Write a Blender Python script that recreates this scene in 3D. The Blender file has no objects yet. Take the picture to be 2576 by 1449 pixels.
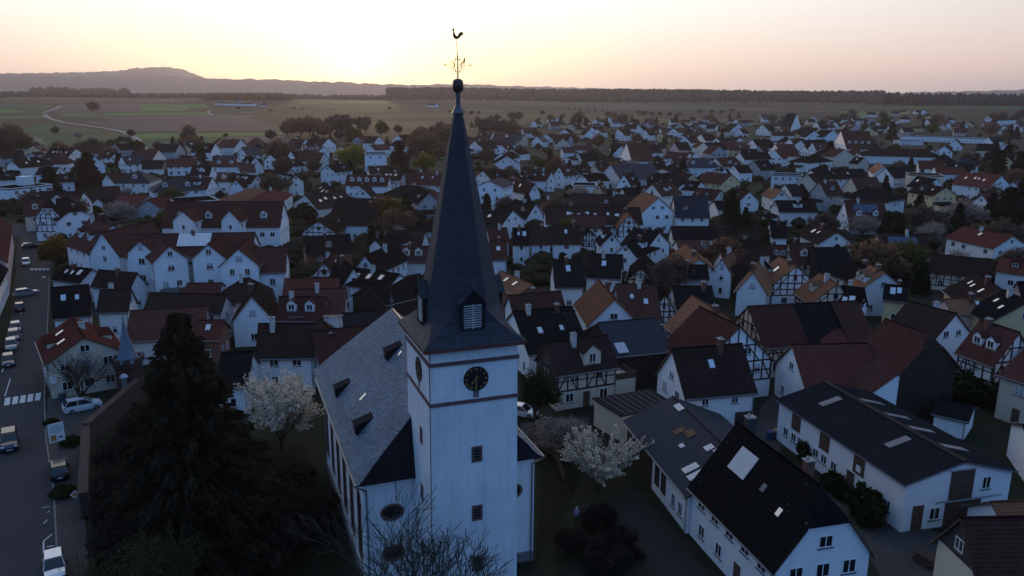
import bpy, bmesh, math, random
import numpy as np
from mathutils import Vector, Matrix
random.seed(7)
rng = np.random.default_rng(7)
SC = bpy.context.scene
COL = SC.collection
R = math.radians
# ---------------------------------------------------------------- camera
CAM_H, PITCH, ROLL, FPX = 40.0, R(13.8), R(0.45), 790.0
cp, sp = math.cos(PITCH), math.sin(PITCH)
_r, _u, _f = Vector((1, 0, 0)), Vector((0, sp, cp)), Vector((0, cp, -sp))
CR = _r * math.cos(ROLL) + _u * math.sin(ROLL)
CU = _u * math.cos(ROLL) - _r * math.sin(ROLL)
CF = _f
CAMP = Vector((0, 0, CAM_H))
cam = bpy.data.cameras.new('camera')
cam.sensor_width = 36.0
cam.lens = 36.0 * FPX / 1024.0
cam.clip_start, cam.clip_end = 0.5, 60000.0
camo = bpy.data.objects.new('camera', cam)
COL.objects.link(camo)
camo.matrix_world = Matrix(((CR.x, CU.x, -CF.x, 0), (CR.y, CU.y, -CF.y, 0), (CR.z, CU.z, -CF.z, CAM_H), (0, 0, 0, 1)))
SC.camera = camo
# ---------------------------------------------------------------- sky and sun (dusk, sun just above the far hills)
SUN_AZ, SUN_EL = R(-10.8), R(2.4)      # azimuth from +Y, clockwise
world = bpy.data.worlds.new('World'); SC.world = world; world.use_nodes = True
wn, wl = world.node_tree.nodes, world.node_tree.links
wn.clear()
wout = wn.new('ShaderNodeOutputWorld'); bg = wn.new('ShaderNodeBackground')
sky = wn.new('ShaderNodeTexSky'); sky.sky_type = 'NISHITA'; sky.sun_disc = False
sky.sun_elevation = SUN_EL; sky.sun_rotation = SUN_AZ
sky.altitude = 150; sky.air_density = 1.0; sky.dust_density = 1.2; sky.ozone_density = 2.0
# evening grading by the angle from the sun: cream glow, peach flanks, blue zenith and east
tcw = wn.new('ShaderNodeTexCoord')
dot = wn.new('ShaderNodeVectorMath'); dot.operation = 'DOT_PRODUCT'
dot.inputs[1].default_value = (math.sin(SUN_AZ) * math.cos(R(1.5)), math.cos(SUN_AZ) * math.cos(R(1.5)), math.sin(R(1.5)))
wl.new(tcw.outputs['Generated'], dot.inputs[0])
ac = wn.new('ShaderNodeMath'); ac.operation = 'ARCCOSINE'; wl.new(dot.outputs['Value'], ac.inputs[0])
dv = wn.new('ShaderNodeMath'); dv.operation = 'DIVIDE'; dv.inputs[1].default_value = math.pi; wl.new(ac.outputs[0], dv.inputs[0])
def skyramp(tab):
    n = wn.new('ShaderNodeValToRGB'); wl.new(dv.outputs[0], n.inputs[0]); e_ = n.color_ramp.elements
    while len(e_) < len(tab): e_.new(0.5)
    for e, (a, c) in zip(e_, tab): e.position = a / 180.0; e.color = (*c, 1)
    return n
EAST = [(62, (.31, .39, .57)), (85, (.185, .35, .65)), (125, (.155, .345, .75)), (180, (.145, .33, .73))]
lowr = skyramp([(0, (5.0, 4.0, 1.15)), (3, (3.0, 2.4, .78)), (7, (1.85, 1.48, .60)), (12, (1.38, 1.08, .58)), (20, (1.12, .84, .60)), (30, (1.02, .75, .58)), (42, (.94, .68, .56)), (50, (.60, .51, .53))] + EAST)
highr = skyramp([(0, (1.8, 1.75, 1.3)), (12, (1.25, 1.23, 1.10)), (22, (1.10, 1.09, 1.02)), (34, (.98, .95, .91)), (44, (.87, .80, .77)), (52, (.62, .60, .65))] + EAST)
sxyz = wn.new('ShaderNodeSeparateXYZ'); wl.new(tcw.outputs['Generated'], sxyz.inputs[0])
elev = wn.new('ShaderNodeMapRange'); elev.interpolation_type = 'SMOOTHSTEP'; elev.inputs[1].default_value = 0.0; elev.inputs[2].default_value = .125; wl.new(sxyz.outputs[2], elev.inputs[0])
ramp = wn.new('ShaderNodeMixRGB'); wl.new(elev.outputs[0], ramp.inputs[0]); wl.new(lowr.outputs[0], ramp.inputs[1]); wl.new(highr.outputs[0], ramp.inputs[2])
hsv = wn.new('ShaderNodeHueSaturation'); hsv.inputs['Saturation'].default_value = 0.45; hsv.inputs['Value'].default_value = 0.012
wl.new(sky.outputs[0], hsv.inputs['Color'])
addc = wn.new('ShaderNodeMixRGB'); addc.blend_type = 'ADD'; addc.inputs[0].default_value = 1.0
wl.new(ramp.outputs[0], addc.inputs[1]); wl.new(hsv.outputs[0], addc.inputs[2])
wl.new(addc.outputs[0], bg.inputs[0]); bg.inputs[1].default_value = 1.0
wl.new(bg.outputs[0], wout.inputs[0])
sun = bpy.data.lights.new('sun', 'SUN'); sun.energy = 1.55; sun.angle = R(2.5); sun.color = (1.0, 0.62, 0.38)
suno = bpy.data.objects.new('sun', sun); COL.objects.link(suno)
_sd = Vector((math.sin(SUN_AZ) * math.cos(SUN_EL), math.cos(SUN_AZ) * math.cos(SUN_EL), math.sin(SUN_EL)))
suno.rotation_euler = _sd.to_track_quat('Z', 'Y').to_euler()
suno.location = (0, 0, 300)
vs = SC.view_settings
SC.display_settings.display_device = 'sRGB'
vs.view_transform = 'Standard'; vs.look = 'None'; vs.gamma = 1.0; vs.use_curve_mapping = False
vs.exposure = 0.0
SC.render.engine = 'CYCLES'
SC.cycles.use_denoising = True
SC.cycles.max_bounces = 6; SC.cycles.diffuse_bounces = 3; SC.cycles.glossy_bounces = 3
SC.cycles.transmission_bounces = 3; SC.cycles.transparent_max_bounces = 8; SC.cycles.volume_bounces = 0
SC.cycles.caustics_reflective = False; SC.cycles.caustics_refractive = False

# ---------------------------------------------------------------- picture measure -> place on the terrain
FD, CX, CY = FPX * 2576 / 1024, 1288.0, 724.5
def ray(x, y):
    return (CF + CR * ((x - CX) / FD) - CU * ((y - CY) / FD))
def at(x, y, z=0.0):
    d = ray(x, y)
    t = (z - CAM_H) / min(d.z, -1e-4)
    return CAMP + d * t
def proj(p):
    v = Vector(p) - CAMP
    w = v.dot(CF)
    return (CX + FD * v.dot(CR) / w, CY - FD * v.dot(CU) / w, w)
def sstep(a, b, x):
    t = min(1, max(0, (x - a) / (b - a)))
    return t * t * (3 - 2 * t)
def terrain(x, y):
    d = math.hypot(x, y)
    h = 19 * sstep(800, 2500, d)
    if d > 900:
        h += sstep(900, 1600, d) * (3.0 * math.sin(x * .0031 + 1.3) * math.sin(y * .0024) + 1.5 * math.sin(x * .009 + y * .006))
    return h - 0.02
def at_t(x, y, dz=0.0):
    d = ray(x, y).normalized()
    t = 30.0
    for i in range(4000):
        p = CAMP + d * t
        gap = p.z - terrain(p.x, p.y) - dz
        if gap < 0.02 or t > 9000: break
        t += max(0.3, gap * 0.9 / max(.004, -d.z + .02) * .5)
    return CAMP + d * t

# ---------------------------------------------------------------- mesh helpers
def mesh(name, verts, faces, mats=(), fm=None, smooth=False, uv=None):
    me = bpy.data.meshes.new(name)
    me.from_pydata([tuple(v) for v in verts], [], faces)
    for m in mats: me.materials.append(m)
    if fm is not None: me.polygons.foreach_set('material_index', fm)
    if smooth: me.polygons.foreach_set('use_smooth', [True] * len(me.polygons))
    if uv is not None:
        l = me.uv_layers.new(name='UVMap')
        l.data.foreach_set('uv', [c for f in uv for p in f for c in p])
    me.update()
    return me
def link(name, data, parent=None, loc=None, rz=None):
    o = bpy.data.objects.new(name, data)
    COL.objects.link(o)
    if parent is not None: o.parent = parent
    if loc is not None: o.location = loc
    if rz is not None: o.rotation_euler = (0, 0, rz)
    return o
def tag(o, label=None, cat=None, group=None, kind=None):
    if label: o['label'] = label
    if cat: o['category'] = cat
    if group: o['group'] = group
    if kind: o['kind'] = kind
    return o
class MB:
    """collects faces with material slots"""
    def __init__(s): s.v, s.f, s.m, s.uv = [], [], [], []
    def face(s, pts, m=0, uv=None):
        b = len(s.v); s.v += [tuple(p) for p in pts]; s.f.append(list(range(b, b + len(pts)))); s.m.append(m)
        s.uv.append(uv if uv else [(0, 0)] * len(pts))
    def box(s, x0, y0, z0, x1, y1, z1, m=0):
        b = len(s.v)
        s.v += [(x0, y0, z0), (x1, y0, z0), (x1, y1, z0), (x0, y1, z0), (x0, y0, z1), (x1, y0, z1), (x1, y1, z1), (x0, y1, z1)]
        for q in ((3, 2, 1, 0), (4, 5, 6, 7), (0, 1, 5, 4), (1, 2, 6, 5), (2, 3, 7, 6), (3, 0, 4, 7)):
            s.f.append([b + i for i in q]); s.m.append(m); s.uv.append([(0, 0)] * 4)
    def obox(s, c, ax, ay, az, m=0):
        """oriented box: centre and three half-axis vectors"""
        c, ax, ay, az = Vector(c), Vector(ax), Vector(ay), Vector(az)
        b = len(s.v)
        for k in (-1, 1):
            for i, j in ((-1, -1), (1, -1), (1, 1), (-1, 1)):
                s.v.append(tuple(c + ax * i + ay * j + az * k))
        for q in ((3, 2, 1, 0), (4, 5, 6, 7), (0, 1, 5, 4), (1, 2, 6, 5), (2, 3, 7, 6), (3, 0, 4, 7)):
            s.f.append([b + i for i in q]); s.m.append(m); s.uv.append([(0, 0)] * 4)
    def bar(s, p, q, r, m=0, n=6, r2=None):
        p, q = Vector(p), Vector(q); d = (q - p)
        if d.length < 1e-6: return
        d.normalize()
        a = d.cross(Vector((0, 0, 1)) if abs(d.z) < .9 else Vector((1, 0, 0))).normalized(); c = d.cross(a)
        r2 = r if r2 is None else r2
        b = len(s.v)
        for P, rr in ((p, r), (q, r2)):
            for i in range(n):
                t = 2 * math.pi * i / n
                s.v.append(tuple(P + (a * math.cos(t) + c * math.sin(t)) * rr))
        for i in range(n):
            j = (i + 1) % n
            s.f.append([b + i, b + j, b + n + j, b + n + i]); s.m.append(m); s.uv.append([(0, 0)] * 4)
        s.f.append([b + n - 1 - i for i in range(n)]); s.m.append(m); s.uv.append([(0, 0)] * n)
        s.f.append([b + n + i for i in range(n)]); s.m.append(m); s.uv.append([(0, 0)] * n)
    def lathe(s, prof, n=16, m=0, c=(0, 0)):
        b = len(s.v)
        for r, z in prof:
            for i in range(n):
                t = 2 * math.pi * i / n
                s.v.append((c[0] + r * math.cos(t), c[1] + r * math.sin(t), z))
        for k in range(len(prof) - 1):
            for i in range(n):
                j = (i + 1) % n
                s.f.append([b + k * n + i, b + k * n + j, b + (k + 1) * n + j, b + (k + 1) * n + i]); s.m.append(m); s.uv.append([(0, 0)] * 4)
    def me(s, name, mats, smooth=False, uv=False):
        return mesh(name, s.v, s.f, mats, s.m, smooth, s.uv if uv else None)
    def build(s, name, mats, parent=None, loc=None, rz=None, smooth=False, uv=False):
        return link(name, s.me(name, mats if isinstance(mats, (list, tuple)) else [mats], smooth, uv), parent, loc, rz)

# ---------------------------------------------------------------- materials
def nmat(name):
    m = bpy.data.materials.new(name); m.use_nodes = True
    return m, m.node_tree.nodes, m.node_tree.links, m.node_tree.nodes['Principled BSDF']
def mat(name, col, rough=.85, var=.2, scale=1.0, bump=0.0, bscale=20.0, spec=.3, obvar=0.0, stain=0.0, metal=0.0):
    m, n, l, b = nmat(name)
    b.inputs['Roughness'].default_value = rough
    b.inputs['Specular IOR Level'].default_value = spec
    b.inputs['Metallic'].default_value = metal
    tc = n.new('ShaderNodeTexCoord')
    nz = n.new('ShaderNodeTexNoise'); nz.inputs['Scale'].default_value = scale; nz.inputs['Detail'].default_value = 5
    l.new(tc.outputs['Object'], nz.inputs['Vector'])
    mx = n.new('ShaderNodeMixRGB')
    mx.inputs[1].default_value = (*[c * (1 - var) for c in col], 1); mx.inputs[2].default_value = (*[min(1, c * (1 + var)) for c in col], 1)
    rp = n.new('ShaderNodeMapRange'); rp.inputs[1].default_value = .3; rp.inputs[2].default_value = .7
    l.new(nz.outputs['Fac'], rp.inputs[0]); l.new(rp.outputs[0], mx.inputs[0])
    out = mx.outputs[0]
    if stain:
        mp = n.new('ShaderNodeMapping'); mp.inputs['Scale'].default_value = (1.6, 1.6, .12); l.new(tc.outputs['Object'], mp.inputs[0])
        n2 = n.new('ShaderNodeTexNoise'); n2.inputs['Scale'].default_value = 1.3; n2.inputs['Detail'].default_value = 6; l.new(mp.outputs[0], n2.inputs['Vector'])
        r2 = n.new('ShaderNodeMapRange'); r2.inputs[1].default_value = .48; r2.inputs[2].default_value = .78; r2.inputs[3].default_value = 0; r2.inputs[4].default_value = stain
        l.new(n2.outputs['Fac'], r2.inputs[0])
        m2 = n.new('ShaderNodeMixRGB'); m2.inputs[2].default_value = (*[c * .45 for c in col], 1)
        l.new(r2.outputs[0], m2.inputs[0]); l.new(out, m2.inputs[1]); out = m2.outputs[0]
    if obvar:
        oi = n.new('ShaderNodeObjectInfo'); hs = n.new('ShaderNodeHueSaturation')
        mr = n.new('ShaderNodeMapRange'); mr.inputs[3].default_value = 1 - obvar; mr.inputs[4].default_value = 1 + obvar
        l.new(oi.outputs['Random'], mr.inputs[0]); l.new(mr.outputs[0], hs.inputs['Value']); l.new(out, hs.inputs['Color']); out = hs.outputs[0]
    l.new(out, b.inputs['Base Color'])
    if bump:
        bn = n.new('ShaderNodeTexNoise'); bn.inputs['Scale'].default_value = bscale; bn.inputs['Detail'].default_value = 4
        l.new(tc.outputs['Object'], bn.inputs['Vector'])
        bp = n.new('ShaderNodeBump'); bp.inputs['Strength'].default_value = bump; bp.inputs['Distance'].default_value = .05
        l.new(bn.outputs['Fac'], bp.inputs['Height']); l.new(bp.outputs[0], b.inputs['Normal'])
    return m
def roofmat(name, col, col2, tw=.28, th=.34, rough=.75, moss=.25, bump=.9, spec=.0, lichen=0.0):
    """tiled roof on UV metres: course rows with relief and piece to piece colour"""
    m, n, l, b = nmat(name)
    b.inputs['Roughness'].default_value = rough; b.inputs['Specular IOR Level'].default_value = spec
    uv = n.new('ShaderNodeUVMap')
    br = n.new('ShaderNodeTexBrick'); br.inputs['Scale'].default_value = 1; br.inputs['Brick Width'].default_value = tw; br.inputs['Row Height'].default_value = th
    br.inputs['Mortar Size'].default_value = .025; br.inputs['Mortar Smooth'].default_value = .6; br.inputs['Bias'].default_value = -.1
    br.inputs['Color1'].default_value = (*col, 1); br.inputs['Color2'].default_value = (*col2, 1); br.inputs['Mortar'].default_value = (*[c * .35 for c in col], 1)
    l.new(uv.outputs[0], br.inputs['Vector'])
    tc = n.new('ShaderNodeTexCoord'); oi = n.new('ShaderNodeObjectInfo')
    av = n.new('ShaderNodeVectorMath'); av.operation = 'ADD'; l.new(tc.outputs['Object'], av.inputs[0]); l.new(oi.outputs['Location'], av.inputs[1])
    nz = n.new('ShaderNodeTexNoise'); nz.inputs['Scale'].default_value = .55; nz.inputs['Detail'].default_value = 7; nz.inputs['Roughness'].default_value = .65
    l.new(av.outputs[0], nz.inputs['Vector'])
    mr = n.new('ShaderNodeMapRange'); mr.inputs[1].default_value = .42; mr.inputs[2].default_value = .72; mr.inputs[3].default_value = 0; mr.inputs[4].default_value = moss * 2
    l.new(nz.outputs['Fac'], mr.inputs[0])
    mx = n.new('ShaderNodeMixRGB'); mx.inputs[2].default_value = (col[0] * .5 + .004, col[1] * .55 + .005, col[2] * .5 + .003, 1)
    l.new(mr.outputs[0], mx.inputs[0]); l.new(br.outputs['Color'], mx.inputs[1])
    col_out = mx.outputs[0]
    if lichen:
        vo = n.new('ShaderNodeTexVoronoi'); vo.inputs['Scale'].default_value = 1.15; l.new(av.outputs[0], vo.inputs['Vector'])
        vr = n.new('ShaderNodeMapRange'); vr.inputs[1].default_value = .10; vr.inputs[2].default_value = .16; vr.inputs[3].default_value = lichen; vr.inputs[4].default_value = 0; l.new(vo.outputs['Distance'], vr.inputs[0])
        sel = n.new('ShaderNodeMath'); sel.operation = 'MULTIPLY'; l.new(vr.outputs[0], sel.inputs[0])
        gt = n.new('ShaderNodeMapRange'); gt.inputs[1].default_value = .5; gt.inputs[2].default_value = .62; l.new(nz.outputs['Fac'], gt.inputs[0]); l.new(gt.outputs[0], sel.inputs[1])
        ml = n.new('ShaderNodeMixRGB'); ml.inputs[2].default_value = (.16, .16, .15, 1); l.new(sel.outputs[0], ml.inputs[0]); l.new(col_out, ml.inputs[1]); col_out = ml.outputs[0]
    hs = n.new('ShaderNodeHueSaturation'); m3 = n.new('ShaderNodeMapRange'); m3.inputs[3].default_value = .78; m3.inputs[4].default_value = 1.25
    l.new(oi.outputs['Random'], m3.inputs[0]); l.new(m3.outputs[0], hs.inputs['Value']); l.new(col_out, hs.inputs['Color'])
    l.new(hs.outputs[0], b.inputs['Base Color'])
    # each course: a saw tooth that is proud at its lower edge
    sx = n.new('ShaderNodeSeparateXYZ'); l.new(uv.outputs[0], sx.inputs[0])
    dvd = n.new('ShaderNodeMath'); dvd.operation = 'DIVIDE'; dvd.inputs[1].default_value = th; l.new(sx.outputs[1], dvd.inputs[0])
    fr = n.new('ShaderNodeMath'); fr.operation = 'FRACT'; l.new(dvd.outputs[0], fr.inputs[0])
    inv = n.new('ShaderNodeMath'); inv.operation = 'SUBTRACT'; inv.inputs[0].default_value = 1; l.new(fr.outputs[0], inv.inputs[1])
    ad = n.new('ShaderNodeMath'); ad.operation = 'MULTIPLY_ADD'; ad.inputs[1].default_value = -.5; l.new(br.outputs['Fac'], ad.inputs[0]); l.new(inv.outputs[0], ad.inputs[2])
    bp = n.new('ShaderNodeBump'); bp.inputs['Strength'].default_value = bump; bp.inputs['Distance'].default_value = .04
    l.new(ad.outputs[0], bp.inputs['Height']); l.new(bp.outputs[0], b.inputs['Normal'])
    return m
M = {}
M['w'] = mat('plaster_white', (.76, .765, .77), .9, .04, .6, .25, 25, .2, .06, .1)
M['w2'] = mat('plaster_warm_white', (.74, .715, .66), .9, .04, .6, .25, 25, .2, .1, .12)
M['w3'] = mat('plaster_cool_grey_white', (.64, .66, .68), .9, .04, .6, .25, 25, .2, .12, .12)
M['c'] = mat('plaster_cream', (.62, .52, .40), .9, .05, .6, .25, 25, .2, .08, .12)
M['y'] = mat('plaster_yellow', (.66, .50, .26), .9, .05, .6, .2, 25, .2, .1, .2)
M['p'] = mat('plaster_rose', (.62, .44, .40), .9, .05, .6, .2, 25, .2, .08, .2)
M['g'] = mat('plaster_grey', (.36, .37, .38), .9, .06, .6, .2, 25, .2, .1, .25)
M['k'] = mat('brick_wall', (.22, .085, .06), .9, .3, 6, .3, 12, .2, .12)
M['t'] = mat('weathered_boards', (.034, .025, .021), .9, .35, 3, .4, 8, .2, .2)
M['dc'] = mat('slate_cladding', (.035, .035, .04), .6, .3, 4, .4, 6, .4, .1)
M['beam'] = mat('timber_beam', (.035, .022, .018), .8, .3, 4, .2, 10, .2, .2)
M['bluebeam'] = mat('painted_beam', (.06, .045, .055), .8, .3, 4, .2, 10, .2)
RM = {
 'd': roofmat('roof_anthracite', (.010, .010, .0125), (.019, .0185, .021)),
 'D': roofmat('roof_black_lichen', (.0085, .0085, .010), (.017, .016, .017), lichen=.9),
 'b': roofmat('roof_brown', (.031, .019, .0175), (.046, .029, .026)),
 'r': roofmat('roof_redbrown', (.074, .031, .027), (.104, .044, .037)),
 'R': roofmat('roof_red', (.105, .034, .028), (.14, .047, .038), moss=.12),
 'o': roofmat('roof_old_orange_sunlit', (.20, .092, .055), (.25, .12, .07), moss=.2),  # old tile, with the sunset light on lit slopes put into the colour
 's': roofmat('roof_slate', (.022, .030, .046), (.034, .043, .062), rough=.7, spec=.06),
 'g': roofmat('roof_grey_sheet', (.012, .0135, .018), (.019, .020, .024), 1.0, .22, .6, .2, .5),
}
M['frame'] = mat('window_frame_white', (.72, .72, .72), .6, .03)
M['framed'] = mat('window_frame_dark', (.05, .035, .03), .6, .1)
M['sill'] = mat('window_sill_stone', (.14, .12, .12), .8, .2)
def glass(name, col, rough, spec, metal=0.0):
    m, n, l, b = nmat(name)
    b.inputs['Base Color'].default_value = (*col, 1); b.inputs['Roughness'].default_value = rough; b.inputs['Specular IOR Level'].default_value = spec; b.inputs['Metallic'].default_value = metal
    tc = n.new('ShaderNodeTexCoord'); nz = n.new('ShaderNodeTexNoise'); nz.inputs['Scale'].default_value = 1.5
    l.new(tc.outputs['Object'], nz.inputs['Vector'])
    bp = n.new('ShaderNodeBump'); bp.inputs['Strength'].default_value = .06; bp.inputs['Distance'].default_value = .05
    l.new(nz.outputs['Fac'], bp.inputs['Height']); l.new(bp.outputs[0], b.inputs['Normal'])
    return m
M['pane'] = glass('window_glass', (.012, .014, .018), .06, .6)
M['skyl'] = glass('skylight_glass', (.50, .52, .55), .12, 1.0, .75)
M['solar'] = glass('solar_cell', (.012, .018, .06), .12, .9)
M['curtain'] = mat('shutter_grey', (.38, .39, .41), .8, .1)
M['zinc'] = mat('zinc_sheet', (.16, .17, .185), .5, .15, 1, 0, 10, .5, .1, 0, .4)
M['chim'] = mat('chimney_brick', (.13, .06, .045), .9, .3, 5, .3, 10, .2, .2)
M['chimw'] = mat('chimney_render', (.5, .47, .44), .9, .1, 3)
M['wood'] = mat('brown_wood', (.085, .05, .035), .8, .3, 3, .2, 8)
M['concrete'] = mat('concrete', (.27, .26, .25), .9, .15, 2, .2, 20)
M['metal'] = mat('grey_metal', (.22, .23, .24), .45, .1, 3, 0, 10, .5, 0, 0, .6)
M['plinth'] = mat('plinth_grey', (.16, .15, .15), .9, .2, 2, .2, 15)
# ================================================================ setting: ground, fields, hills, woods, haze
def gmat(name, col, col2, scale=.05, scale2=.8, rough=.95, stripes=0.0, ang=0.0, bump=0.0):
    m, n, l, b = nmat(name)
    b.inputs['Roughness'].default_value = rough; b.inputs['Specular IOR Level'].default_value = .1
    tc = n.new('ShaderNodeTexCoord')
    nz = n.new('ShaderNodeTexNoise'); nz.inputs['Scale'].default_value = scale; nz.inputs['Detail'].default_value = 8; nz.inputs['Roughness'].default_value = .6
    l.new(tc.outputs['Object'], nz.inputs['Vector'])
    n2 = n.new('ShaderNodeTexNoise'); n2.inputs['Scale'].default_value = scale2; n2.inputs['Detail'].default_value = 5; l.new(tc.outputs['Object'], n2.inputs['Vector'])
    ma = n.new('ShaderNodeMath'); ma.operation = 'MULTIPLY_ADD'; ma.inputs[1].default_value = .5; l.new(n2.outputs['Fac'], ma.inputs[0]); 
    hm = n.new('ShaderNodeMath'); hm.operation = 'MULTIPLY'; hm.inputs[1].default_value = .5; l.new(nz.outputs['Fac'], hm.inputs[0]); l.new(hm.outputs[0], ma.inputs[2])
    src = ma.outputs[0]
    if stripes:
        mp = n.new('ShaderNodeMapping'); mp.inputs['Rotation'].default_value = (0, 0, ang); l.new(tc.outputs['Object'], mp.inputs[0])
        wv = n.new('ShaderNodeTexWave'); wv.inputs['Scale'].default_value = .02; wv.inputs['Distortion'].default_value = 1.5; l.new(mp.outputs[0], wv.inputs['Vector'])
        mm = n.new('ShaderNodeMath'); mm.operation = 'MULTIPLY_ADD'; mm.inputs[1].default_value = stripes; l.new(wv.outputs['Fac'], mm.inputs[0]); l.new(src, mm.inputs[2]); src = mm.outputs[0]
    mr = n.new('ShaderNodeMapRange'); mr.inputs[1].default_value = .35; mr.inputs[2].default_value = .65; l.new(src, mr.inputs[0])
    mx = n.new('ShaderNodeMixRGB'); mx.inputs[1].default_value = (*col, 1); mx.inputs[2].default_value = (*col2, 1); l.new(mr.outputs[0], mx.inputs[0])
    l.new(mx.outputs[0], b.inputs['Base Color'])
    if bump:
        bp = n.new('ShaderNodeBump'); bp.inputs['Strength'].default_value = bump; bp.inputs['Distance'].default_value = .1
        l.new(n2.outputs['Fac'], bp.inputs['Height']); l.new(bp.outputs[0], b.inputs['Normal'])
    return m
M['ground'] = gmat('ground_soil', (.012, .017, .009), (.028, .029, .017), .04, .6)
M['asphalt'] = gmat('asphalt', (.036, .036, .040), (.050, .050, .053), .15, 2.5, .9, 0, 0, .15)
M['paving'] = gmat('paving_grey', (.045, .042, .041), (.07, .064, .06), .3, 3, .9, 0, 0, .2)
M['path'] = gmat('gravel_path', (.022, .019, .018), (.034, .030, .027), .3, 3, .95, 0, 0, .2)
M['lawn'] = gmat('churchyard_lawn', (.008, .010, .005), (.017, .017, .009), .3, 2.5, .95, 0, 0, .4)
M['farmroad'] = gmat('farm_road_surface', (.22, .20, .19), (.28, .26, .24), .05, .5)
FM = {
 'dg': gmat('field_dark_green', (.008, .046, .020), (.015, .066, .026), .01, .2, .95, .15, .5),
 'gr': gmat('field_green', (.028, .11, .022), (.044, .14, .028), .01, .2, .95, .12, 1.1),
 'br': gmat('field_ploughed', (.058, .040, .044), (.078, .056, .056), .01, .2, .95, .2, .2),
 'ol': gmat('field_meadow', (.042, .050, .020), (.062, .066, .026), .008, .15, .95, .1, .8),
 'ye': gmat('field_spring_green', (.08, .105, .014), (.11, .135, .02), .01, .2, .95, .1, .4),
}
# one ground sheet, polar grid from under the camera to beyond the far hills
radii = [0, 20, 40, 60, 80, 110, 150, 200, 270, 350, 450, 560, 680, 800, 950, 1100, 1300, 1500, 1750, 2000, 2300, 2600, 3000, 3600, 4500, 6000, 9000, 14000, 20000]
NA = 120
gv, gf = [(0, 0, 0)], []
for r in radii[1:]:
    for i in range(NA):
        a = 2 * math.pi * i / NA
        x, y = r * math.sin(a), r * math.cos(a)
        gv.append((x, y, terrain(x, y)))
for i in range(NA): gf.append([0, 1 + (i + 1) % NA, 1 + i])
for k in range(len(radii) - 2):
    for i in range(NA):
        j = (i + 1) % NA; a = 1 + k * NA; b = a + NA
        gf.append([a + i, a + j, b + j, b + i])
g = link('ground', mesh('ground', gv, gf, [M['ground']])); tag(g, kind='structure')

def patch(name, quad, m, n=14, dz=.10, kind='structure', flat=False):
    """a sheet over the terrain between four picture corners, laid on the ground"""
    P = [at_t(*q) for q in quad]
    vv, ff = [], []
    for i in range(n + 1):
        for j in range(n + 1):
            s, t = i / n, j / n
            p = P[0] * (1 - s) * (1 - t) + P[1] * s * (1 - t) + P[2] * s * t + P[3] * (1 - s) * t
            vv.append((p.x, p.y, terrain(p.x, p.y) + dz))
    for i in range(n):
        for j in range(n):
            a = i * (n + 1) + j
            ff.append([a, a + n + 1, a + n + 2, a + 1])
    o = link(name, mesh(name, vv, ff, [m])); tag(o, kind=kind)
    return o
fields = [
 ('dg', [(-60, 322), (140, 312), (335, 340), (-60, 362)]), ('dg', [(-60, 362), (335, 340), (348, 366), (-60, 372)]),
 ('gr', [(-60, 316), (120, 304), (106, 284), (-60, 266)]), ('dg', [(-60, 264), (110, 280), (134, 264), (-60, 261)]),
 ('br', [(130, 287), (152, 264), (366, 262), (352, 282)]), ('gr', [(366, 262), (352, 281), (515, 276), (520, 262)]),
 ('gr', [(150, 293), (160, 287), (640, 282), (640, 288)]), ('br', [(190, 304), (185, 294), (600, 289), (700, 318)]),
 ('br', [(335, 330), (195, 305), (700, 319), (706, 327)]), ('gr', [(350, 350), (335, 333), (706, 329), (716, 340)]),
 ('dg', [(372, 372), (352, 352), (560, 346), (540, 366)]), ('br', [(530, 362), (555, 347), (716, 342), (730, 360)]),
 ('ol', [(735, 282), (725, 262), (1000, 259), (1010, 283)]), ('ol', [(740, 303), (735, 284), (1140, 284), (1150, 304)]),
 ('gr', [(760, 262), (750, 258), (985, 254), (990, 259)]), ('ol', [(940, 322), (900, 305), (1150, 306), (1210, 326)]),
 ('ol', [(1175, 283), (1170, 256), (1440, 256), (1440, 281)]), ('br', [(1445, 279), (1445, 264), (1690, 264), (1720, 282)]),
 ('gr', [(1445, 263), (1445, 257), (1690, 258), (1690, 263)]), ('dg', [(1692, 276), (1692, 262), (1850, 263), (1850, 278)]),
 ('br', [(1852, 280), (1852, 264), (2080, 268), (2110, 282)]), ('ol', [(1180, 310), (1178, 285), (1560, 290), (1570, 312)]),
 ('gr', [(2110, 283), (2085, 270), (2350, 268), (2360, 275)]), ('ye', [(2112, 291), (2112, 284), (2360, 276), (2450, 281)]),
 ('dg', [(2360, 275), (2350, 268), (2600, 268), (2600, 275)]), ('ol', [(1575, 312), (1565, 291), (1840, 291), (1850, 305)]),
]
for k, q in fields: patch('field', q, FM[k])
def ribbon(name, pts, w, m, dz=.16, kind='structure'):
    P = [at_t(*p) for p in pts]
    Q = []
    for a, b in zip(P, P[1:]):
        k = max(2, int((b - a).length / 15))
        Q += [a.lerp(b, i / k) for i in range(k)]
    Q.append(P[-1])
    # smooth
    for _ in range(3):
        Q = [Q[0]] + [(Q[i - 1] + Q[i] * 2 + Q[i + 1]) / 4 for i in range(1, len(Q) - 1)] + [Q[-1]]
    vv, ff = [], []
    for i, p in enumerate(Q):
        d = (Q[min(i + 1, len(Q) - 1)] - Q[max(i - 1, 0)]); d.z = 0; d.normalize()
        s = Vector((d.y, -d.x, 0)) * w / 2
        for c in (p - s, p + s): vv.append((c.x, c.y, terrain(c.x, c.y) + dz))
    for i in range(len(Q) - 1): ff.append([2 * i, 2 * i + 1, 2 * i + 3, 2 * i + 2])
    o = link(name, mesh(name, vv, ff, [m])); tag(o, kind=kind)
    return o
ribbon('road', [(362, 378), (345, 350), (315, 332), (250, 320), (160, 308), (124, 298), (108, 284), (138, 274), (152, 266)], 6.0, M['farmroad'])
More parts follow.
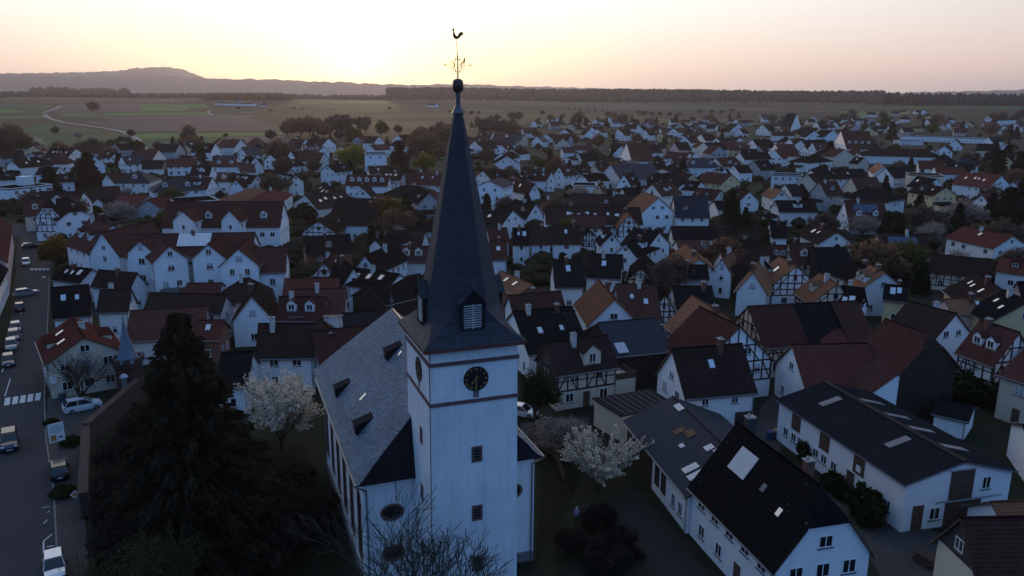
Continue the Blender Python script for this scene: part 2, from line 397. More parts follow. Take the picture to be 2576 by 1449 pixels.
ribbon('road', [(533, 289), (523, 283), (530, 272), (517, 268)], 5.0, M['farmroad'])
ribbon('road', [(985, 256.5), (1100, 255.5), (1300, 255), (1500, 255.5)], 9.0, M['farmroad'])
ribbon('path', [(640, 290), (590, 296), (560, 292)], 4.0, M['farmroad'])

# far hills: long wooded ridges, each a solid with slope on both sides
M['hill'] = gmat('hill_woodland_hazed', (.070, .068, .066), (.115, .105, .10), .004, .03)  # woodland tone raised so the colour carries part of the distance haze
def hillrange(pts, dist, depth, name='hill'):
    """pts: crest as (picture x, picture y) seen at that distance"""
    xs = [p[0] for p in pts]; vv, ff = [], []
    N = 160; prof = [(-1, 0), (-.75, .16), (-.5, .42), (-.25, .8), (0, 1), (.3, .8), (.6, .4), (1, 0)]
    for i in range(N + 1):
        x = xs[0] + (xs[-1] - xs[0]) * i / N
        y = np.interp(x, xs, [p[1] for p in pts])
        d = ray(x, y); t = dist / math.hypot(d.x, d.y)
        p = CAMP + d * t
        crest = p.z + 6 * math.sin(i * 1.7) * math.sin(i * .53) + rng.normal() * 1.6
        base = terrain(p.x, p.y) - 3
        u = Vector((d.x, d.y, 0)).normalized()
        for s, h in prof:
            wob = 1 + .12 * math.sin(i * .31 + s * 4) + .06 * math.sin(i * .9 + s * 9)
            q = p + u * (s * depth)
            hh = h if s in (-1, 0, 1) else h * wob
            vv.append((q.x, q.y, base + (crest - base) * min(hh, .99 if s else 1)))
    K = len(prof)
    for i in range(N):
        for k in range(K - 1):
            a = i * K + k; ff.append([a, a + K, a + K + 1, a + 1])
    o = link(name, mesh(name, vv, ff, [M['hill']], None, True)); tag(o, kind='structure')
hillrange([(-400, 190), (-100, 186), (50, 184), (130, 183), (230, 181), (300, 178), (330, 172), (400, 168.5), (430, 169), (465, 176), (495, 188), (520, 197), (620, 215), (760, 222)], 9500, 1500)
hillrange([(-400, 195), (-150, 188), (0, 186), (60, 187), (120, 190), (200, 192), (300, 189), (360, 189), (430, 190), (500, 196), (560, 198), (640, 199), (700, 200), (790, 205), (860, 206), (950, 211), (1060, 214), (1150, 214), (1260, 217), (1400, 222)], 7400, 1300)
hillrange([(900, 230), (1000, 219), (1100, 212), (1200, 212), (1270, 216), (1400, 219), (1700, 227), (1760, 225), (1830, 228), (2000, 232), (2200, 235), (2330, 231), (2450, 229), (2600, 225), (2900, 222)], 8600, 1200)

# woods that read as one mass: closed crowns packed over a block of land
def lump(n=7, m=5):
    v, f = [], []
    for k in range(m):
        ph = math.pi * (k + .35) / (m - .3)
        for i in range(n):
            t = 2 * math.pi * (i + .5 * (k % 2)) / n
            r = math.sin(ph) * (1 + rng.uniform(-.22, .22))
            v.append((r * math.cos(t), r * math.sin(t), math.cos(ph) * (1 + rng.uniform(-.1, .1))))
    v.append((0, 0, 1.1)); top = len(v) - 1
    for i in range(n): f.append((top, i, (i + 1) % n))
    for k in range(m - 1):
        for i in range(n):
            j = (i + 1) % n
            f.append((k * n + i, (k + 1) * n + i, (k + 1) * n + j)); f.append((k * n + i, (k + 1) * n + j, k * n + j))
    return np.array(v), np.array(f)
LUMPS = [lump() for _ in range(8)]
def crowns(name, spots, label, m):
    """spots: x, y, z base, height, radius"""
    V, F, base = [], [], 0
    for x, y, z, h, r in spots:
        v, f = LUMPS[rng.integers(8)]
        a = rng.uniform(0, 6.28); c, s = math.cos(a), math.sin(a)
        p = v.copy(); q = p.copy()
        q[:, 0] = (p[:, 0] * c - p[:, 1] * s) * r + x; q[:, 1] = (p[:, 0] * s + p[:, 1] * c) * r + y; q[:, 2] = p[:, 2] * h * .5 + z + h * .52
        V.append(q); F.append(f + base); base += len(v)
    V = np.concatenate(V); F = np.concatenate(F)
    me = bpy.data.meshes.new(name); me.from_pydata(V.tolist(), [], F.tolist()); me.materials.append(m)
    o = link(name, me); tag(o, label, 'woodland', kind='stuff')
    return o
M['wood1'] = gmat('bare_wood_crowns', (.034, .026, .021), (.060, .044, .034), .03, .25)
M['wood2'] = gmat('mixed_wood_crowns', (.026, .026, .016), (.048, .042, .024), .03, .25)
def along(pts, dist, depth, step, hmean, rmean, rise=0.0, jit=.5):
    out = []
    for (x0, y0), (x1, y1) in zip(pts, pts[1:]):
        d0, d1 = ray(x0, y0), ray(x1, y1)
        a = Vector((d0.x, d0.y)).normalized() * dist; b = Vector((d1.x, d1.y)).normalized() * dist
        k = max(1, int((b - a).length / step))
        for i in range(k):
            for row in range(int(depth / step)):
                p = a.lerp(b, (i + rng.uniform(-jit, jit)) / k)
                q = p * (1 + (row + rng.uniform(-jit, jit)) * step / dist)
                h = hmean * rng.uniform(.75, 1.25)
                out.append((q.x, q.y, terrain(q.x, q.y) + rise * min(1, row * step / 160.0), h, rmean * rng.uniform(.8, 1.3)))
    return out
crowns('forest', along([(982, 250), (1060, 250), (1300, 250), (1700, 252), (2060, 256), (2230, 258)], 2500, 330, 13, 19, 7.5, 16), 'dark leafless forest covering the low rise on the horizon behind the fields', M['wood1'])
crowns('forest', along([(2225, 262), (2400, 262), (2680, 262)], 2250, 90, 12, 24, 7.5, 0), 'loose dark tree belt at the field edge on the far side', M['wood1'])
crowns('forest', along([(-80, 250), (200, 250), (540, 248), (740, 248), (985, 250)], 2700, 120, 14, 13, 8, 0), 'thin brown woodland strip along the foot of the hazy hills', M['wood1'])
crowns('forest', along([(90, 240), (330, 240)], 3400, 120, 18, 26, 11, 0), 'dark grove standing alone before the hazy hills', M['wood1'])
crowns('forest', along([(525, 250), (740, 252)], 2200, 160, 13, 14, 7, 0), 'brown copse behind the farm sheds', M['wood1'])
# ================================================================ the church
CA = R(20.5)                                   # nave axis, degrees left of the view
E1 = Vector((math.cos(CA), math.sin(CA), 0)); E2 = Vector((-math.sin(CA), math.cos(CA), 0))
church = link('church', None, loc=(-5.79, 53.3, 0), rz=CA)
tag(church, 'white village church with slate spire, clocks and weathercock, nearest building of all', 'church')
M['tower'] = mat('church_plaster', (.72, .73, .74), .9, .08, .45, .5, 14, .2, 0, .30)
M['sand'] = mat('red_sandstone', (.15, .075, .075), .9, .2, 3, .3, 12)
M['oldsand'] = mat('weathered_sandstone', (.060, .034, .031), .9, .3, 1.5, .4, 8)
M['gold'] = mat('gilding', (.55, .36, .12), .45, .15, 5, 0, 10, .5, 0, 0, .7)
M['clock'] = mat('clock_black', (.010, .010, .012), .45, .1)
M['lead'] = mat('lead_sheet', (.07, .075, .085), .45, .25, 3, .2, 6, .5)
M['copper'] = mat('dark_copper', (.05, .026, .022), .5, .3, 4, .2, 8, .4)
M['eave'] = mat('red_brown_eave_board', (.13, .04, .03), .8, .2, 3)
def slatemat(name, c1, c2, rough=.5, spec=.45):
    m, n, l, b = nmat(name)
    b.inputs['Roughness'].default_value = rough; b.inputs['Specular IOR Level'].default_value = spec
    g = n.new('ShaderNodeNewGeometry')
    tc = n.new('ShaderNodeTexCoord'); nz = n.new('ShaderNodeTexNoise'); nz.inputs['Scale'].default_value = .35; nz.inputs['Detail'].default_value = 6
    l.new(tc.outputs['Object'], nz.inputs['Vector'])
    ad = n.new('ShaderNodeMath'); ad.operation = 'MULTIPLY_ADD'; ad.inputs[1].default_value = .8; l.new(g.outputs['Random Per Island'], ad.inputs[0])
    mu = n.new('ShaderNodeMath'); mu.operation = 'MULTIPLY_ADD'; mu.inputs[1].default_value = 1.6; mu.inputs[2].default_value = -.75; l.new(nz.outputs['Fac'], mu.inputs[0]); l.new(mu.outputs[0], ad.inputs[2])
    mx = n.new('ShaderNodeMixRGB'); mx.inputs[1].default_value = (*c1, 1); mx.inputs[2].default_value = (*c2, 1); mx.use_clamp = True
    l.new(ad.outputs[0], mx.inputs[0]); l.new(mx.outputs[0], b.inputs['Base Color'])
    n2 = n.new('ShaderNodeTexNoise'); n2.inputs['Scale'].default_value = 9; l.new(tc.outputs['Object'], n2.inputs['Vector'])
    bp = n.new('ShaderNodeBump'); bp.inputs['Strength'].default_value = .3; bp.inputs['Distance'].default_value = .03; l.new(n2.outputs['Fac'], bp.inputs['Height']); l.new(bp.outputs[0], b.inputs['Normal'])
    return m
M['slate_nave'] = slatemat('nave_slate', (.085, .122, .162), (.145, .192, .235), .65, .15)
M['slate_spire'] = slatemat('spire_slate', (.026, .028, .038), (.046, .048, .060), .6, .18)
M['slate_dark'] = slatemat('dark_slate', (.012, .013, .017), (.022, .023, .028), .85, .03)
TW, TD, ZE = 6.65, 7.3, 22.2
# tower shaft: slightly battered prism
b = MB()
bat = .10
q0 = [(-bat, -bat), (TW + bat, -bat), (TW + bat, TD + bat), (-bat, TD + bat)]; q1 = [(0, 0), (TW, 0), (TW, TD), (0, TD)]
for i in range(4):
    j = (i + 1) % 4
    b.face([(*q0[i], -.5), (*q0[j], -.5), (*q1[j], ZE), (*q1[i], ZE)])
b.face([(*p, ZE) for p in q1])
b.build('tower_wall', M['tower'], church)
for z, h in ((21.15, .26), (18.1, .26)):
    b = MB(); o_ = .12
    for x0, y0, x1, y1 in ((-o_, -o_, TW + o_, .02), (-o_, TD - .02, TW + o_, TD + o_), (-o_, .02, .02, TD - .02), (TW - .02, .02, TW + o_, TD - .02)):
        b.box(x0, y0, z - h / 2, x1, y1, z + h / 2)
    b.build('string_course', M['sand'], church)
b = MB(); b.bar((-.16, -.10, 0), (-.06, -.05, ZE), .035, 0, 6); b.build('lightning_cable', M['lead'], church)
# eave boards
b = MB(); ov = .55
b.box(-ov, -ov, ZE - .02, TW + ov, TD + ov, ZE + .22); b.build('eave_board', M['eave'], church)
# belfry skirt + octagonal spire laid with slate courses
cx, cy = TW / 2, TD / 2
def ring(z):
    """8 points, square at the eave easing into a regular octagon"""
    zs = [ZE + .22, ZE + .8, ZE + 1.6, ZE + 2.5, 33.6, 38.6]
    hx = np.interp(z, zs, [TW / 2 + ov, TW / 2 - .1, TW / 2 - .55, 2.82, 1.22, .30])
    hy = np.interp(z, zs, [TD / 2 + ov, TD / 2 - .1, TD / 2 - .65, 2.95, 1.22, .30])
    k = np.interp(z, zs, [.999, .93, .72, .4142, .4142, .4142])
    return [(-hx * k, -hy), (hx * k, -hy), (hx, -hy * k), (hx, hy * k), (hx * k, hy), (-hx * k, hy), (-hx, hy * k), (-hx, -hy * k)]
def courses(levels, out=.034):
    b = MB()
    for li in range(len(levels) - 1):
        za, zb = levels[li], levels[li + 1]
        A, B = ring(za), ring(min(zb + .06, levels[-1]))
        for s in range(8):
            a0, a1 = Vector((*A[s], za)), Vector((*A[(s + 1) % 8], za)); b0, b1 = Vector((*B[s], zb + .06)), Vector((*B[(s + 1) % 8], zb + .06))
            L = (a1 - a0).length
            if L < .01: continue
            nn = ((a1 - a0).cross(b0 - a0)).normalized()
            n = max(1, int(L / .42))
            sh = (li % 2) * .5 / n
            cuts = sorted({0.0, 1.0, *[min(1, max(0, (i + random.uniform(-.1, .1)) / n + sh)) for i in range(n + 1)]})
            for u, v in zip(cuts, cuts[1:]):
                if v - u < 1e-3: continue
                o = nn * (out * random.uniform(.6, 1.5))
                g_ = .004 / max(L, .1)
                b.face([a0.lerp(a1, u + g_) + o, a0.lerp(a1, v - g_) + o, b0.lerp(b1, v - g_) - nn * .006, b0.lerp(b1, u + g_) - nn * .006])
    return b
# solid core under the slates
core = MB()
lv = [ZE + .22, ZE + .8, ZE + 1.6, ZE + 2.5, 33.6, 38.6]
for a, c in zip(lv, lv[1:]):
    A, B = ring(a), ring(c)
    for s in range(8):
        t = (s + 1) % 8
        core.face([(*(Vector(A[s]) * .985), a), (*(Vector(A[t]) * .985), a), (*(Vector(B[t]) * .985), c), (*(Vector(B[s]) * .985), c)])
core.build('spire', M['slate_spire'], church, (cx, cy, 0))
levels = [ZE + .22 + i * .19 for i in range(int((38.55 - ZE - .22) / .19) + 1)]
sl = courses(levels).build('spire_slates', M['slate_spire'], church, (cx, cy, 0)); tag(sl, kind='stuff')
b = MB()
A = [ring(z) for z in (ZE + .22, ZE + .8, ZE + 1.6, ZE + 2.5, 33.6, 38.6)]
Z = [ZE + .22, ZE + .8, ZE + 1.6, ZE + 2.5, 33.6, 38.6]
# louvred belfry dormers on the four sides
def belfry(parent, loc, rz):
    r = link('belfry_dormer', None, parent, loc, rz)
    w, h, d = .92, 2.35, 1.9
    b = MB()
    b.box(-w, 0, 0, -w + .22, d, h); b.box(w - .22, 0, 0, w, d, h); b.box(-w + .22, 0, 0, w - .22, d, .25); b.box(-w + .22, 0, h - .22, w - .22, d, h); b.box(-w + .22, .35, .25, w - .22, d, h - .22)
    b.face([(-w, 0, h), (w, 0, h), (0, 0, h + .95)])
    b.build('cheek', M['slate_dark'], r)
    b = MB()
    for s in (-1, 1):
        for k in range(7):
            t0, t1 = k / 7, (k + 1) / 7 + .02
            p = lambda t, y: (s * (w + .16) * (1 - t), y, h - .12 + (.95 + .16) * t)
            lift = .015
            b.face([p(t0, -.16), p(t0, d), p(t1, d), p(t1, -.16)] if s > 0 else [p(t0, d), p(t0, -.16), p(t1, -.16), p(t1, d)])
            b.face([(s * (w + .16) * (1 - t0), -.16, h - .17 + 1.11 * t0), (s * (w + .16) * (1 - t1), -.16, h - .17 + 1.11 * t1), p(t1, -.16), p(t0, -.16)])
    b.build('dormer_roof', M['slate_spire'], r)
    b = MB()
    for s in (-1, 1):
        b.obox((s * (w + .13) / 2, -.185, h - .15 + .50), (s * (w + .13) / 2, 0, -.50), (0, .02, 0), (.02, 0, .03))
    b.build('verge', M['frame'] if False else M['wood'], r)
    for k in range(10):
        b = MB(); z = .36 + k * .18
        b.obox((0, .1, z), (w - .24, 0, 0), (0, .085, -.055), (0, .008, .012)); b.build('slat', M['frame'], r)
    b = MB(); b.box(-.025, -.03, .26, .025, .0, h - .24); b.build('mullion', M['frame'], r)
    b = MB(); b.bar((0, -.1, h + .9), (0, -.1, h + 1.5), .03); b.bar((-.16, -.1, h + 1.28), (.16, -.1, h + 1.28), .025); b.build('finial', M['lead'], r)
belfry(church, (cx, cy - 3.32, ZE + 1.0), 0)
belfry(church, (cx - 3.1, cy, ZE + 1.0), -math.pi / 2)
belfry(church, (cx + 3.1, cy, ZE + 1.0), math.pi / 2)
belfry(church, (cx, cy + 3.32, ZE + 1.0), math.pi)
# neck, knob, rod, cross, weathercock
b = MB(); b.lathe([(.30, 38.4), (.33, 38.5), (.27, 38.55), (.46, 38.62), (.46, 38.66), (.20, 39.15), (.17, 39.2), (.17, 40.1), (.0, 40.1)], 12, 0, (cx, cy)); b.build('neck', M['lead'], church, smooth=False)
b = MB(); b.lathe([(.14, 40.05), (.30, 40.12), (.38, 40.28), (.39, 40.48), (.41, 40.52), (.39, 40.56), (.38, 40.78), (.30, 40.95), (.10, 41.02), (0, 41.03)], 16, 0, (cx, cy)); b.build('knob', M['copper'], church, smooth=True)
b = MB(); b.bar((cx, cy, 41.0), (cx, cy, 42.5), .045, 0, 8, .035); b.bar((cx, cy, 42.5), (cx - .10, cy, 43.75), .028, 0, 6, .016)
for z in (41.2, 41.42, 41.75, 42.3, 42.52): b.lathe([(.03, z - .06), (.075, z), (.03, z + .06)], 8, 0, (cx, cy))
b.build('rod', M['copper'], church)
b = MB()
def curl(pts, r=.016):
    for p, q in zip(pts, pts[1:]): b.bar(p, q, r, 0, 4)
for s in (-1, 1):
    curl([(cx, cy, 41.95), (cx + s * .55, cy, 41.95), (cx + s * .98, cy, 41.95)], .014)
    curl([(cx + s * .98 - s * .12, cy, 42.03), (cx + s * 1.02, cy, 41.95), (cx + s * .86, cy, 41.87)], .014)
    for t in (-1, 1):
        curl([(cx + s * (.20 + .11 * math.sin(a) * (1 if a < 4 else .6)), cy, 41.95 + t * (.10 + .085 * a)) for a in (0, .8, 1.6, 2.4, 3.2, 4.0, 4.8, 5.6)], .016)
        curl([(cx + s * (.45 + .09 * math.cos(a)), cy, 41.95 + t * (.16 + .09 * math.sin(a))) for a in np.linspace(-2, 4, 9)], .013)
        curl([(cx + s * (.08 + .10 * math.cos(a)), cy, 41.95 + t * (.30 + .12 * math.sin(a))) for a in np.linspace(-1.5, 4, 8)], .018)
    curl([(cx + s * .30, cy, 41.77), (cx + s * .22, cy, 41.95), (cx + s * .30, cy, 42.13)], .03)
b.build('cross', M['copper'], church)
# weathercock silhouette, a thick beaten sheet
ck = [(-.30, .78), (-.26, .86), (-.22, .80), (-.17, .84), (-.15, .74), (-.17, .62), (-.12, .45), (-.04, .30), (.06, .22), (.14, .26), (.20, .38), (.30, .52), (.44, .58), (.56, .54), (.62, .44), (.62, .34), (.56, .40), (.50, .44), (.58, .28), (.52, .30), (.44, .38), (.48, .22), (.40, .26), (.34, .16), (.24, .06), (.10, 0), (-.04, .0), (-.18, .08), (-.26, .22), (-.27, .40), (-.25, .55), (-.27, .66), (-.36, .68)]
b = MB(); n = len(ck)
X0 = Vector((cx - .10, cy, 43.7)); ck = [(x * .86, z * .86) for x, z in ck]
for y in (-.02, .02):
    pts = [X0 + Vector((x * 1.0, y, z)) for x, z in ck]
    b.face(pts if y < 0 else pts[::-1])
for i in range(n):
    p, q = ck[i], ck[(i + 1) % n]
    b.face([X0 + Vector((p[0], -.02, p[1])), X0 + Vector((p[0], .02, p[1])), X0 + Vector((q[0], .02, q[1])), X0 + Vector((q[0], -.02, q[1]))])
b.build('weathercock', M['copper'], church)
# clock faces
def clockface(loc, rz):
    r = link('clock', None, church, loc, rz)
    RR = .95
    b = MB(); n = 40
    ring_ = [(RR * math.cos(2 * math.pi * i / n), RR * math.sin(2 * math.pi * i / n)) for i in range(n)]
    b.face([(x, -.05, z) for x, z in ring_])
    for i in range(n):
        (x, z), (x2, z2) = ring_[i], ring_[(i + 1) % n]
        b.face([(x, -.05, z), (x, .1, z), (x2, .1, z2), (x2, -.05, z2)])
    b.build('dial', M['clock'], r)
    NUM = ['XII', 'I', 'II', 'III', 'IIII', 'V', 'VI', 'VII', 'VIII', 'IX', 'X', 'XI']
    for k, t in enumerate(NUM):
        a = math.pi / 2 - k * math.pi / 6
        b = MB()
        rad = Vector((math.cos(a), 0, math.sin(a))); tan = Vector((math.sin(a), 0, -math.cos(a)))
        wd = {'I': .055, 'V': .12, 'X': .12}; tot = sum(wd[c] for c in t); u = -tot / 2
        hh = .10
        for c in t:
            m_ = u + wd[c] / 2
            def st(a0, a1, th=.014):
                p = rad * (.76 + a0[1] * hh) + tan * (m_ + a0[0]); q = rad * (.76 + a1[1] * hh) + tan * (m_ + a1[0])
                d = (q - p) / 2; nrm = Vector((0, 1, 0)).cross(d.normalized())
                b.obox((p + q) / 2 + Vector((0, -.058, 0)), d, nrm * th, Vector((0, .006, 0)))
            if c == 'I': st((0, -1), (0, 1))
            if c == 'V': st((-.045, 1), (0, -1)); st((.045, 1), (0, -1), .009)
            if c == 'X': st((-.045, 1), (.045, -1)); st((.045, 1), (-.045, -1), .009)
            u += wd[c]
        b.build('numeral', M['gold'], r)
    for a, ln, wd_ in ((math.pi / 2 - 2 * math.pi * 7.5 / 12, .52, .035), (math.pi / 2 - math.pi, .74, .025)):
        b = MB(); d = Vector((math.cos(a), 0, math.sin(a))); nrm = Vector((0, 1, 0)).cross(d)
        b.obox(d * (ln / 2 - .12) + Vector((0, -.075, 0)), d * (ln / 2 + .12), nrm * wd_, Vector((0, .008, 0)))
        b.obox(d * (ln * .72) + Vector((0, -.075, 0)), d * .07, nrm * wd_ * 2.1, Vector((0, .007, 0)))
        b.build('hand', M['gold'], r)
    b = MB(); b.box(-.22, -.02, -1.45, .22, .05, -.9); b.build('hatch', M['plinth'], r)
clockface((3.42, -.02, 19.78), 0)
clockface((-.02, 3.35, 19.78), -math.pi / 2)
clockface((TW + .02, 3.6, 19.78), math.pi / 2)
# small tower windows with sandstone surrounds
def towerwin(loc, rz, w=.26, h=.48, ar=True):
    r = link('tower_window', None, church, loc, rz)
    b = MB(); t = .16
    b.box(-w - t, -.06, -h - t, -w, .05, h + t); b.box(w, -.06, -h - t, w + t, .05, h + t); b.box(-w, -.06, -h - t, w, .05, -h); b.box(-w, -.06, h, w, .05, h + t)
    b.build('surround', M['sand'], r)
    b = MB(); b.box(-w, -.015, -h, w, .04, h); b.build('opening', M['clock'], r)
    for k in range(4):
        b = MB(); z = -h + .15 + k * .23; b.obox((0, -.03, z), (w - .02, 0, 0), (0, .03, -.05), (0, .006, .01)); b.build('slat', M['lead'], r)
for z in (13.8, 8.95, 4.6): towerwin((3.46, -.09 * (1 - z / 22), z), 0)
for z in (14.6, 9.8, 5.0): towerwin((-.09 * (1 - z / 22), 2.9, z), -math.pi / 2, .16, .5)
# nave
N0, N1, W0, W1, NZ, NR = -4.25, 10.45, 5.6, 33.2, 10.1, 17.9
nc = (N0 + N1) / 2
b = MB()
P = [(N0, W0), (N1, W0), (N1, W1 - 4), (N1 - 4, W1), (N0 + 4, W1), (N0, W1 - 4)]
for i in range(len(P)):
    j = (i + 1) % len(P)
    b.face([(*P[i], -.5), (*P[j], -.5), (*P[j], NZ), (*P[i], NZ)])
b.build('nave_wall', M['tower'], church)
b = MB(); 
for i in range(len(P)):
    j = (i + 1) % len(P); p, q = Vector(P[i]), Vector(P[j]); d = (q - p).normalized(); o_ = Vector((d.y, -d.x)) * .1
    b.face([(*(p + o_), 0), (*(q + o_), 0), (*(q + o_), .9), (*(p + o_), .9)]); b.face([(*(p + o_), .9), (*(q + o_), .9), (*q, .95), (*p, .95)])
b.build('plinth', M['plinth'], church)
# nave roof: bell-cast eaves, steep west hip, east hip
ov = .55; RW, RE = W0 + 1.5, W1 - 5.2
half = (N1 - N0) / 2 + ov
def navepl(side, t):
    """offset from the ridge line and height for slope parameter t (0 eave, 1 ridge)"""
    x = half * (1 - t)
    z = NZ - .12 + (NR - NZ + .12) * (t if t > .16 else t * (.55 + .45 * t / .16))
    return x, z
b = MB(); nrow = 46
rl = math.hypot(half, NR - NZ)
for side in (-1, 1):
    for k in range(nrow):
        t0, t1 = k / nrow, min(1, (k + 1) / nrow + .006)
        (xa, za), (xb, zb) = navepl(side, t0), navepl(side, t1)
        ya0, ya1 = (W0 - ov) + (RW - W0 + ov) * t0, (W1 + ov) + (RE - W1 - ov) * t0
        yb0, yb1 = (W0 - ov) + (RW - W0 + ov) * t1, (W1 + ov) + (RE - W1 - ov) * t1
        n = int((ya1 - ya0) / .46)
        ofs = (k % 2) * .5
        for i in range(n):
            u, v = max(0, (i + ofs) / n), min(1, (i + 1 + ofs) / n)
            if u == v: continue
            if i == 0 and ofs: 
                pass
            li = random.uniform(.02, .075)
            q = [(nc + side * xa, ya0 + (ya1 - ya0) * u + .004, za + li), (nc + side * xa, ya0 + (ya1 - ya0) * v - .004, za + li), (nc + side * xb, yb0 + (yb1 - yb0) * v - .004, zb), (nc + side * xb, yb0 + (yb1 - yb0) * u + .004, zb)]
            b.face(q if side > 0 else q[::-1])
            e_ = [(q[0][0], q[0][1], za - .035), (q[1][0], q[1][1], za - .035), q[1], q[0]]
            e_ = [(x + side * .003, y, z) for x, y, z in e_]; b.face(e_ if side > 0 else e_[::-1], 1)  # black strip below each slate edge, a painted shadow line between courses
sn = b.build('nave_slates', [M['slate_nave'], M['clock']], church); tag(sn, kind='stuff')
b = MB()
seg = [0, .08, .16, 1]
for side in (-1, 1):
    for t0, t1 in zip(seg, seg[1:]):
        (xa, za), (xb, zb) = navepl(side, t0), navepl(side, t1)
        f0 = lambda t: (W0 - ov) + (RW - W0 + ov) * t; f1 = lambda t: (W1 + ov) + (RE - W1 - ov) * t
        q = [(nc + side * xa, f0(t0), za - .03), (nc + side * xa, f1(t0), za - .03), (nc + side * xb, f1(t1), zb - .03), (nc + side * xb, f0(t1), zb - .03)]
        b.face(q if side > 0 else q[::-1])
b.build('nave_roof', M['slate_nave'], church)
b = MB()
for t0, t1 in zip(seg, seg[1:]):
    (xa, za), (xb, zb) = navepl(1, t0), navepl(1, t1)
    y = lambda t: (W0 - ov) + (RW - W0 + ov) * t
    b.face([(nc - xa, y(t0), za), (nc + xa, y(t0), za), (nc + xb, y(t1), zb), (nc - xb, y(t1), zb)])
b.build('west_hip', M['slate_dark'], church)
b = MB()
for t0, t1 in zip(seg, seg[1:]):
    (xa, za), (xb, zb) = navepl(1, t0), navepl(1, t1)
    y = lambda t: (W1 + ov) + (RE - W1 - ov) * t
    b.face([(nc + xa, y(t0), za), (nc - xa, y(t0), za), (nc - xb, y(t1), zb), (nc + xb, y(t1), zb)])
b.build('east_hip', M['slate_nave'], church)
b = MB(); b.bar((nc, RW, NR), (nc, RE, NR), .12); b.build('ridge_cap', M['lead'], church)
b = MB(); b.lathe([(.05, NR), (.16, NR + .25), (.05, NR + .45), (.22, NR + .75), (.10, NR + 1.0), (.03, NR + 1.5), (0, NR + 1.9)], 10, 0, (nc, RE)); b.build('finial', M['lead'], church)
# soffit and gutters
b = MB(); b.box(N0 - ov + .05, W0 - ov + .05, NZ - .16, N1 + ov - .05, W1 + ov - .05, NZ - .10); b.build('soffit', M['wood'], church)
for s, x in ((-1, N0 - ov - .08), (1, N1 + ov + .08)):
    b = MB(); b.bar((x, W0 - ov, NZ - .10), (x, W1 + ov - 3, NZ - .10), .13, 0, 8); b.build('gutter', M['zinc'], church)
    b = MB(); x2 = N0 + .25 if s < 0 else N1 - .25
    b.bar((x, W0 - ov + .1, NZ - .2), (x2, W0 - .12, NZ - .8), .07); b.bar((x2, W0 - .12, NZ - .8), (x2, W0 - .12, 0), .07); b.build('downpipe', M['zinc'], church)
# roof hoods and hatches on the slope
def hood(y, t):
    (x, z) = navepl(-1, t)
    r = link('roof_hood', None, church, (nc - x, W0 + y, z), math.pi / 2 + math.pi)
    # local: -y points down the slope
    pitch = math.atan2(NR - NZ, half)
    w, ln, h = .72, 1.55, .92
    b = MB()
    up = ln * math.tan(pitch)
    f = [(-w, -.15, h), (w, -.15, h)]; back = [(-w * .8, ln * .95, up), (w * .8, ln * .95, up)]
    b.face([f[0], f[1], back[1], back[0]])
    b.face([(-w - .1, -.25, h - .05), (w + .1, -.25, h - .05), (w + .1, -.25, h + .03), (-w - .1, -.25, h + .03)])
    b.face([(-w - .1, -.25, h + .03), (w + .1, -.25, h + .03), f[1], f[0]])
    b.build('hood_roof', M['slate_dark'], r)
    b = MB()
    for s in (-1, 1): b.face([(s * w, -.15, h), (s * w, -.12, 0), (s * w * .8, ln, up)])
    b.face([(-w, -.1, h), (w, -.1, h), (w, -.05, 0), (-w, -.05, 0)]); b.build('cheek', M['slate_dark'], r)
    b = MB(); b.box(-w + .12, -.16, .1, w - .12, -.115, h - .06); b.build('louvre', M['clock'], r)
def slope_at(px, py):
    """where a picture ray meets the north slope: distance along the nave and slope parameter"""
    o, d = CAMP - Vector((-5.79, 53.3, 0)), ray(px, py)
    ox, oy, oz = o.dot(E1), o.dot(E2), o.z; dx, dy, dz = d.dot(E1), d.dot(E2), d.z
    k = (NR - NZ) / half
    # z = NR - k*(nc - x)
    t = (NR - k * (nc - ox) - oz) / (dz - k * dx)
    x, y = ox + dx * t, oy + dy * t
    return y - W0, 1 - (nc - x) / half
for px, py in ((972, 902), (846, 990), (896, 1086)): hood(*slope_at(px, py))
for px, py in ((913, 998), (1003, 893)):
    y, t = slope_at(px, py); x, z = navepl(-1, t)
    b = MB(); kx, kz = half, NR - NZ; L_ = math.hypot(kx, kz)
    b.obox((nc - x, W0 + y, z + .06), (kx / L_ * .42, 0, kz / L_ * .42), (0, .2, 0), (-kz / L_ * .04, 0, kx / L_ * .04)); b.build('roof_hatch', M['skyl'], church)
# tall round-headed windows, north wall
def navewin(y):
    r = link('nave_window', None, church, (N0 - .012, y, 0), -math.pi / 2)
    w, z0, z1, n = .62, 2.6, 7.6, 8
    arc = [(w * math.cos(math.pi * i / n), z1 + w * math.sin(math.pi * i / n)) for i in range(n + 1)]
    b = MB(); t = .24
    for i in range(n):
        (x, z), (x2, z2) = arc[i], arc[i + 1]; k = (w + t) / w
        o1, o2 = (x * k, z1 + (z - z1) * k), (x2 * k, z1 + (z2 - z1) * k)
        b.face([(x, -.06, z), (o1[0], -.06, o1[1]), (o2[0], -.06, o2[1]), (x2, -.06, z2)]); b.face([(x, -.06, z), (x2, -.06, z2), (x2, .05, z2), (x, .05, z)])
        b.face([(o1[0], -.06, o1[1]), (o1[0], .05, o1[1]), (o2[0], .05, o2[1]), (o2[0], -.06, o2[1])])
    b.box(-w - t, -.06, z0 - .3, -w, .05, z1); b.box(w, -.06, z0 - .3, w + t, .05, z1); b.box(-w, -.06, z0 - .3, w, .05, z0)
    b.build('surround', M['sand'], r)
    b = MB(); b.face([(-w, -.012, z0), (w, -.012, z0)] + [(x, -.012, z) for x, z in arc]); b.build('pane', M['pane'], r)
for y in (7.6, 11.6, 15.6, 19.6, 23.6, 27.6): navewin(y)
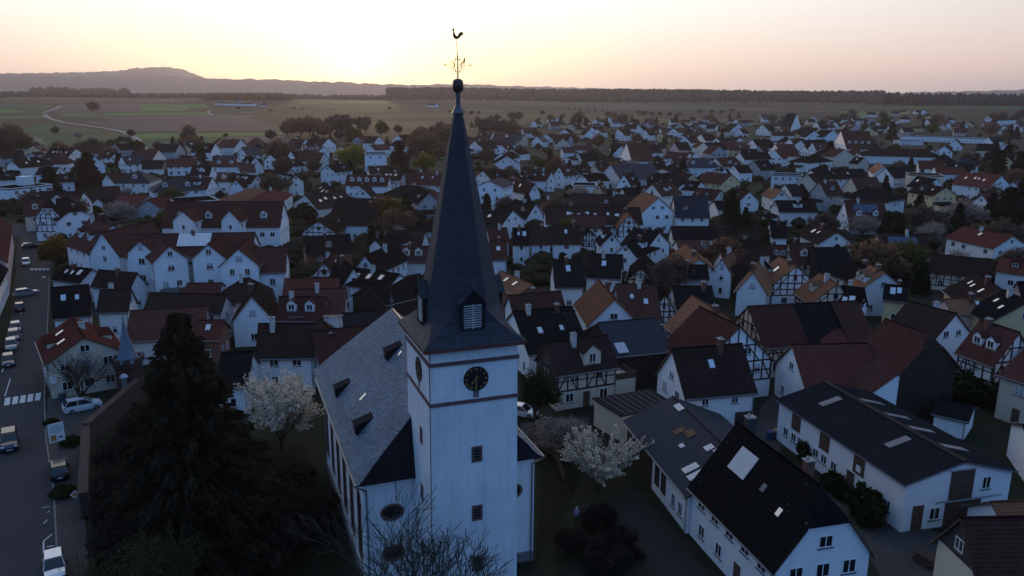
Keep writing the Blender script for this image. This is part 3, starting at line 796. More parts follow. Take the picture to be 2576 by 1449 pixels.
# oval windows, west wall beside the tower
for (x, z) in ((-1.95, 7.0), (-1.95, 3.3), (8.4, 7.0)):
    r = link('oculus', None, church, (x, W0 - .012, z))
    n = 24; a_, c_ = .78, .55
    b = MB()
    for i in range(n):
        u, v = 2 * math.pi * i / n, 2 * math.pi * (i + 1) / n
        p = lambda t, k, y: ((a_ + k) * math.cos(t), y, (c_ + k) * math.sin(t))
        b.face([p(u, 0, -.07), p(u, .2, -.07), p(v, .2, -.07), p(v, 0, -.07)]); b.face([p(u, .2, -.07), p(u, .2, .05), p(v, .2, .05), p(v, .2, -.07)])
    b.build('surround', M['sand'], r)
    b = MB(); b.face([(a_ * math.cos(2 * math.pi * i / n), -.012, c_ * math.sin(2 * math.pi * i / n)) for i in range(n)]); b.build('pane', M['pane'], r)
# ================================================================ houses
UNITCUBE = None
def unit_cube():
    global UNITCUBE
    if UNITCUBE is None:
        b = MB(); b.box(-.5, -.5, -.5, .5, .5, .5); UNITCUBE = b
    return UNITCUBE
_bm = {}
def cube_mesh(m):
    if m.name not in _bm: _bm[m.name] = unit_cube().me('beam', [m])
    return _bm[m.name]
def barobj(name, parent, p, q, w, t, m, rz=0.0):
    """a beam between two points of a face plane (local x,z of the face), as a scaled shared cube"""
    o = link(name, cube_mesh(m), parent)
    return o
_win = {}
def win_mesh(w, h, style, two):
    k = (round(w, 2), round(h, 2), style, two)
    if k in _win: return _win[k]
    f = .09 if style != 'far' else .11
    b = MB(); fr = 0
    y0, y1 = -.05, .02
    b.box(-w / 2, y0, 0, -w / 2 + f, y1, h); b.box(w / 2 - f, y0, 0, w / 2, y1, h); b.box(-w / 2 + f, y0, h - f, w / 2 - f, y1, h); b.box(-w / 2 + f, y0, 0, w / 2 - f, y1, f)
    if two: b.box(-.04, y0 + .005, f, .04, y1, h - f)
    if style == 'near':
        b.box(-w / 2 - .08, -.13, -.09, w / 2 + .08, .02, -.005, 1)
        pb = MB(); pb.box(-w / 2 + f, -.02, f, w / 2 - f, .01, h - f)
        sh = None
        r = (b.me('window', [M['frame'], M['sill']]), pb.me('pane', [M['pane']]))
    else:
        b.box(-w / 2 + f, -.015, f, w / 2 - f, .01, h - f, 1)
        r = (b.me('window', [M['frame'], M['pane']]), None)
    _win[k] = r
    return r
def window(parent, x, y, z, rz, w, h, near, two=None, blind=0.0):
    two = (w > .85) if two is None else two
    a, p = win_mesh(w, h, 'near' if near else 'far', two)
    o = link('window', a, parent, (x, y, z), rz)
    if p is not None:
        link('pane', p, o)
        if blind > 0:
            bb = MB(); bb.box(-w / 2 + .09, -.032, h - .09 - (h - .18) * blind, w / 2 - .09, -.021, h - .09); bb.build('blind', M['curtain'], o)
    return o
_sky = {}
def skylight(roof, px, py, pz, rz, pitch, w=.8, h=1.1):
    k = (w, h)
    if k not in _sky:
        b = MB(); b.box(-w / 2, -h / 2, 0, w / 2, h / 2, .07, 0); b.box(-w / 2 + .06, -h / 2 + .06, .07, w / 2 - .06, h / 2 - .06, .085, 1); _sky[k] = b.me('skylight', [M['zinc'], M['skyl']])
    o = link('skylight', _sky[k], roof, (px, py, pz)); o.rotation_euler = (pitch, 0, rz)
    return o
_chim = {}
def chimney(roof, x, y, z0, z1, m):
    k = (round(z1 - z0, 1), m.name)
    if k not in _chim:
        h = round(z1 - z0, 1); b = MB(); b.box(-.3, -.38, 0, .3, .38, h, 0); b.box(-.37, -.45, h, .37, .45, h + .12, 1); b.bar((0, -.15, h + .12), (0, -.15, h + .4), .11, 1, 8); _chim[k] = b.me('chimney', [m, M['concrete']])
    return link('chimney', _chim[k], roof, (x, y, z0))

HOUSES = []
def gable_beams(r, face, rz, W, zb, ze, zr, near, m):
    """timber framing on a gable: posts, rails and braces, each a beam"""
    def put(x0, z0, x1, z1, t=.2):
        o = link('beam', cube_mesh(m), r)
        L = math.hypot(x1 - x0, z1 - z0); a = math.atan2(z1 - z0, x1 - x0)
        cxl, czl = (x0 + x1) / 2, (z0 + z1) / 2
        o.matrix_local = face @ Matrix.Translation((cxl, -.03, czl)) @ Matrix.Rotation(-a, 4, 'Y') @ Matrix.Diagonal((L, .1, t, 1))
    hw = W / 2
    put(-hw + .1, ze, hw - .1, ze); put(-hw + .1, zb, hw - .1, zb)
    sl = (zr - ze) / hw
    zm = ze + (zr - ze) * .45; xm = hw - (zm - ze) / sl
    put(-xm, zm, xm, zm, .18)
    n = max(4, int(W / 1.3))
    for i in range(n + 1):
        x = -hw + .12 + (W - .24) * i / n
        top = ze + (hw - abs(x)) * sl - .1
        put(x, zb, x, ze)
        if top > ze + .5: put(x, ze, x, top, .18)
    for s in (-1, 1):
        put(s * (hw - .2), zb + .1, s * (hw - W / n - .1), ze - .1, .16)
        put(s * (hw * .62), ze + .1, s * (hw * .28), zm - .1, .15)
    put(-hw + .1, (zb + ze) / 2, hw - .1, (zb + ze) / 2, .16)
def front_beams(r, face, Lw, zb, ze, m):
    def put(x0, z0, x1, z1, t=.2):
        o = link('beam', cube_mesh(m), r)
        L = math.hypot(x1 - x0, z1 - z0); a = math.atan2(z1 - z0, x1 - x0)
        o.matrix_local = face @ Matrix.Translation(((x0 + x1) / 2, -.03, (z0 + z1) / 2)) @ Matrix.Rotation(-a, 4, 'Y') @ Matrix.Diagonal((L, .1, t, 1))
    put(-Lw / 2 + .1, zb, Lw / 2 - .1, zb); put(-Lw / 2 + .1, ze - .12, Lw / 2 - .1, ze - .12); put(-Lw / 2 + .1, (zb + ze) / 2, Lw / 2 - .1, (zb + ze) / 2, .14)
    n = max(4, int(Lw / 1.35))
    for i in range(n + 1):
        x = -Lw / 2 + .12 + (Lw - .24) * i / n
        put(x, zb, x, ze - .1)
        if i % 3 == 1 and i < n:
            d = (Lw - .24) / n
            put(x - d + .1, zb + .1, x, ze - .2, .14); put(x + d - .1, zb + .1, x, ze - .2, .14)

def house(c, yaw, L, W, ze, zr, roof='d', wall='w', hip=0.0, sk=0, dorm=0, chim=1, wins=True, hipA=None, hipB=None, name='house', cat='house', label=None, zb=0.0, tilt=None, solar=0, framed=False, flat=False, group=None, side=0, blindp=.25, extra=None):
    """c: centre on the ground; yaw: direction of the ridge (local x); returns the root"""
    d = math.hypot(c[0], c[1])
    near, mid = d < 175, d < 420
    root = link(name, None, None, (c[0], c[1], terrain(c[0], c[1])), yaw)
    hipA = hip if hipA is None else hipA; hipB = hip if hipB is None else hipB
    wm = M[random.choice(('w', 'w', 'w', 'w2', 'w2', 'w3'))] if wall == 'w' and d > 130 and not label else M['w'] if wall == 'F' else M['c'] if wall == 'f' else M[wall]
    hl, hw = L / 2, W / 2
    rise = zr - ze
    # walls
    b = MB()
    for s in (-1, 1):
        q = [(-hl, s * hw, 0), (hl, s * hw, 0), (hl, s * hw, ze), (-hl, s * hw, ze)]
        b.face(q if s < 0 else q[::-1])
    for s, hp in ((-1, hipA), (1, hipB)):
        q = [(s * hl, -hw, 0), (s * hl, hw, 0), (s * hl, hw, ze)]
        if not flat and hp < .99:
            f = 1 - hp
            q += [(s * hl, hw * (1 - f), ze + rise * f - .02)] + ([(s * hl, -hw * (1 - f), ze + rise * f - .02)] if hp > 0 else [])
        q += [(s * hl, -hw, ze)]
        b.face(q if s > 0 else q[::-1])
    if flat: b.face([(-hl, -hw, ze), (hl, -hw, ze), (hl, hw, ze), (-hl, hw, ze)])
    b.build('wall', wm, root)
    # roof
    b = MB(); ov, og, th = (.45, .30, .20) if d < 420 else (.4, .25, .16)
    if flat:
        b.box(-hl - .15, -hw - .15, ze - .1, hl + .15, hw + .15, ze + .22)
        for x0, y0, x1, y1 in ((-hl - .15, -hw - .15, hl + .15, -hw + .1), (-hl - .15, hw - .1, hl + .15, hw + .15), (-hl - .15, -hw + .1, -hl + .1, hw - .1), (hl - .1, -hw + .1, hl + .15, hw - .1)): b.box(x0, y0, ze + .22, x1, y1, ze + .45, 1)
        ro = b.build('roof', [RM[roof], wm], root)
    else:
        sl = rise / hw; zl = ze - ov * sl
        xa, xb = -hl - og, hl + og
        ia, ib = hipA * hw * (1 if hipA < .99 else 1), hipB * hw
        slen = math.hypot(hw + ov, rise + ov * sl)
        for s in (-1, 1):
            # main slope polygon, half hips cut the ridge ends
            def pt(x, f): return (x, s * (hw + ov) * (1 - f), zl + (zr - zl) * f)
            fa = 1 - hipA if 0 < hipA < .99 else (1 if hipA == 0 else 0); fb = 1 - hipB if 0 < hipB < .99 else (1 if hipB == 0 else 0)
            pts = [(xa, 0), (xb, 0)]
            if fb >= 1: pts += [(xb, 1)]
            else: pts += ([(xb, fb)] if fb > 0 else []) + [(xb - max(ib, .5) * (1 if fb > 0 else 1), 1)]
            if fa >= 1: pts += [(xa, 1)]
            else: pts += [(xa + max(ia, .5), 1)] + ([(xa, fa)] if fa > 0 else [])
            top = [pt(*p) for p in pts]; uv = [(p[0] + 50, p[1] * slen) for p in pts]
            bot = [(p[0], p[1], p[2] - th) for p in top]
            if s > 0: top, bot, uv = top[::-1], bot[::-1], uv[::-1]
            b.face(top, 0, uv); b.face(bot[::-1], 1)
            for i in range(len(top)):
                j = (i + 1) % len(top); b.face([top[i], bot[i], bot[j], top[j]], 1)
        for e, hp, i_ in ((-1, hipA, ia), (1, hipB, ib)):
            if hp <= 0: continue
            x = xa if e < 0 else xb
            f = 0 if hp >= .99 else 1 - hp
            y = (hw + ov) * (1 - f); z = zl + (zr - zl) * f
            q = [(x, -y, z), (x, y, z), (x - e * max(i_, .5), 0, zr)]; u = [(-y, 0), (y, 0), (0, slen * (1 - f))]
            if e < 0: q, u = q[::-1], u[::-1]
            b.face(q, 0, u)
        if d < 300:
            xr0, xr1 = xa + (max(ia, .5) if hipA > 0 else 0), xb - (max(ib, .5) if hipB > 0 else 0)
            if xr1 - xr0 > .5: b.bar((xr0, 0, zr - .02), (xr1, 0, zr - .02), .13, 2, 6)
        ro = b.build('roof', [RM[roof], M['wood'] if roof not in 'g' else M['zinc'], RM[roof]], root, uv=True)
    # which faces look toward the viewpoint
    cv = Vector((-c[0], -c[1], 0)).normalized()
    ca, sa = math.cos(yaw), math.sin(yaw)
    nrm = {'front': Vector((sa, -ca, 0)), 'back': Vector((-sa, ca, 0)), 'A': Vector((-ca, -sa, 0)), 'B': Vector((ca, sa, 0))}
    rzf = {'front': 0, 'back': math.pi, 'A': -math.pi / 2, 'B': math.pi / 2}
    def facemat(f):
        off = {'front': (0, -hw, 0), 'back': (0, hw, 0), 'A': (-hl, 0, 0), 'B': (hl, 0, 0)}[f]
        return Matrix.Translation(off) @ Matrix.Rotation(rzf[f], 4, 'Z')
    seen = [f for f in nrm if nrm[f].dot(cv) > (.05 if not near else -.1)]
    if wins:
        st = 2.75
        for f in seen:
            fm = facemat(f); span = L if f in ('front', 'back') else W
            isg = f in 'AB'
            nst = max(1, int((ze + .3) / st))
            rows = [.95 + k * (ze / nst) for k in range(nst)]
            if isg and not flat:
                hp = hipA if f == 'A' else hipB
                if hp < .8 and rise > 2.2: rows.append(ze + .55 if rise < 4.5 else ze + .9)
                if rise > 6.2 and hp < .4: rows.append(ze + 3.6)
            for k, z in enumerate(rows):
                avail = span - 1.2
                if isg and z > ze - .6:
                    avail = 2 * hw * (1 - (z + 1.2 - ze) / rise) - .3
                if avail < .9: continue
                step = random.uniform(2.1, 2.8) if near else random.uniform(2.3, 3.4) if mid else random.uniform(3.2, 4.5)
                n = max(1, int(avail / step))
                if not mid and random.random() < .35: continue
                ww = random.choice((.95, 1.05, 1.25)) if span > 5 else .8
                hh = 1.25 if z < ze else 1.05
                for i in range(n):
                    if random.random() < .12 and n > 2: continue
                    x = (i + .5) / n * avail - avail / 2
                    p = fm @ Vector((x, 0, z))
                    if k == 0 and nst > 1 and not isg and i == n // 2 and near:
                        bb = MB(); bb.box(-.5, -.04, -.95, .5, .02, 1.15); bb.build('door', M['wood'], root, (p.x, p.y, p.z), rzf[f]); continue
                    window(root, p.x, p.y, p.z, rzf[f], ww, min(hh, max(.7, ze - z - .1)) if not isg else hh, near, None, random.choice((.35, .5, .9)) if near and random.random() < blindp else 0)
    if wall in 'Ff':
        bmx = M['beam']
        for f in seen:
            fm = facemat(f)
            zb_ = 2.6 if ze > 4.4 else 1.0
            if f in 'AB': gable_beams(root, fm, 0, W, zb_, ze - .05, zr, near, bmx)
            else: front_beams(root, fm, L, zb_, ze - .1, bmx)
    if not flat:
        sl = rise / hw; pit = math.atan(sl)
        sgn = -1 if nrm['front'].dot(cv) > 0 else 1
        bothsides = (sgn, -sgn)
        for i in range(sk):
            s = sgn if side == 0 else side
            if side == 0 and i % 3 == 2: s = -sgn if abs(nrm['front'].dot(cv)) < .6 else sgn
            x = (-.34 + .68 * (i + .5) / sk + random.uniform(-.04, .04)) * L; f = random.uniform(.45, .62)
            skylight(ro, x, s * hw * (1 - f), ze + rise * f + .13, 0, -pit * s, *random.choice(((.8, 1.2), (.95, 1.4), (.65, 1.0))))
        for i in range(dorm):
            x = (-.5 + (i + .5) / dorm) * (L - 1.5)
            dormer(root, x, sgn, hw, ze, rise, roof, wm, near)
        for i in range(chim):
            x = random.uniform(-.3, .3) * L if chim == 1 else (-.28 + .5 * i) * L
            y = random.choice((-.5, .5))
            zc = zr - abs(y) * sl
            chimney(ro, x, y, zc - .4, zr + random.uniform(.5, .95), M['chim'] if random.random() < .6 else M['chimw'])
        if solar:
            s = sgn; f0, f1 = .35, .85
            for i in range(solar):
                o = link('solar_panel', cube_mesh(M['solar']), ro)
                x = (-.32 + .62 * (i + .5) / solar) * L
                f = .6
                o.matrix_local = Matrix.Translation((x, s * hw * (1 - f), ze + rise * f + .16)) @ Matrix.Rotation(-pit * s, 4, 'X') @ Matrix.Diagonal((.6 * L / solar, math.hypot(hw, rise) * .36, .05, 1))
        if near and roof != 'g':
            for s in (-1, 1):
                bb = MB(); y = s * (hw + ov + .06); zz = ze - ov * sl - .02
                bb.bar((-hl - og, y, zz), (hl + og, y, zz), .075, 0, 6); bb.build('gutter', M['zinc'], ro)
            s = sgn
            bb = MB(); bb.bar((hl - .15, s * (hw + ov), ze - ov * sl - .1), (hl - .15, s * (hw + .1), ze - .7), .05); bb.bar((hl - .15, s * (hw + .1), ze - .7), (hl - .15, s * (hw + .1), 0), .05); bb.build('downpipe', M['zinc'], root)
    if not near and not label and not flat and name == 'house':
        q = random.random()
        if q < .34:      # a low side building joined to the house
            sx = random.choice((-1, 1)); aw, al, ah = random.uniform(2.6, 4.2), W * random.uniform(.5, .85), random.uniform(2.3, 3.0)
            bb = MB(); y0 = random.uniform(-.4, .4) * (W - al)
            x0, x1 = (hl - .02, hl + aw) if sx > 0 else (-hl - aw, -hl + .02)
            bb.box(x0, y0 - al / 2, 0, x1, y0 + al / 2, ah, 0)
            za, zb_ = (ah + 1.0, ah + .05) if sx > 0 else (ah + .05, ah + 1.0)
            o_ = .3
            tp = [(x0 - (o_ if sx < 0 else 0), y0 - al / 2 - o_, za), (x1 + (o_ if sx > 0 else 0), y0 - al / 2 - o_, zb_), (x1 + (o_ if sx > 0 else 0), y0 + al / 2 + o_, zb_), (x0 - (o_ if sx < 0 else 0), y0 + al / 2 + o_, za)]
            bb.face(tp, 1, [(0, 0), (aw, 0), (aw, al), (0, al)]); bb.face([(a, b2, c2 - .12) for a, b2, c2 in tp[::-1]], 1)
            for i in range(4): bb.face([tp[i], (tp[i][0], tp[i][1], tp[i][2] - .12), (tp[(i + 1) % 4][0], tp[(i + 1) % 4][1], tp[(i + 1) % 4][2] - .12), tp[(i + 1) % 4]], 1)
            bb.build('side_building', [wm, RM[random.choice((roof, 'd', 'g'))]], root, uv=True)
        if .2 < q < .5 and not dorm and d < 420:
            sgn2 = -1 if nrm['front'].dot(cv) > 0 else 1
            dormer(root, random.uniform(-.2, .2) * L, sgn2, hw, ze, rise, roof, random.choice((wm, M['dc'], M['wood'])), near, w=random.uniform(1.5, 3.2), h=1.25, f=.3, gable=random.random() < .5)
    HOUSES.append(dict(o=root, roof=roof, wall=wall, sk=sk, dorm=dorm, c=c, L=L, W=W, ze=ze, zr=zr, yaw=yaw, hip=max(hipA, hipB), label=label, cat=cat, d=d, solar=solar, flat=flat, group=group))
    root['category'] = cat
    if label: root['label'] = label
    return root
def dormer(root, x, s, hw, ze, rise, roof, wm, near, w=1.5, h=1.35, f=.30, gable=True, cl=None, roofm=None):
    r = link('dormer', None, root, (x, s * hw * (1 - f), ze + rise * f), 0 if s < 0 else math.pi)
    sl = rise / hw; dp = h / sl; dp2 = (h + (w / 2 if gable else .2)) / sl
    b = MB(); m = cl or wm
    b.face([(-w / 2, 0, 0), (w / 2, 0, 0), (w / 2, 0, h), (-w / 2, 0, h)])
    if gable: b.face([(-w / 2, 0, h), (w / 2, 0, h), (0, 0, h + w * .42)])
    for q in (-1, 1): b.face([(q * w / 2, 0, 0), (q * w / 2, 0, h), (q * w / 2, dp, h)] if q > 0 else [(q * w / 2, dp, h), (q * w / 2, 0, h), (q * w / 2, 0, 0)])
    b.build('cheek', m, r)
    b = MB(); o = .16; rm = RM[roof] if roofm is None else roofm
    if gable:
        dpr = (h + w * .42) / sl
        for q in (-1, 1):
            p = [(q * (w / 2 + o), -o, h - o * .84), (0, -o, h + w * .42 + .02), (0, dpr, h + w * .42 + .02), (q * (w / 2 + o), dp, h - o * .84)]
            uv = [(0, 0), (0, w * .6), (dpr, w * .6), (dp, 0)]
            b.face(p if q < 0 else p[::-1], 0, uv if q < 0 else uv[::-1])
            b.face([(a, bb_, c - .07) for a, bb_, c in (p[::-1] if q < 0 else p)], 0)
            b.face([p[0], (p[0][0], p[0][1], p[0][2] - .07), (p[1][0], p[1][1], p[1][2] - .07), p[1]], 0)
    else:
        e = dp + .5
        b.obox((0, e / 2 - o, h + .08), (w / 2 + o, 0, 0), (0, e / 2 + o, .10), (0, 0, .06))
    b.build('dormer_roof', rm, r, uv=True)
    window(r, 0, -.005, .22, 0, min(1.05, w - .35), h - .35, near, True)
    return r

def solveG(xl, yl, xr, yr, xa, ya, ze, L):
    a, b = at(xl, yl, ze), at(xr, yr, ze)
    u = (b - a); u.z = 0; W = u.length; u.normalize()
    away = Vector((-u.y, u.x, 0))
    if away.dot(a + b) < 0: away = -away
    m = (a + b) / 2
    d = ray(xa, ya); nn = away
    t = (m - CAMP).dot(nn) / d.dot(nn)
    zr = (CAMP + d * t).z
    W -= .5
    zr = min(max(zr, ze + W * .22), ze + W * .75)
    c = m + away * (L / 2 + .15)
    xd = -away
    return c, math.atan2(xd.y, xd.x), L, max(W, 3), zr
def solveE(xl, yl, xr, yr, xm, ym, ze, pitch):
    a, b = at(xl, yl, ze), at(xr, yr, ze)
    u = b - a; u.z = 0; L = u.length; u.normalize()
    away = Vector((-u.y, u.x, 0))
    if away.dot(a + b) < 0: away = -away
    m = (a + b) / 2
    best = None
    for i in range(60, 420):
        r = i * .025
        p = m + away * r; p.z = ze + r * math.tan(R(pitch))
        q = proj(p); e = abs(q[1] - ym) + .25 * abs(q[0] - xm)
        if best is None or e < best[0]: best = (e, r)
    r = best[1]
    zr = ze + r * math.tan(R(pitch))
    c = m + away * r
    return c, math.atan2(u.y, u.x), max(L - .6, 3), max(2 * (r - .4), 3), zr
def G(xl, yl, xr, yr, xa, ya, ze, L, roof, wall, **k):
    c, yaw, L, W, zr = solveG(xl, yl, xr, yr, xa, ya, ze, L); return house((c.x, c.y), yaw, L, W, ze, zr, roof, wall, **k)
def E(xl, yl, xr, yr, xm, ym, ze, roof, wall, pitch=43, **k):
    c, yaw, L, W, zr = solveE(xl, yl, xr, yr, xm, ym, ze, pitch); return house((c.x, c.y), yaw, L, W, ze, zr, roof, wall, **k)
def RG(x1, y1, x2, y2, zr, W, ze, roof, wall, **k):
    a, b = at(x1, y1, zr), at(x2, y2, zr); u = b - a
    L = u.length
    if k.get('hip', 0) >= .99: L += W * .9
    c = (a + b) / 2
    yaw = math.atan2(u.y, u.x) if u.length > .3 else 0.3
    return house((c.x, c.y), yaw, max(L - .5, 3.5), W, ze, zr, roof, wall, **k)
# ---------------------------------------------------------------- near buildings round the church
E(1951, 1001, 2278, 1218, 2261, 1048, 5.2, 'g', 'w', 14, name='barn', cat='barn', label='long white workshop barn with grey sheet roof and dark sliding gates', wins=False, chim=0)
E(1730, 1212, 1947, 1429, 1964, 1145, 5.3, 'D', 'w', 50, hipB=.42, chim=1, label='white two-storey house with black tiled half-hip roof and large roof solar panel', blindp=.1)
E(1566, 1054, 1725, 1247, 1762, 1076, 4.1, 's', 'w', 22, chim=0, wins=False, name='annex', cat='annex', label='low white annex with patched corrugated roof joining the half-hip house')
E(1724, 996, 1908, 979.7, 1769, 870, 5.2, 'b', 'w', 45, sk=1, chim=1, label='white house with steep brown roof beside the barn yard gate')
E(1400, 940, 1560, 917, 1444, 852, 5.3, 'b', 'f', 42, chim=1, label='cream half-timbered house with gabled dormer facing the churchyard')
E(1548, 895, 1700, 880, 1606, 805, 5.0, 's', 't', 26, chim=0, wins=False, name='barn', cat='barn', label='dark open barn with blue corrugated roof and one pale sheet')
RG(1759, 770, 1863, 820, 10.5, 11, 5.4, 'r', 'F', chim=0, label='tall red-roofed barn house with white timbered gable', name='barn', cat='barn')
RG(1741, 742, 1838, 800, 9.5, 8, 5, 'o', 'F', chim=1, label='orange-lit steep old roof just behind the white timbered barn gable')
RG(1881, 770, 1992, 764, 9.5, 10.5, 5, 'r', 'f', chim=0, name='barn', cat='barn', label='first red bay of the long timber barn row by the yard')
RG(1992, 764, 2092, 759, 9.4, 10.5, 5, 'd', 'f', chim=0, name='barn', cat='barn', label='dark-roofed middle bay of the long timber barn row')
RG(2092, 759, 2158, 756, 9.6, 10.5, 5, 'r', 'f', chim=0, name='barn', cat='barn', label='red end bay of the long timber barn row')
RG(2052, 827, 2157, 825, 6.3, 7, 4, 'R', 't', chim=0, wins=False, name='shed', cat='shed', label='low red lean barn roof before the timber barn row')
RG(1992, 866, 2182, 862, 8.6, 9, 4.6, 'R', 'w', chim=0, name='barn', cat='barn', label='red-roofed barn wing with white end gable facing the yard')
RG(2227, 801, 2352, 845, 11.2, 9, 7.0, 'r', 't', chim=0, wins=False, hipB=.35, name='barn', cat='barn', label='huge red tiled barn with black boarded gable end')
E(2402, 878, 2500, 915, 2487, 819, 5.5, 'r', 'F', 48, dorm=2, chim=1, label='white half-timbered house with red roof and two dormers beyond the huge barn')
RG(2285, 756, 2407, 788, 9.5, 11, 5, 'b', 'w', chim=1, label='dark brown roofed house wedged behind the huge red barn')
RG(2585, 868, 2700, 900, 9, 10, 6, 'r', 'c', chim=0, label='cream house with red roof cut by the frame beside the timbered house')
G(2352, 1350, 2462, 1455, 2423, 1304, 5, 12, 'r', 'c', chim=1, label='cream house with red-brown roof and slate-hung gable in the lower corner')
RG(2494, 1262, 2600, 1257, 5, 6, 3, 'o', 'w', chim=0, wins=False, name='garage', cat='garage', label='small orange-tiled garage between the workshop barn and the corner house')
RG(2372, 1004, 2440, 1019, 3.6, 5, 2.6, 'd', 'w', chim=0, wins=False, name='shed', cat='shed', label='tiny dark-roofed shed behind the workshop barn')
RG(2575, 1070, 2680, 1082, 5.5, 9, 4, 'd', 'w', chim=0, wins=False, name='shed', cat='shed', label='dark roof edge with white wall beside the cut red-roofed house')
G(114, 912, 314, 880, 212, 847, 5.3, 11.5, 'R', 'c', chim=1, sk=2, label='cream gabled house with bright red roof beside the street')
E(690, 800, 814, 802, 734, 746, 4.6, 'r', 'w', 45, dorm=2, chim=1, label='red-roofed house with two pointed dormers above the blossom tree')
G(582, 805, 690, 800, 643, 743, 4.6, 9, 'b', 'w', chim=1, label='white gable with tall narrow windows attached to the two-dormer house')
E(640, 893, 790, 891, 709, 813, 5.4, 'b', 'w', 50, chim=1, label='brown-roofed house with white ground floor right behind the blossom tree')
RG(560, 886, 634, 884, 7, 8, 4, 'd', 'w', chim=0, label='black-roofed low house between tall conifer and blossom tree house')
RG(784, 833, 941, 816, 8, 9.5, 4.6, 'r', 'w', chim=0, label='long wavy red roof close behind the nave roof')
RG(804, 799, 832, 829, 8.2, 8, 5, 'b', 'w', chim=0, sk=2, label='small brown roof with bright ridge beside the glaring solar panel')
E(864, 822, 956, 815, 905, 785, 5.4, 'g', 'w', 18, chim=0, wins=False, name='shed', cat='shed', label='grey corrugated shed roof by the nave finial')
G(883, 741, 972, 765, 917, 714, 4, 12, 'd', 't', chim=0, wins=False, name='barn', cat='barn', label='black boarded barn gable behind the grey corrugated shed')
RG(1290, 783, 1440, 770, 8.6, 13, 4.2, 'D', 'w', chim=2, sk=2, label='wide moss-speckled black roof with two chimneys beside the spire')
# ---------------------------------------------------------------- old town behind
G(856, 722, 925, 716, 888, 674, 5, 12, 'd', 'w', chim=1); G(886, 678, 953, 683, 915, 642, 6, 14, 'd', 'w'); G(969, 730, 1040, 706, 1016, 685, 5.5, 11, 'd', 'w', sk=3)
G(926, 618, 963, 622, 941, 602, 6, 12, 'd', 'w', chim=0); G(780, 697, 852, 697, 810, 660, 4.5, 12, 'b', 'F', sk=1)
E(770, 640, 890, 632, 835, 592, 5.5, 'd', 'k', dorm=1, label='dark red brick house with flat dormer'); E(961, 654, 1079, 656, 1022, 618, 5, 'r', 'w', dorm=3)
RG(716, 701, 854, 698, 6.6, 8, 4.4, 'R', 'w', chim=0); RG(735, 728, 870, 724, 8, 10, 5, 'r', 'w', sk=1)
E(125, 701, 198, 710, 203, 672, 4.6, 'd', 'w', 30, sk=3); E(225, 716, 325, 725, 293, 682, 4.8, 'b', 'w'); E(130, 798, 230, 788, 186, 719, 4.8, 'd', 'w', sk=2, chim=0)
E(240, 781, 323, 778, 296, 727, 5, 'b', 'w'); E(357, 779, 555, 785, 463, 738, 5.4, 'b', 'w', 38, chim=1); RG(328, 781, 522, 770, 7, 12, 4, 'r', 'w', chim=0)
RG(498, 805, 564, 804, 6, 6, 4, 'R', 'k', sk=1, chim=0); RG(470, 712, 560, 711, 6, 8, 4, 'r', 'w', chim=0); RG(604, 700, 634, 698, 8, 8, 5, 'b', 'w', hip=1.0)
# the white gabled complex with red-brown roofs
for a in ((330, 589, 642, 584, 12.4, 10, 9.0), ): RG(*a, 'r', 'w', chim=1, label='long main block of the white gabled residence with red-brown roof', name='residence', cat='building')
for i, a in enumerate(((316, 635, 391, 635, 350, 605, 9.9, 9), (382, 657, 475, 648, 429, 617, 9.4, 10), (480, 648, 570, 647, 526, 613, 9.6, 10), (551, 666, 652, 664, 602, 624, 9.0, 10))):
    G(*a, 'r', 'w', chim=0, name='residence', cat='building', label=['first and smallest', 'second', 'third', 'fourth and widest'][i] + ' white gable of the residence, counted from the street')
RG(606, 624, 722, 621, 11, 9, 7.4, 'r', 'w', chim=0, name='residence', cat='building', label='white end wing of the residence with red roof beside the timber gable house')
E(161, 611, 217, 631, 256, 556, 8.3, 'r', 'w', 40, dorm=2, chim=1, name='residence', cat='building', label='street corner wing of the residence with two white dormers')
G(222, 634, 300, 640, 260, 584, 8.3, 14, 'r', 'w', chim=0, name='residence', cat='building', label='narrow white gable between the residence corner wing and its first gable')
RG(420, 507, 714, 506, 13, 12, 7.8, 'r', 'w', chim=0, dorm=4, name='residence', cat='building', label='rear block of the residence with little white gabled dormers')
for i, a in enumerate(((431, 553, 488, 553, 453, 530, 10.1, 8), (553, 553, 603, 553, 576, 528, 10.1, 8))):
    G(*a, 'r', 'w', chim=0, name='residence', cat='building', label=('white cross gable of the residence rear block nearer the car park', 'white cross gable of the residence rear block farther from the car park')[i])
# beyond
G(1613, 533, 1697, 531, 1657, 496, 6.6, 13, 'o', 'w'); E(1699, 543, 1787, 544, 1738, 493, 5.5, 's', 'w'); G(1553, 570, 1611, 571, 1586, 541, 5.4, 12, 'o', 'F')
E(1430, 568, 1527, 570, 1479, 540, 5.5, 'r', 'w'); E(1388, 609, 1464, 609, 1427, 566, 5.5, 'b', 'w', sk=1); E(1335, 610, 1388, 610, 1364, 572, 5.5, 'b', 'w'); E(1290, 612, 1335, 612, 1316, 573, 5.5, 'd', 'w', sk=2)
G(1465, 592, 1500, 592, 1483, 581, 4, 5, 'd', 'F', chim=0); G(1511, 614, 1567, 614, 1540, 588, 6, 8, 'd', 'w'); G(1544, 636, 1602, 643, 1574, 613, 6, 13, 'd', 'w'); RG(1593, 573, 1660, 583, 9.5, 9, 6.4, 'd', 'w')
RG(1480, 637, 1567, 641, 9, 9, 5.4, 'd', 'w', sk=1); G(1575, 702, 1648, 706, 1615, 675, 4.5, 15, 'd', 'f', chim=0); E(1395, 718, 1472, 717, 1420, 652, 5, 'd', 'w', 46, sk=1)
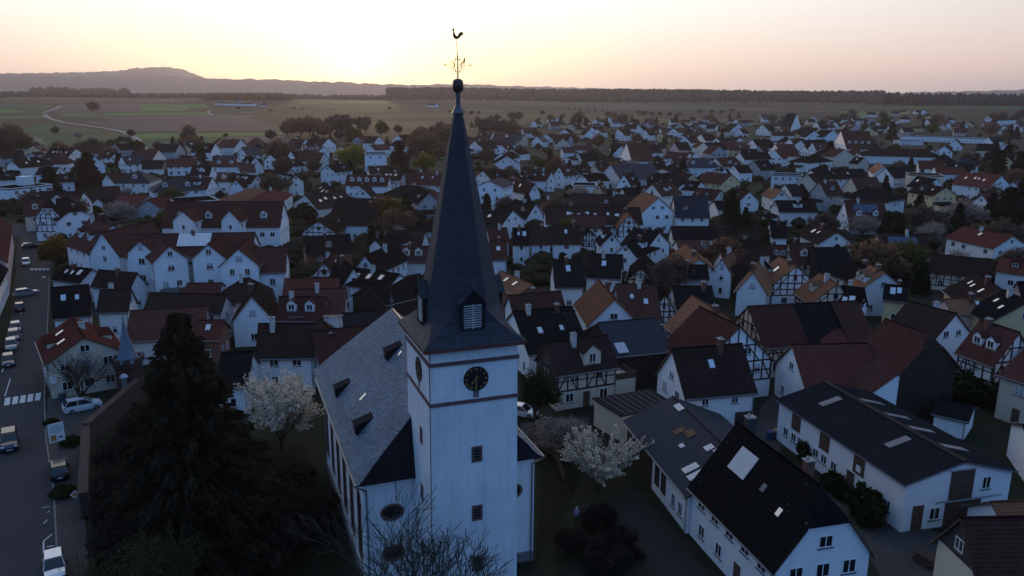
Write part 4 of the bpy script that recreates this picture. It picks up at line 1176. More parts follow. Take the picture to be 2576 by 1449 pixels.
G(1300, 742, 1376, 733, 1347, 714, 5, 12, 'o', 'k', sk=2); E(1290, 783, 1425, 770, 1350, 737, 5, 'r', 'w'); RG(1506, 703, 1547, 752, 8.5, 8, 4.5, 'o', 'w', sk=3, side=1)
RG(1548, 714, 1650, 714, 9, 12, 4.5, 'r', 'w', sk=2, chim=1); G(1638, 784, 1703, 783, 1674, 738, 4.6, 12, 'd', 'F', chim=0); RG(1690, 720, 1790, 719, 8.4, 10, 4.5, 'd', 'w'); E(1706, 698, 1786, 698, 1747, 666, 5, 'd', 'g')
G(1788, 680, 1842, 686, 1814, 650, 5.5, 12, 'o', 'w'); RG(1812, 633, 1863, 633, 8, 9, 5, 'r', 'w'); G(1850, 728, 1932, 736, 1888, 683, 5, 13, 'o', 'w', chim=2); G(1895, 696, 1975, 699, 1932, 672, 5, 10, 'd', 'w')
RG(1370, 521, 1610, 522, 9, 11, 5.4, 'b', 'w', sk=8, chim=1); RG(1438, 487, 1625, 490, 9.5, 12, 6, 'b', 'w', chim=1); G(1325, 545, 1370, 540, 1342, 512, 5, 10, 'd', 'w'); G(1256, 572, 1321, 552, 1290, 528, 4.5, 10, 'd', 'w', sk=1)
G(1329, 486, 1361, 484, 1346, 462, 5, 18, 'b', 'w', sk=3); RG(1390, 497, 1420, 496, 8, 9, 5, 'r', 'w', hip=1.0, dorm=1); RG(1440, 463, 1500, 464, 5, 12, 4.8, 'g', 'w', flat=True); G(1490, 481, 1518, 482, 1505, 461, 5, 10, 'r', 'y', dorm=1)
G(1550, 463, 1588, 465, 1570, 439, 5, 14, 'b', 'w', dorm=1); RG(1565, 472, 1600, 471, 8.5, 9, 5, 'd', 'w'); G(1610, 484, 1628, 488, 1618, 467, 5, 8, 'r', 'p'); RG(1640, 463, 1692, 458, 9, 9, 5.5, 'r', 'w', sk=2)
G(1700, 477, 1735, 473, 1719, 461, 5, 9, 'd', 'w'); G(1716, 461, 1766, 459, 1743, 437, 6, 13, 'b', 'y'); RG(1755, 472, 1815, 478, 8, 9, 5, 'r', 'w'); G(1748, 478, 1778, 470, 1765, 459, 5, 8, 'd', 'w')
G(1815, 462, 1864, 458, 1845, 438, 6, 13, 'r', 'y'); G(1857, 506, 1911, 505, 1885, 481, 5.5, 12, 'b', 'w'); RG(1795, 505, 1830, 505, 7, 9, 5, 'd', 'w'); E(1693, 599, 1808, 600, 1750, 569, 4.5, 'd', 'w', 35, chim=0)
RG(1700, 603, 1760, 603, 6, 7, 4, 'r', 'w', chim=0); RG(1726, 612, 1760, 650, 8, 8, 5, 'o', 'w'); RG(1810, 575, 1905, 573, 4, 8, 3.4, 'd', 't', chim=0, wins=False, name='garage', cat='garage'); RG(1830, 607, 1905, 603, 6, 9, 4, 'd', 'w')
RG(1868, 655, 1922, 614, 8, 9, 5, 'b', 't', chim=0, wins=False, name='barn', cat='barn'); RG(1858, 668, 1910, 660, 6, 8, 4.4, 's', 'w', chim=0); E(1940, 593, 1983, 594, 1955, 557, 4.5, 'd', 'w')
G(2347, 491, 2408, 489, 2380, 470, 6, 12, 'b', 'y', sk=3, chim=1); G(2442, 508, 2492, 515, 2467, 488, 5.5, 13, 'R', 'w', sk=1); G(2486, 471, 2546, 468, 2525, 440, 6, 16, 'R', 'w', sk=4); G(2500, 622, 2590, 617, 2550, 592, 6, 14, 'R', 'w', sk=1)
E(2502, 678, 2590, 690, 2530, 652, 4, 'R', 'w', 30, chim=0); RG(2400, 586, 2464, 587, 4.5, 7, 3, 'R', 'w', chim=0, name='garage', cat='garage', wins=False); E(2215, 634, 2342, 638, 2279, 587, 4.2, 'b', 'w', solar=4); E(2136, 560, 2238, 560, 2180, 503, 3.6, 'r', 'w', 52, solar=2, dorm=2)
RG(2175, 470, 2225, 475, 9.5, 11, 6, 'd', 'w', hip=1.0); E(1960, 530, 2060, 530, 2010, 504, 5, 'd', 'w', 35); G(1945, 497, 1988, 497, 1971, 478, 5, 11, 'o', 'w'); RG(1975, 463, 2020, 462, 8.5, 10, 5, 'd', 'w')
E(2080, 490, 2125, 488, 2100, 455, 6, 'r', 'g', sk=1, dorm=1); G(2098, 394, 2149, 392, 2131, 375, 6, 10, 'r', 'c'); G(2059, 611, 2148, 611, 2104, 583, 4.5, 12, 'b', 'w', sk=3); E(2060, 690, 2155, 690, 2105, 622, 4, 'd', 't', 40, chim=0, wins=False, name='barn', cat='barn')
E(1932, 655, 1990, 658, 1960, 616, 5, 'r', 'k', dorm=2); E(1995, 660, 2062, 660, 2026, 611, 5.5, 'r', 'f', dorm=1); RG(1960, 645, 2005, 668, 8.5, 8.5, 5, 'o', 'F', sk=1); RG(2062, 686, 2107, 713, 8, 8.5, 4.5, 'o', 'f', dorm=1)
RG(2140, 655, 2190, 672, 8, 9, 5.5, 'd', 'w'); RG(2190, 666, 2228, 684, 8.5, 9, 5, 'o', 'w', dorm=2); RG(2120, 716, 2170, 722, 9.5, 13, 5, 'd', 'w', hip=.6, sk=2); E(2220, 748, 2285, 755, 2265, 717, 5, 'd', 'y', sk=2)
G(2349, 768, 2397, 787, 2372, 750, 5, 10, 'o', 'p', sk=1); RG(2457, 685, 2517, 725, 8.5, 10, 5, 'b', 'y', sk=4); RG(2520, 728, 2590, 757, 8.5, 11, 5, 'd', 'y', sk=2); E(2335, 681, 2495, 697, 2425, 645, 4, 'b', 'f', 35, chim=0, name='barn', cat='barn')
G(2537, 733, 2573, 745, 2557, 707, 5, 10, 'd', 'p', chim=1)
RG(2310, 403, 2375, 405, 8.5, 10, 5, 'R', 'w'); RG(2350, 418, 2425, 420, 7, 12, 4, 'R', 'w'); RG(2282, 437, 2370, 440, 7, 12, 6.8, 'g', 'c', flat=True); RG(2200, 372, 2330, 375, 9, 20, 5, 'b', 'w', hip=1.0, name='barn', cat='barn', wins=False, chim=0)
RG(2270, 341, 2500, 349, 4.5, 14, 4.2, 'g', 'w', flat=True, name='school', cat='building'); RG(2255, 353, 2315, 353, 4, 9, 3.8, 'g', 'w', flat=True); RG(2490, 305, 2545, 303, 9, 12, 6, 'd', 'w'); G(2094, 363, 2130, 374, 2106, 346, 6, 18, 'r', 'w', dorm=4)
G(2028, 344, 2067, 344, 2048, 329, 4.5, 12, 'd', 'w'); G(2073, 345, 2115, 343, 2094, 333, 4.5, 12, 'd', 'w'); E(2003, 337, 2048, 339, 2025, 320, 4.5, 'd', 'y'); G(1987, 328, 2015, 322, 2005, 309, 4.5, 10, 'd', 'w')
G(2040, 323, 2064, 325, 2054, 307, 4.5, 10, 'd', 'w'); G(2090, 318, 2110, 318, 2100, 309, 4.5, 9, 'd', 'w'); G(2110, 314, 2128, 313, 2119, 306, 4.5, 9, 'd', 'w'); RG(1940, 330, 2000, 331, 8.5, 11, 5, 'b', 'w')
RG(2014, 353, 2074, 350, 9, 11, 5, 'd', 'w'); G(1930, 384, 1968, 393, 1945, 366, 4.5, 11, 'r', 'w'); RG(2020, 393, 2060, 390, 8, 12, 5, 'd', 'w', hip=1.0); RG(1940, 437, 2020, 440, 6, 10, 5.8, 'g', 'w', flat=True)
RG(2040, 426, 2170, 424, 9, 11, 5.5, 'd', 'w', sk=2); RG(2210, 408, 2225, 418, 8.5, 8.5, 5, 'o', 'w', sk=2); RG(2228, 421, 2290, 418, 9, 9, 5, 'd', 'w'); RG(2150, 394, 2175, 396, 8, 9, 5, 'd', 'c', sk=1)
G(1560, 391, 1590, 405, 1575, 379, 5, 12, 'r', 'w'); G(1597, 379, 1626, 384, 1610, 364, 5.5, 11, 'b', 'w'); E(1642, 372, 1678, 371, 1662, 360, 5.5, 'b', 'p'); G(1683, 374, 1708, 377, 1692, 357, 5, 10, 'b', 'p')
G(1706, 357, 1739, 359, 1723, 343, 5.5, 12, 'r', 'w'); G(1738, 342, 1754, 341, 1747, 329, 5, 9, 'd', 'w'); G(1749, 350, 1775, 354, 1762, 340, 4.5, 10, 'd', 'w'); G(1750, 372, 1789, 377, 1769, 358, 5.5, 13, 'd', 'w')
G(1786, 358, 1818, 361, 1800, 347, 5, 11, 'd', 'w'); G(1873, 367, 1909, 372, 1888, 350, 5.5, 13, 'd', 'w'); RG(1815, 358, 1870, 356, 8.5, 11, 5, 'r', 'w', sk=2); G(1838, 328, 1876, 327, 1860, 311, 5, 12, 'd', 'w'); G(1900, 328, 1935, 330, 1918, 313, 5, 12, 'd', 'w')
G(1511, 437, 1560, 449, 1538, 414, 5, 20, 's', 'w'); G(1484, 425, 1506, 427, 1497, 411, 5, 9, 'b', 'c'); RG(1425, 395, 1455, 391, 6, 8, 4.5, 'd', 'w'); RG(1455, 385, 1500, 384, 8, 10, 4, 'd', 'w'); E(1444, 376, 1486, 376, 1465, 366, 3.5, 'r', 'w'); RG(1413, 370, 1445, 370, 7, 10, 4, 'r', 'w')
RG(1288, 375, 1318, 372, 7, 9, 4, 'd', 'w'); G(1240, 412, 1310, 412, 1282, 392, 5, 12, 'd', 'w'); RG(1696, 408, 1704, 408, 9, 11, 5.5, 'd', 'w', hip=1.0, sk=1); RG(1740, 397, 1780, 397, 9, 13, 5, 's', 'w', hip=1.0, dorm=2); RG(1688, 398, 1735, 397, 8, 9, 5, 'r', 'w')
RG(1800, 397, 1850, 395, 8.5, 11, 4.5, 'r', 'w', dorm=1); RG(1800, 425, 1830, 424, 8, 9, 5, 'd', 'w'); RG(1845, 415, 1880, 414, 8, 9, 5, 'd', 'w'); RG(1895, 404, 1932, 402, 9, 10, 5, 'd', 'g'); RG(1860, 383, 1930, 382, 8.5, 11, 5, 'd', 'w'); RG(1620, 412, 1670, 410, 7, 9, 4.5, 'd', 'w', chim=2)
RG(1320, 426, 1385, 425, 9, 10, 5, 'b', 'w', sk=2); RG(1290, 437, 1315, 430, 9, 9, 6, 'd', 'k', sk=2); G(1378, 447, 1396, 446, 1389, 430, 6, 10, 'r', 'w'); G(1392, 438, 1420, 440, 1411, 419, 6, 12, 'r', 'w'); E(1420, 434, 1448, 432, 1430, 418, 6, 'b', 'c'); RG(1440, 416, 1470, 413, 8.5, 9, 5, 'b', 'w')
G(1450, 450, 1480, 455, 1462, 438, 4.5, 11, 'd', 'w'); RG(1480, 434, 1512, 440, 5, 9, 4.8, 'g', 'w', flat=True); G(1626, 452, 1652, 456, 1638, 436, 5, 12, 'd', 't')
G(809, 367, 846, 364, 833, 347, 7, 14, 'b', 'w'); G(729, 357, 763, 357, 745, 345, 4.5, 14, 'b', 'w'); E(739, 403, 804, 406, 775, 382, 5.5, 'r', 'w'); RG(775, 366, 815, 368, 8, 10, 5, 's', 'w', sk=3); G(805, 429, 843, 432, 826, 415, 6, 11, 'd', 'w')
E(867, 463, 975, 465, 920, 440, 5.5, 'r', 'w', dorm=5); RG(960, 432, 1015, 433, 8.5, 10, 6, 'b', 'F', sk=3); RG(925, 417, 975, 416, 7, 11, 4, 'b', 'w', sk=1); G(939, 360, 968, 358, 952, 343, 5, 10, 'b', 'w'); RG(1000, 340, 1035, 338, 9.5, 11, 6, 'd', 'w'); RG(995, 352, 1036, 355, 8.5, 11, 5, 'b', 'w', sk=1)
RG(930, 364, 970, 362, 8, 10, 5, 'r', 'w'); RG(918, 385, 972, 385, 9.5, 12, 9.3, 'g', 'w', flat=True); RG(845, 381, 880, 380, 7, 9, 4.4, 'b', 'w'); RG(722, 360, 760, 360, 8, 9, 4.6, 'b', 'w'); RG(646, 361, 680, 362, 8, 10, 5, 'd', 'w', sk=1); G(722, 393, 742, 397, 731, 379, 5, 10, 'b', 'w')
G(622, 420, 664, 418, 645, 395, 5, 12, 'd', 'w'); G(724, 458, 765, 455, 745, 441, 6, 14, 'd', 'w', dorm=3); G(630, 460, 668, 456, 650, 440, 6, 14, 'd', 'w', sk=2); RG(660, 488, 684, 474, 7, 12, 4.6, 'R', 'w', hip=1.0); RG(813, 457, 850, 482, 8.5, 9.5, 5, 'b', 'w', sk=4)
G(738, 510, 799, 524, 762, 490, 5, 14, 'b', 'w', sk=4); RG(850, 497, 955, 500, 8.5, 12, 5, 'd', 'w', chim=0); E(865, 563, 952, 562, 910, 512, 5, 'b', 'w'); G(890, 495, 936, 495, 912, 472, 5, 12, 'b', 'w'); RG(800, 556, 850, 523, 7.5, 9, 4.5, 'b', 'F', chim=0); RG(1010, 465, 1060, 468, 8, 14, 4.5, 'd', 'w', hip=1.0)
E(1024, 460, 1115, 465, 1070, 434, 6, 'r', 'w', sk=2, chim=2); RG(1065, 480, 1095, 478, 8, 9, 5, 'R', 'w'); G(1050, 512, 1110, 510, 1092, 484, 5.5, 12, 'd', 'g'); RG(1020, 556, 1095, 556, 6, 8, 4, 'd', 'w', chim=0); RG(975, 578, 1070, 580, 7.5, 10, 4.6, 'b', 'w', chim=0)
G(1198, 467, 1265, 470, 1232, 459, 8.6, 12, 's', 'w', chim=0); G(1192, 447, 1238, 453, 1212, 428, 6, 10, 'b', 'w'); G(1177, 369, 1212, 374, 1195, 360, 5, 12, 'b', 'w'); RG(1225, 352, 1265, 352, 8, 10, 5, 'b', 'w'); RG(1262, 385, 1290, 380, 8, 9, 5, 'd', 'w'); RG(1225, 573, 1275, 572, 7.5, 9, 5, 'r', 'w'); RG(1230, 606, 1275, 606, 8, 10, 5, 'r', 'w', sk=1)
G(168, 397, 218, 390, 197, 374, 6, 13, 'd', 'w', sk=4); G(214, 415, 265, 413, 240, 393, 6, 13, 'b', 'w', sk=2); RG(90, 388, 125, 388, 7, 9, 4.4, 'd', 'w', solar=2); G(15, 418, 48, 421, 30, 404, 5, 16, 'd', 'w', sk=2); G(383, 402, 418, 394, 403, 378, 5.5, 12, 'r', 'w'); RG(357, 403, 410, 402, 8, 10, 4.6, 'd', 'w')
E(438, 412, 474, 414, 455, 391, 4, 'd', 'w', dorm=2); G(440, 382, 467, 378, 454, 362, 5, 11, 'd', 'g'); G(530, 383, 556, 378, 542, 360, 5, 12, 'd', 'w', sk=2); G(590, 371, 622, 366, 605, 350, 5, 12, 'r', 'w'); RG(343, 428, 352, 428, 10, 13, 6, 's', 'w', hip=1.0, dorm=1); RG(415, 450, 462, 448, 9, 12, 5.4, 's', 'w', hip=1.0, dorm=2)
RG(485, 414, 535, 414, 8.5, 12, 4.5, 'd', 'w', sk=2); RG(560, 397, 580, 397, 8.5, 11, 5, 'r', 'w', hip=1.0, dorm=2); RG(600, 413, 640, 412, 8, 10, 5, 'r', 'w'); RG(548, 433, 588, 433, 8, 10, 5, 'r', 'w', dorm=1); G(520, 474, 550, 465, 537, 444, 5.5, 12, 'b', 'w'); G(576, 470, 612, 470, 595, 452, 5, 12, 'b', 'w')
RG(-20, 430, 50, 428, 8, 10, 5, 'd', 'w'); RG(-6, 474, 104, 462, 6, 12, 5.8, 'g', 'w', flat=True, label='long white flat-roofed modern building at the town edge with a roof cube'); RG(268, 438, 320, 434, 8, 9, 5, 'r', 'w'); RG(100, 420, 150, 420, 7, 10, 4.4, 'd', 'w', sk=1); RG(130, 438, 185, 436, 7, 10, 4.4, 'd', 'w', sk=1)
G(84, 548, 158, 548, 120, 508, 6.4, 12, 'd', 'F', hipB=.35, label='white and black half-timbered villa with half-hip gable at the crossroads'); RG(160, 516, 188, 522, 9, 9, 6.2, 'd', 'w', hip=.4); RG(55, 500, 115, 497, 9, 10, 5, 'r', 'c', dorm=1); G(194, 517, 233, 506, 211, 481, 5.5, 13, 'b', 'w', dorm=1); G(231, 512, 260, 508, 243, 499, 3, 8, 'd', 'w', chim=0, wins=False, name='shed', cat='shed')
E(275, 515, 345, 518, 345, 490, 4.5, 'R', 'g', 25, chim=0, name='market_hall', cat='shop', label='low red-roofed market hall behind the car park'); G(344, 520, 402, 521, 374, 502, 4.2, 12, 'R', 'g', chim=0, wins=False, name='market_hall', cat='shop', label='pale blue gable porch of the market hall by the car park'); RG(235, 470, 300, 467, 7, 12, 4.2, 'b', 't', chim=0, wins=False, name='barn', cat='barn')
RG(600, 484, 640, 472, 7, 15, 4.6, 'o', 'w', hip=1.0, chim=0); RG(430, 505, 540, 498, 5, 14, 4.8, 'g', 'w', flat=True)
RG(545, 272 + 0, 640, 274, 6, 14, 4.5, 'b', 'w', chim=0, wins=False, name='barn', cat='barn', label='long low farm shed far out in the fields'); RG(1078, 273, 1098, 274, 7, 11, 4, 'd', 'w', chim=0, label='lone white farmhouse in the meadow left of the spire neck'.replace('left of', 'beside'))
# ---------------------------------------------------------------- far rows on the town edge, spaced out over the land
placed = [(h['c'][0], h['c'][1], max(h['L'], h['W'])) for h in HOUSES]
def free(x, y, r=15.0):
    return all((x - a) ** 2 + (y - b) ** 2 > (r * .5 + c * .45) ** 2 for a, b, c in placed)
FARB = MB(); FARM = [RM['d'], RM['b'], RM['r'], RM['s'], M['w'], M['c'], M['y'], M['g'], M['pane'], M['skyl'], M['chim']]
def farhouse(c, yaw, L, W, ze, zr, ri, wi, hip):
    """one of the small distant houses, walls, roof slabs, windows and chimney in one shared mesh"""
    T = Matrix.Translation((c[0], c[1], terrain(*c))) @ Matrix.Rotation(yaw, 4, 'Z')
    b = FARB; hl, hw = L / 2, W / 2
    P = lambda x, y, z: tuple(T @ Vector((x, y, z)))
    for s in (-1, 1):
        q = [P(-hl, s * hw, 0), P(hl, s * hw, 0), P(hl, s * hw, ze), P(-hl, s * hw, ze)]; b.face(q if s < 0 else q[::-1], wi)
        g = [P(s * hl, -hw, 0), P(s * hl, hw, 0), P(s * hl, hw, ze)] + ([] if hip else [P(s * hl, 0, zr)]) + [P(s * hl, -hw, ze)]; b.face(g if s > 0 else g[::-1], wi)
    sl = (zr - ze) / hw; o = .45; zl = ze - o * sl; x = hl + .3; xr = hl + .3 - (hw if hip else 0); n = math.hypot(hw + o, zr - zl)
    for s in (-1, 1):
        q = [P(-x, s * (hw + o), zl + .12), P(x, s * (hw + o), zl + .12), P(xr, 0, zr + .12), P(-xr, 0, zr + .12)]; uv = [(0, 0), (2 * x, 0), (2 * x, n), (0, n)]
        b.face(q if s < 0 else q[::-1], ri, uv if s < 0 else uv[::-1])
        q2 = [P(-x, s * (hw + o), zl), P(x, s * (hw + o), zl), P(x, s * (hw + o), zl + .12), P(-x, s * (hw + o), zl + .12)]; b.face(q2 if s < 0 else q2[::-1], ri)
        if hip:
            q = [P(s * x, -(hw + o), zl + .12), P(s * x, hw + o, zl + .12), P(s * xr, 0, zr + .12)]; b.face(q if s > 0 else q[::-1], ri, [(0, 0), (2 * hw, 0), (hw, n)])
    cv = Vector((-c[0], -c[1], 0)).normalized()
    for nx, ny, span, off, rz in ((0, -1, L, hw, 0), (0, 1, L, hw, math.pi), (-1, 0, W, hl, -math.pi / 2), (1, 0, W, hl, math.pi / 2)):
        w = (T.to_3x3() @ Vector((nx, ny, 0)))
        if w.dot(cv) < .1: continue
        for k in range(int(span / 3)):
            u = (k + .5) * span / int(span / 3) - span / 2
            ax = Vector((-ny, nx, 0)); c0 = Vector((nx, ny, 0)) * (off + .02) + ax * u
            for zz in ((1.0, 2.2),) + (((3.6, 4.7),) if ze > 4.4 else ()):
                q = [T @ (c0 + ax * a + Vector((0, 0, z))) for a, z in ((-.5, zz[0]), (.5, zz[0]), (.5, zz[1]), (-.5, zz[1]))]; b.face(q, 8)
    if random.random() < .5:
        for k in range(random.choice((1, 2))):
            xx = random.uniform(-.3, .3) * L; s = random.choice((-1, 1)); f = .55
            c0 = Vector((xx, s * hw * (1 - f), ze + (zr - ze) * f + .22)); u = Vector((0, -s * hw, zr - ze)).normalized() * .6
            b.face([T @ (c0 - Vector((.4, 0, 0)) - u), T @ (c0 + Vector((.4, 0, 0)) - u), T @ (c0 + Vector((.4, 0, 0)) + u), T @ (c0 - Vector((.4, 0, 0)) + u)], 9)
    m0 = T @ Vector((random.uniform(-.3, .3) * L, .4, zr - .3)); b.obox(m0, (.3, 0, 0), (0, .3, 0), (0, 0, .9), 10)
def fill(px0, px1, py0, py1, n, tries=900, ze=(3.2, 5.0), spacing=15):
    k = 0
    for _ in range(tries):
        if k >= n: break
        x = random.uniform(px0, px1); y = py0 + (py1 - py0) * random.random() ** .8
        p = at(x, y, 0)
        if not free(p.x, p.y, spacing): continue
        yaw = random.choice((0.25, 0.25 + math.pi / 2, -.5, -.5 + math.pi / 2, .9)) + random.uniform(-.15, .15)
        L, W = random.uniform(9.5, 14), random.uniform(8.5, 10.5)
        z = random.uniform(*ze); pit = random.uniform(32, 45)
        farhouse((p.x, p.y), yaw, L, W, z, z + W / 2 * math.tan(R(pit)), random.choice((0, 0, 0, 1, 1, 1, 2, 2, 3)), random.choice((4, 4, 4, 4, 4, 4, 4, 5, 6, 7)), random.random() < .2)
        placed.append((p.x, p.y, max(L, W))); k += 1
fill(1320, 2080, 318, 345, 42); fill(1340, 1700, 312, 326, 16); fill(1700, 2280, 306, 322, 26); fill(2080, 2260, 320, 345, 10)
fill(1250, 1480, 340, 375, 14); fill(1480, 1760, 330, 358, 12); fill(1760, 2040, 366, 390, 8); fill(1180, 1300, 350, 400, 8)
fill(0, 480, 385, 445, 16); fill(480, 760, 365, 440, 12); fill(840, 1110, 350, 400, 6); fill(1480, 1960, 385, 440, 14); fill(2040, 2200, 345, 420, 6); fill(1960, 2560, 440, 520, 6); fill(600, 680, 274, 284, 3); fill(2080, 2580, 298, 345, 44); fill(2300, 2580, 345, 440, 10)
o = FARB.build('far_houses', FARM, uv=True); tag(o, 'belt of small distant houses at the far edge of the town', 'houses', kind='stuff')
print('houses', len(HOUSES))
# ================================================================ vegetation
def leafmat(name, c1, c2, trans=.3, obv=.15):
    m, n, l, b = nmat(name)
    n.remove(b)
    out = n['Material Output']
    g = n.new('ShaderNodeNewGeometry'); mx = n.new('ShaderNodeMixRGB'); mx.inputs[1].default_value = (*c1, 1); mx.inputs[2].default_value = (*c2, 1)
    l.new(g.outputs['Random Per Island'], mx.inputs[0])
    oi = n.new('ShaderNodeObjectInfo'); hs = n.new('ShaderNodeHueSaturation'); mr = n.new('ShaderNodeMapRange'); mr.inputs[3].default_value = 1 - obv; mr.inputs[4].default_value = 1 + obv
    l.new(oi.outputs['Random'], mr.inputs[0]); l.new(mr.outputs[0], hs.inputs['Value']); l.new(mx.outputs[0], hs.inputs['Color'])
    d = n.new('ShaderNodeBsdfDiffuse'); t = n.new('ShaderNodeBsdfTranslucent'); s = n.new('ShaderNodeMixShader'); s.inputs[0].default_value = trans
    l.new(hs.outputs[0], d.inputs[0]); l.new(hs.outputs[0], t.inputs[0]); l.new(d.outputs[0], s.inputs[1]); l.new(t.outputs[0], s.inputs[2]); l.new(s.outputs[0], out.inputs[0])
    return m
M['bark'] = mat('bark', (.045, .034, .026), .95, .3, 4, .4, 8, .1)
M['barkg'] = mat('bark_grey_green', (.05, .045, .032), .95, .3, 4, .4, 8, .1)
LM = {
 'spruce': leafmat('needles_dark', (.022, .019, .012), (.052, .040, .024), .15),
 'fir': leafmat('needles_green', (.012, .020, .010), (.024, .034, .016), .1),
 'thuja': leafmat('needles_thuja', (.008, .016, .009), (.016, .026, .013), .1),
 'bush': leafmat('evergreen_leaves', (.012, .022, .008), (.030, .042, .015), .2),
 'willow': leafmat('willow_yellow_green', (.16, .15, .022), (.26, .22, .04), .4),
 'spring': leafmat('spring_leaves', (.055, .065, .016), (.11, .11, .03), .35),
 'rust': leafmat('rust_twigs_hazed', (.14, .085, .052), (.23, .135, .08), .45),  # rusty twigs, lightened: haze and backlight glow are put into the colour
 'brown': leafmat('bare_twigs_hazed', (.075, .056, .045), (.14, .105, .082), .4),  # brown twigs, likewise paler with far haze and backlight painted in
 'thicket': leafmat('dark_thicket_twigs', (.022, .017, .014), (.048, .037, .028), .2),
 'blossom': leafmat('pale_blossom', (.50, .44, .35), (.70, .63, .52), .3),
 'pinkb': leafmat('rose_blossom', (.26, .21, .18), (.40, .33, .29), .3),
 'buds': leafmat('yellow_green_buds', (.05, .048, .016), (.11, .10, .035), .25),
 'ochre': leafmat('ochre_twigs', (.11, .066, .016), (.19, .115, .03), .3),
}
def quads(P, size, up=0.0, long=1.0, dirs=None):
    """random small faces at points P (n x 3)"""
    n = len(P)
    a = rng.normal(size=(n, 3)); a /= np.linalg.norm(a, axis=1)[:, None]
    if dirs is not None: a = dirs + .45 * a; a /= np.linalg.norm(a, axis=1)[:, None]
    b_ = rng.normal(size=(n, 3)); b_ -= a * (a * b_).sum(1)[:, None]; b_ /= np.linalg.norm(b_, axis=1)[:, None]
    s = (size * rng.uniform(.6, 1.35, n))[:, None]
    u, v = a * s * long * .5, b_ * s * .5
    V = np.stack([P - u - v * .6, P + u * .2 - v, P + u + v * .3, P - u * .2 + v], 1).reshape(-1, 3)
    F = np.arange(4 * n).reshape(n, 4)
    return V, F
def qmesh(name, P, size, m, long=1.0, dirs=None):
    V, F = quads(np.asarray(P), size, 0, long, dirs)
    me = bpy.data.meshes.new(name); me.from_pydata(V.tolist(), [], F.tolist()); me.materials.append(m)
    return me
class Limbs:
    def __init__(s): s.v, s.f, s.tips, s.pts, s.fine = [], [], [], [], []
    def tube(s, p, q, r0, r1, n):
        d = (q - p)
        if d.length < 1e-5: return
        d.normalize(); a = d.cross(Vector((.3, .2, 1)) if abs(d.z) < .9 else Vector((1, 0, 0))).normalized(); c = d.cross(a); b = len(s.v)
        for P, r in ((p, r0), (q, r1)):
            for i in range(n):
                t = 6.2832 * i / n; s.v.append(tuple(P + (a * math.cos(t) + c * math.sin(t)) * r))
        for i in range(n):
            j = (i + 1) % n; s.f.append((b + i, b + j, b + n + j, b + n + i))
    def grow(s, p, d, L, r, lv, kids, up, spread, minr=.012, seg=3):
        dd = d.copy(); q = p
        for k in range(seg):
            dd = (dd + Vector((random.gauss(0, .13), random.gauss(0, .13), random.gauss(0, .08) + up))).normalized()
            n = q + dd * (L / seg)
            r1 = max(minr, r * (1 - .45 * (k + 1) / seg))
            s.tube(q, n, max(minr, r * (1 - .45 * k / seg)), r1, 6 if lv > 2 else 4 if lv > 1 else 3)
            s.pts.append((n, dd.copy(), lv)); s.fine += [(tuple(q.lerp(n, t_)), lv) for t_ in (.2, .4, .6, .8, 1.0)]
            if lv > 0 and k >= (1 if lv > 2 else 0):
                for _ in range(kids if k == seg - 1 else max(1, kids - 1)):
                    ax = Vector((random.gauss(0, 1), random.gauss(0, 1), random.gauss(0, .6))); ax = (ax - dd * ax.dot(dd)).normalized()
                    nd = (dd * math.cos(spread) + ax * math.sin(spread) * random.uniform(.7, 1.2)).normalized()
                    s.grow(n, nd, L * random.uniform(.58, .82), r1 * .62, lv - 1, kids, up, spread, minr, seg if lv > 2 else 2)
            q = n
        if lv == 0: s.tips.append(q)
    def me(s, name, m):
        me = bpy.data.meshes.new(name); me.from_pydata(s.v, [], s.f); me.materials.append(m); return me
PROTO = {}
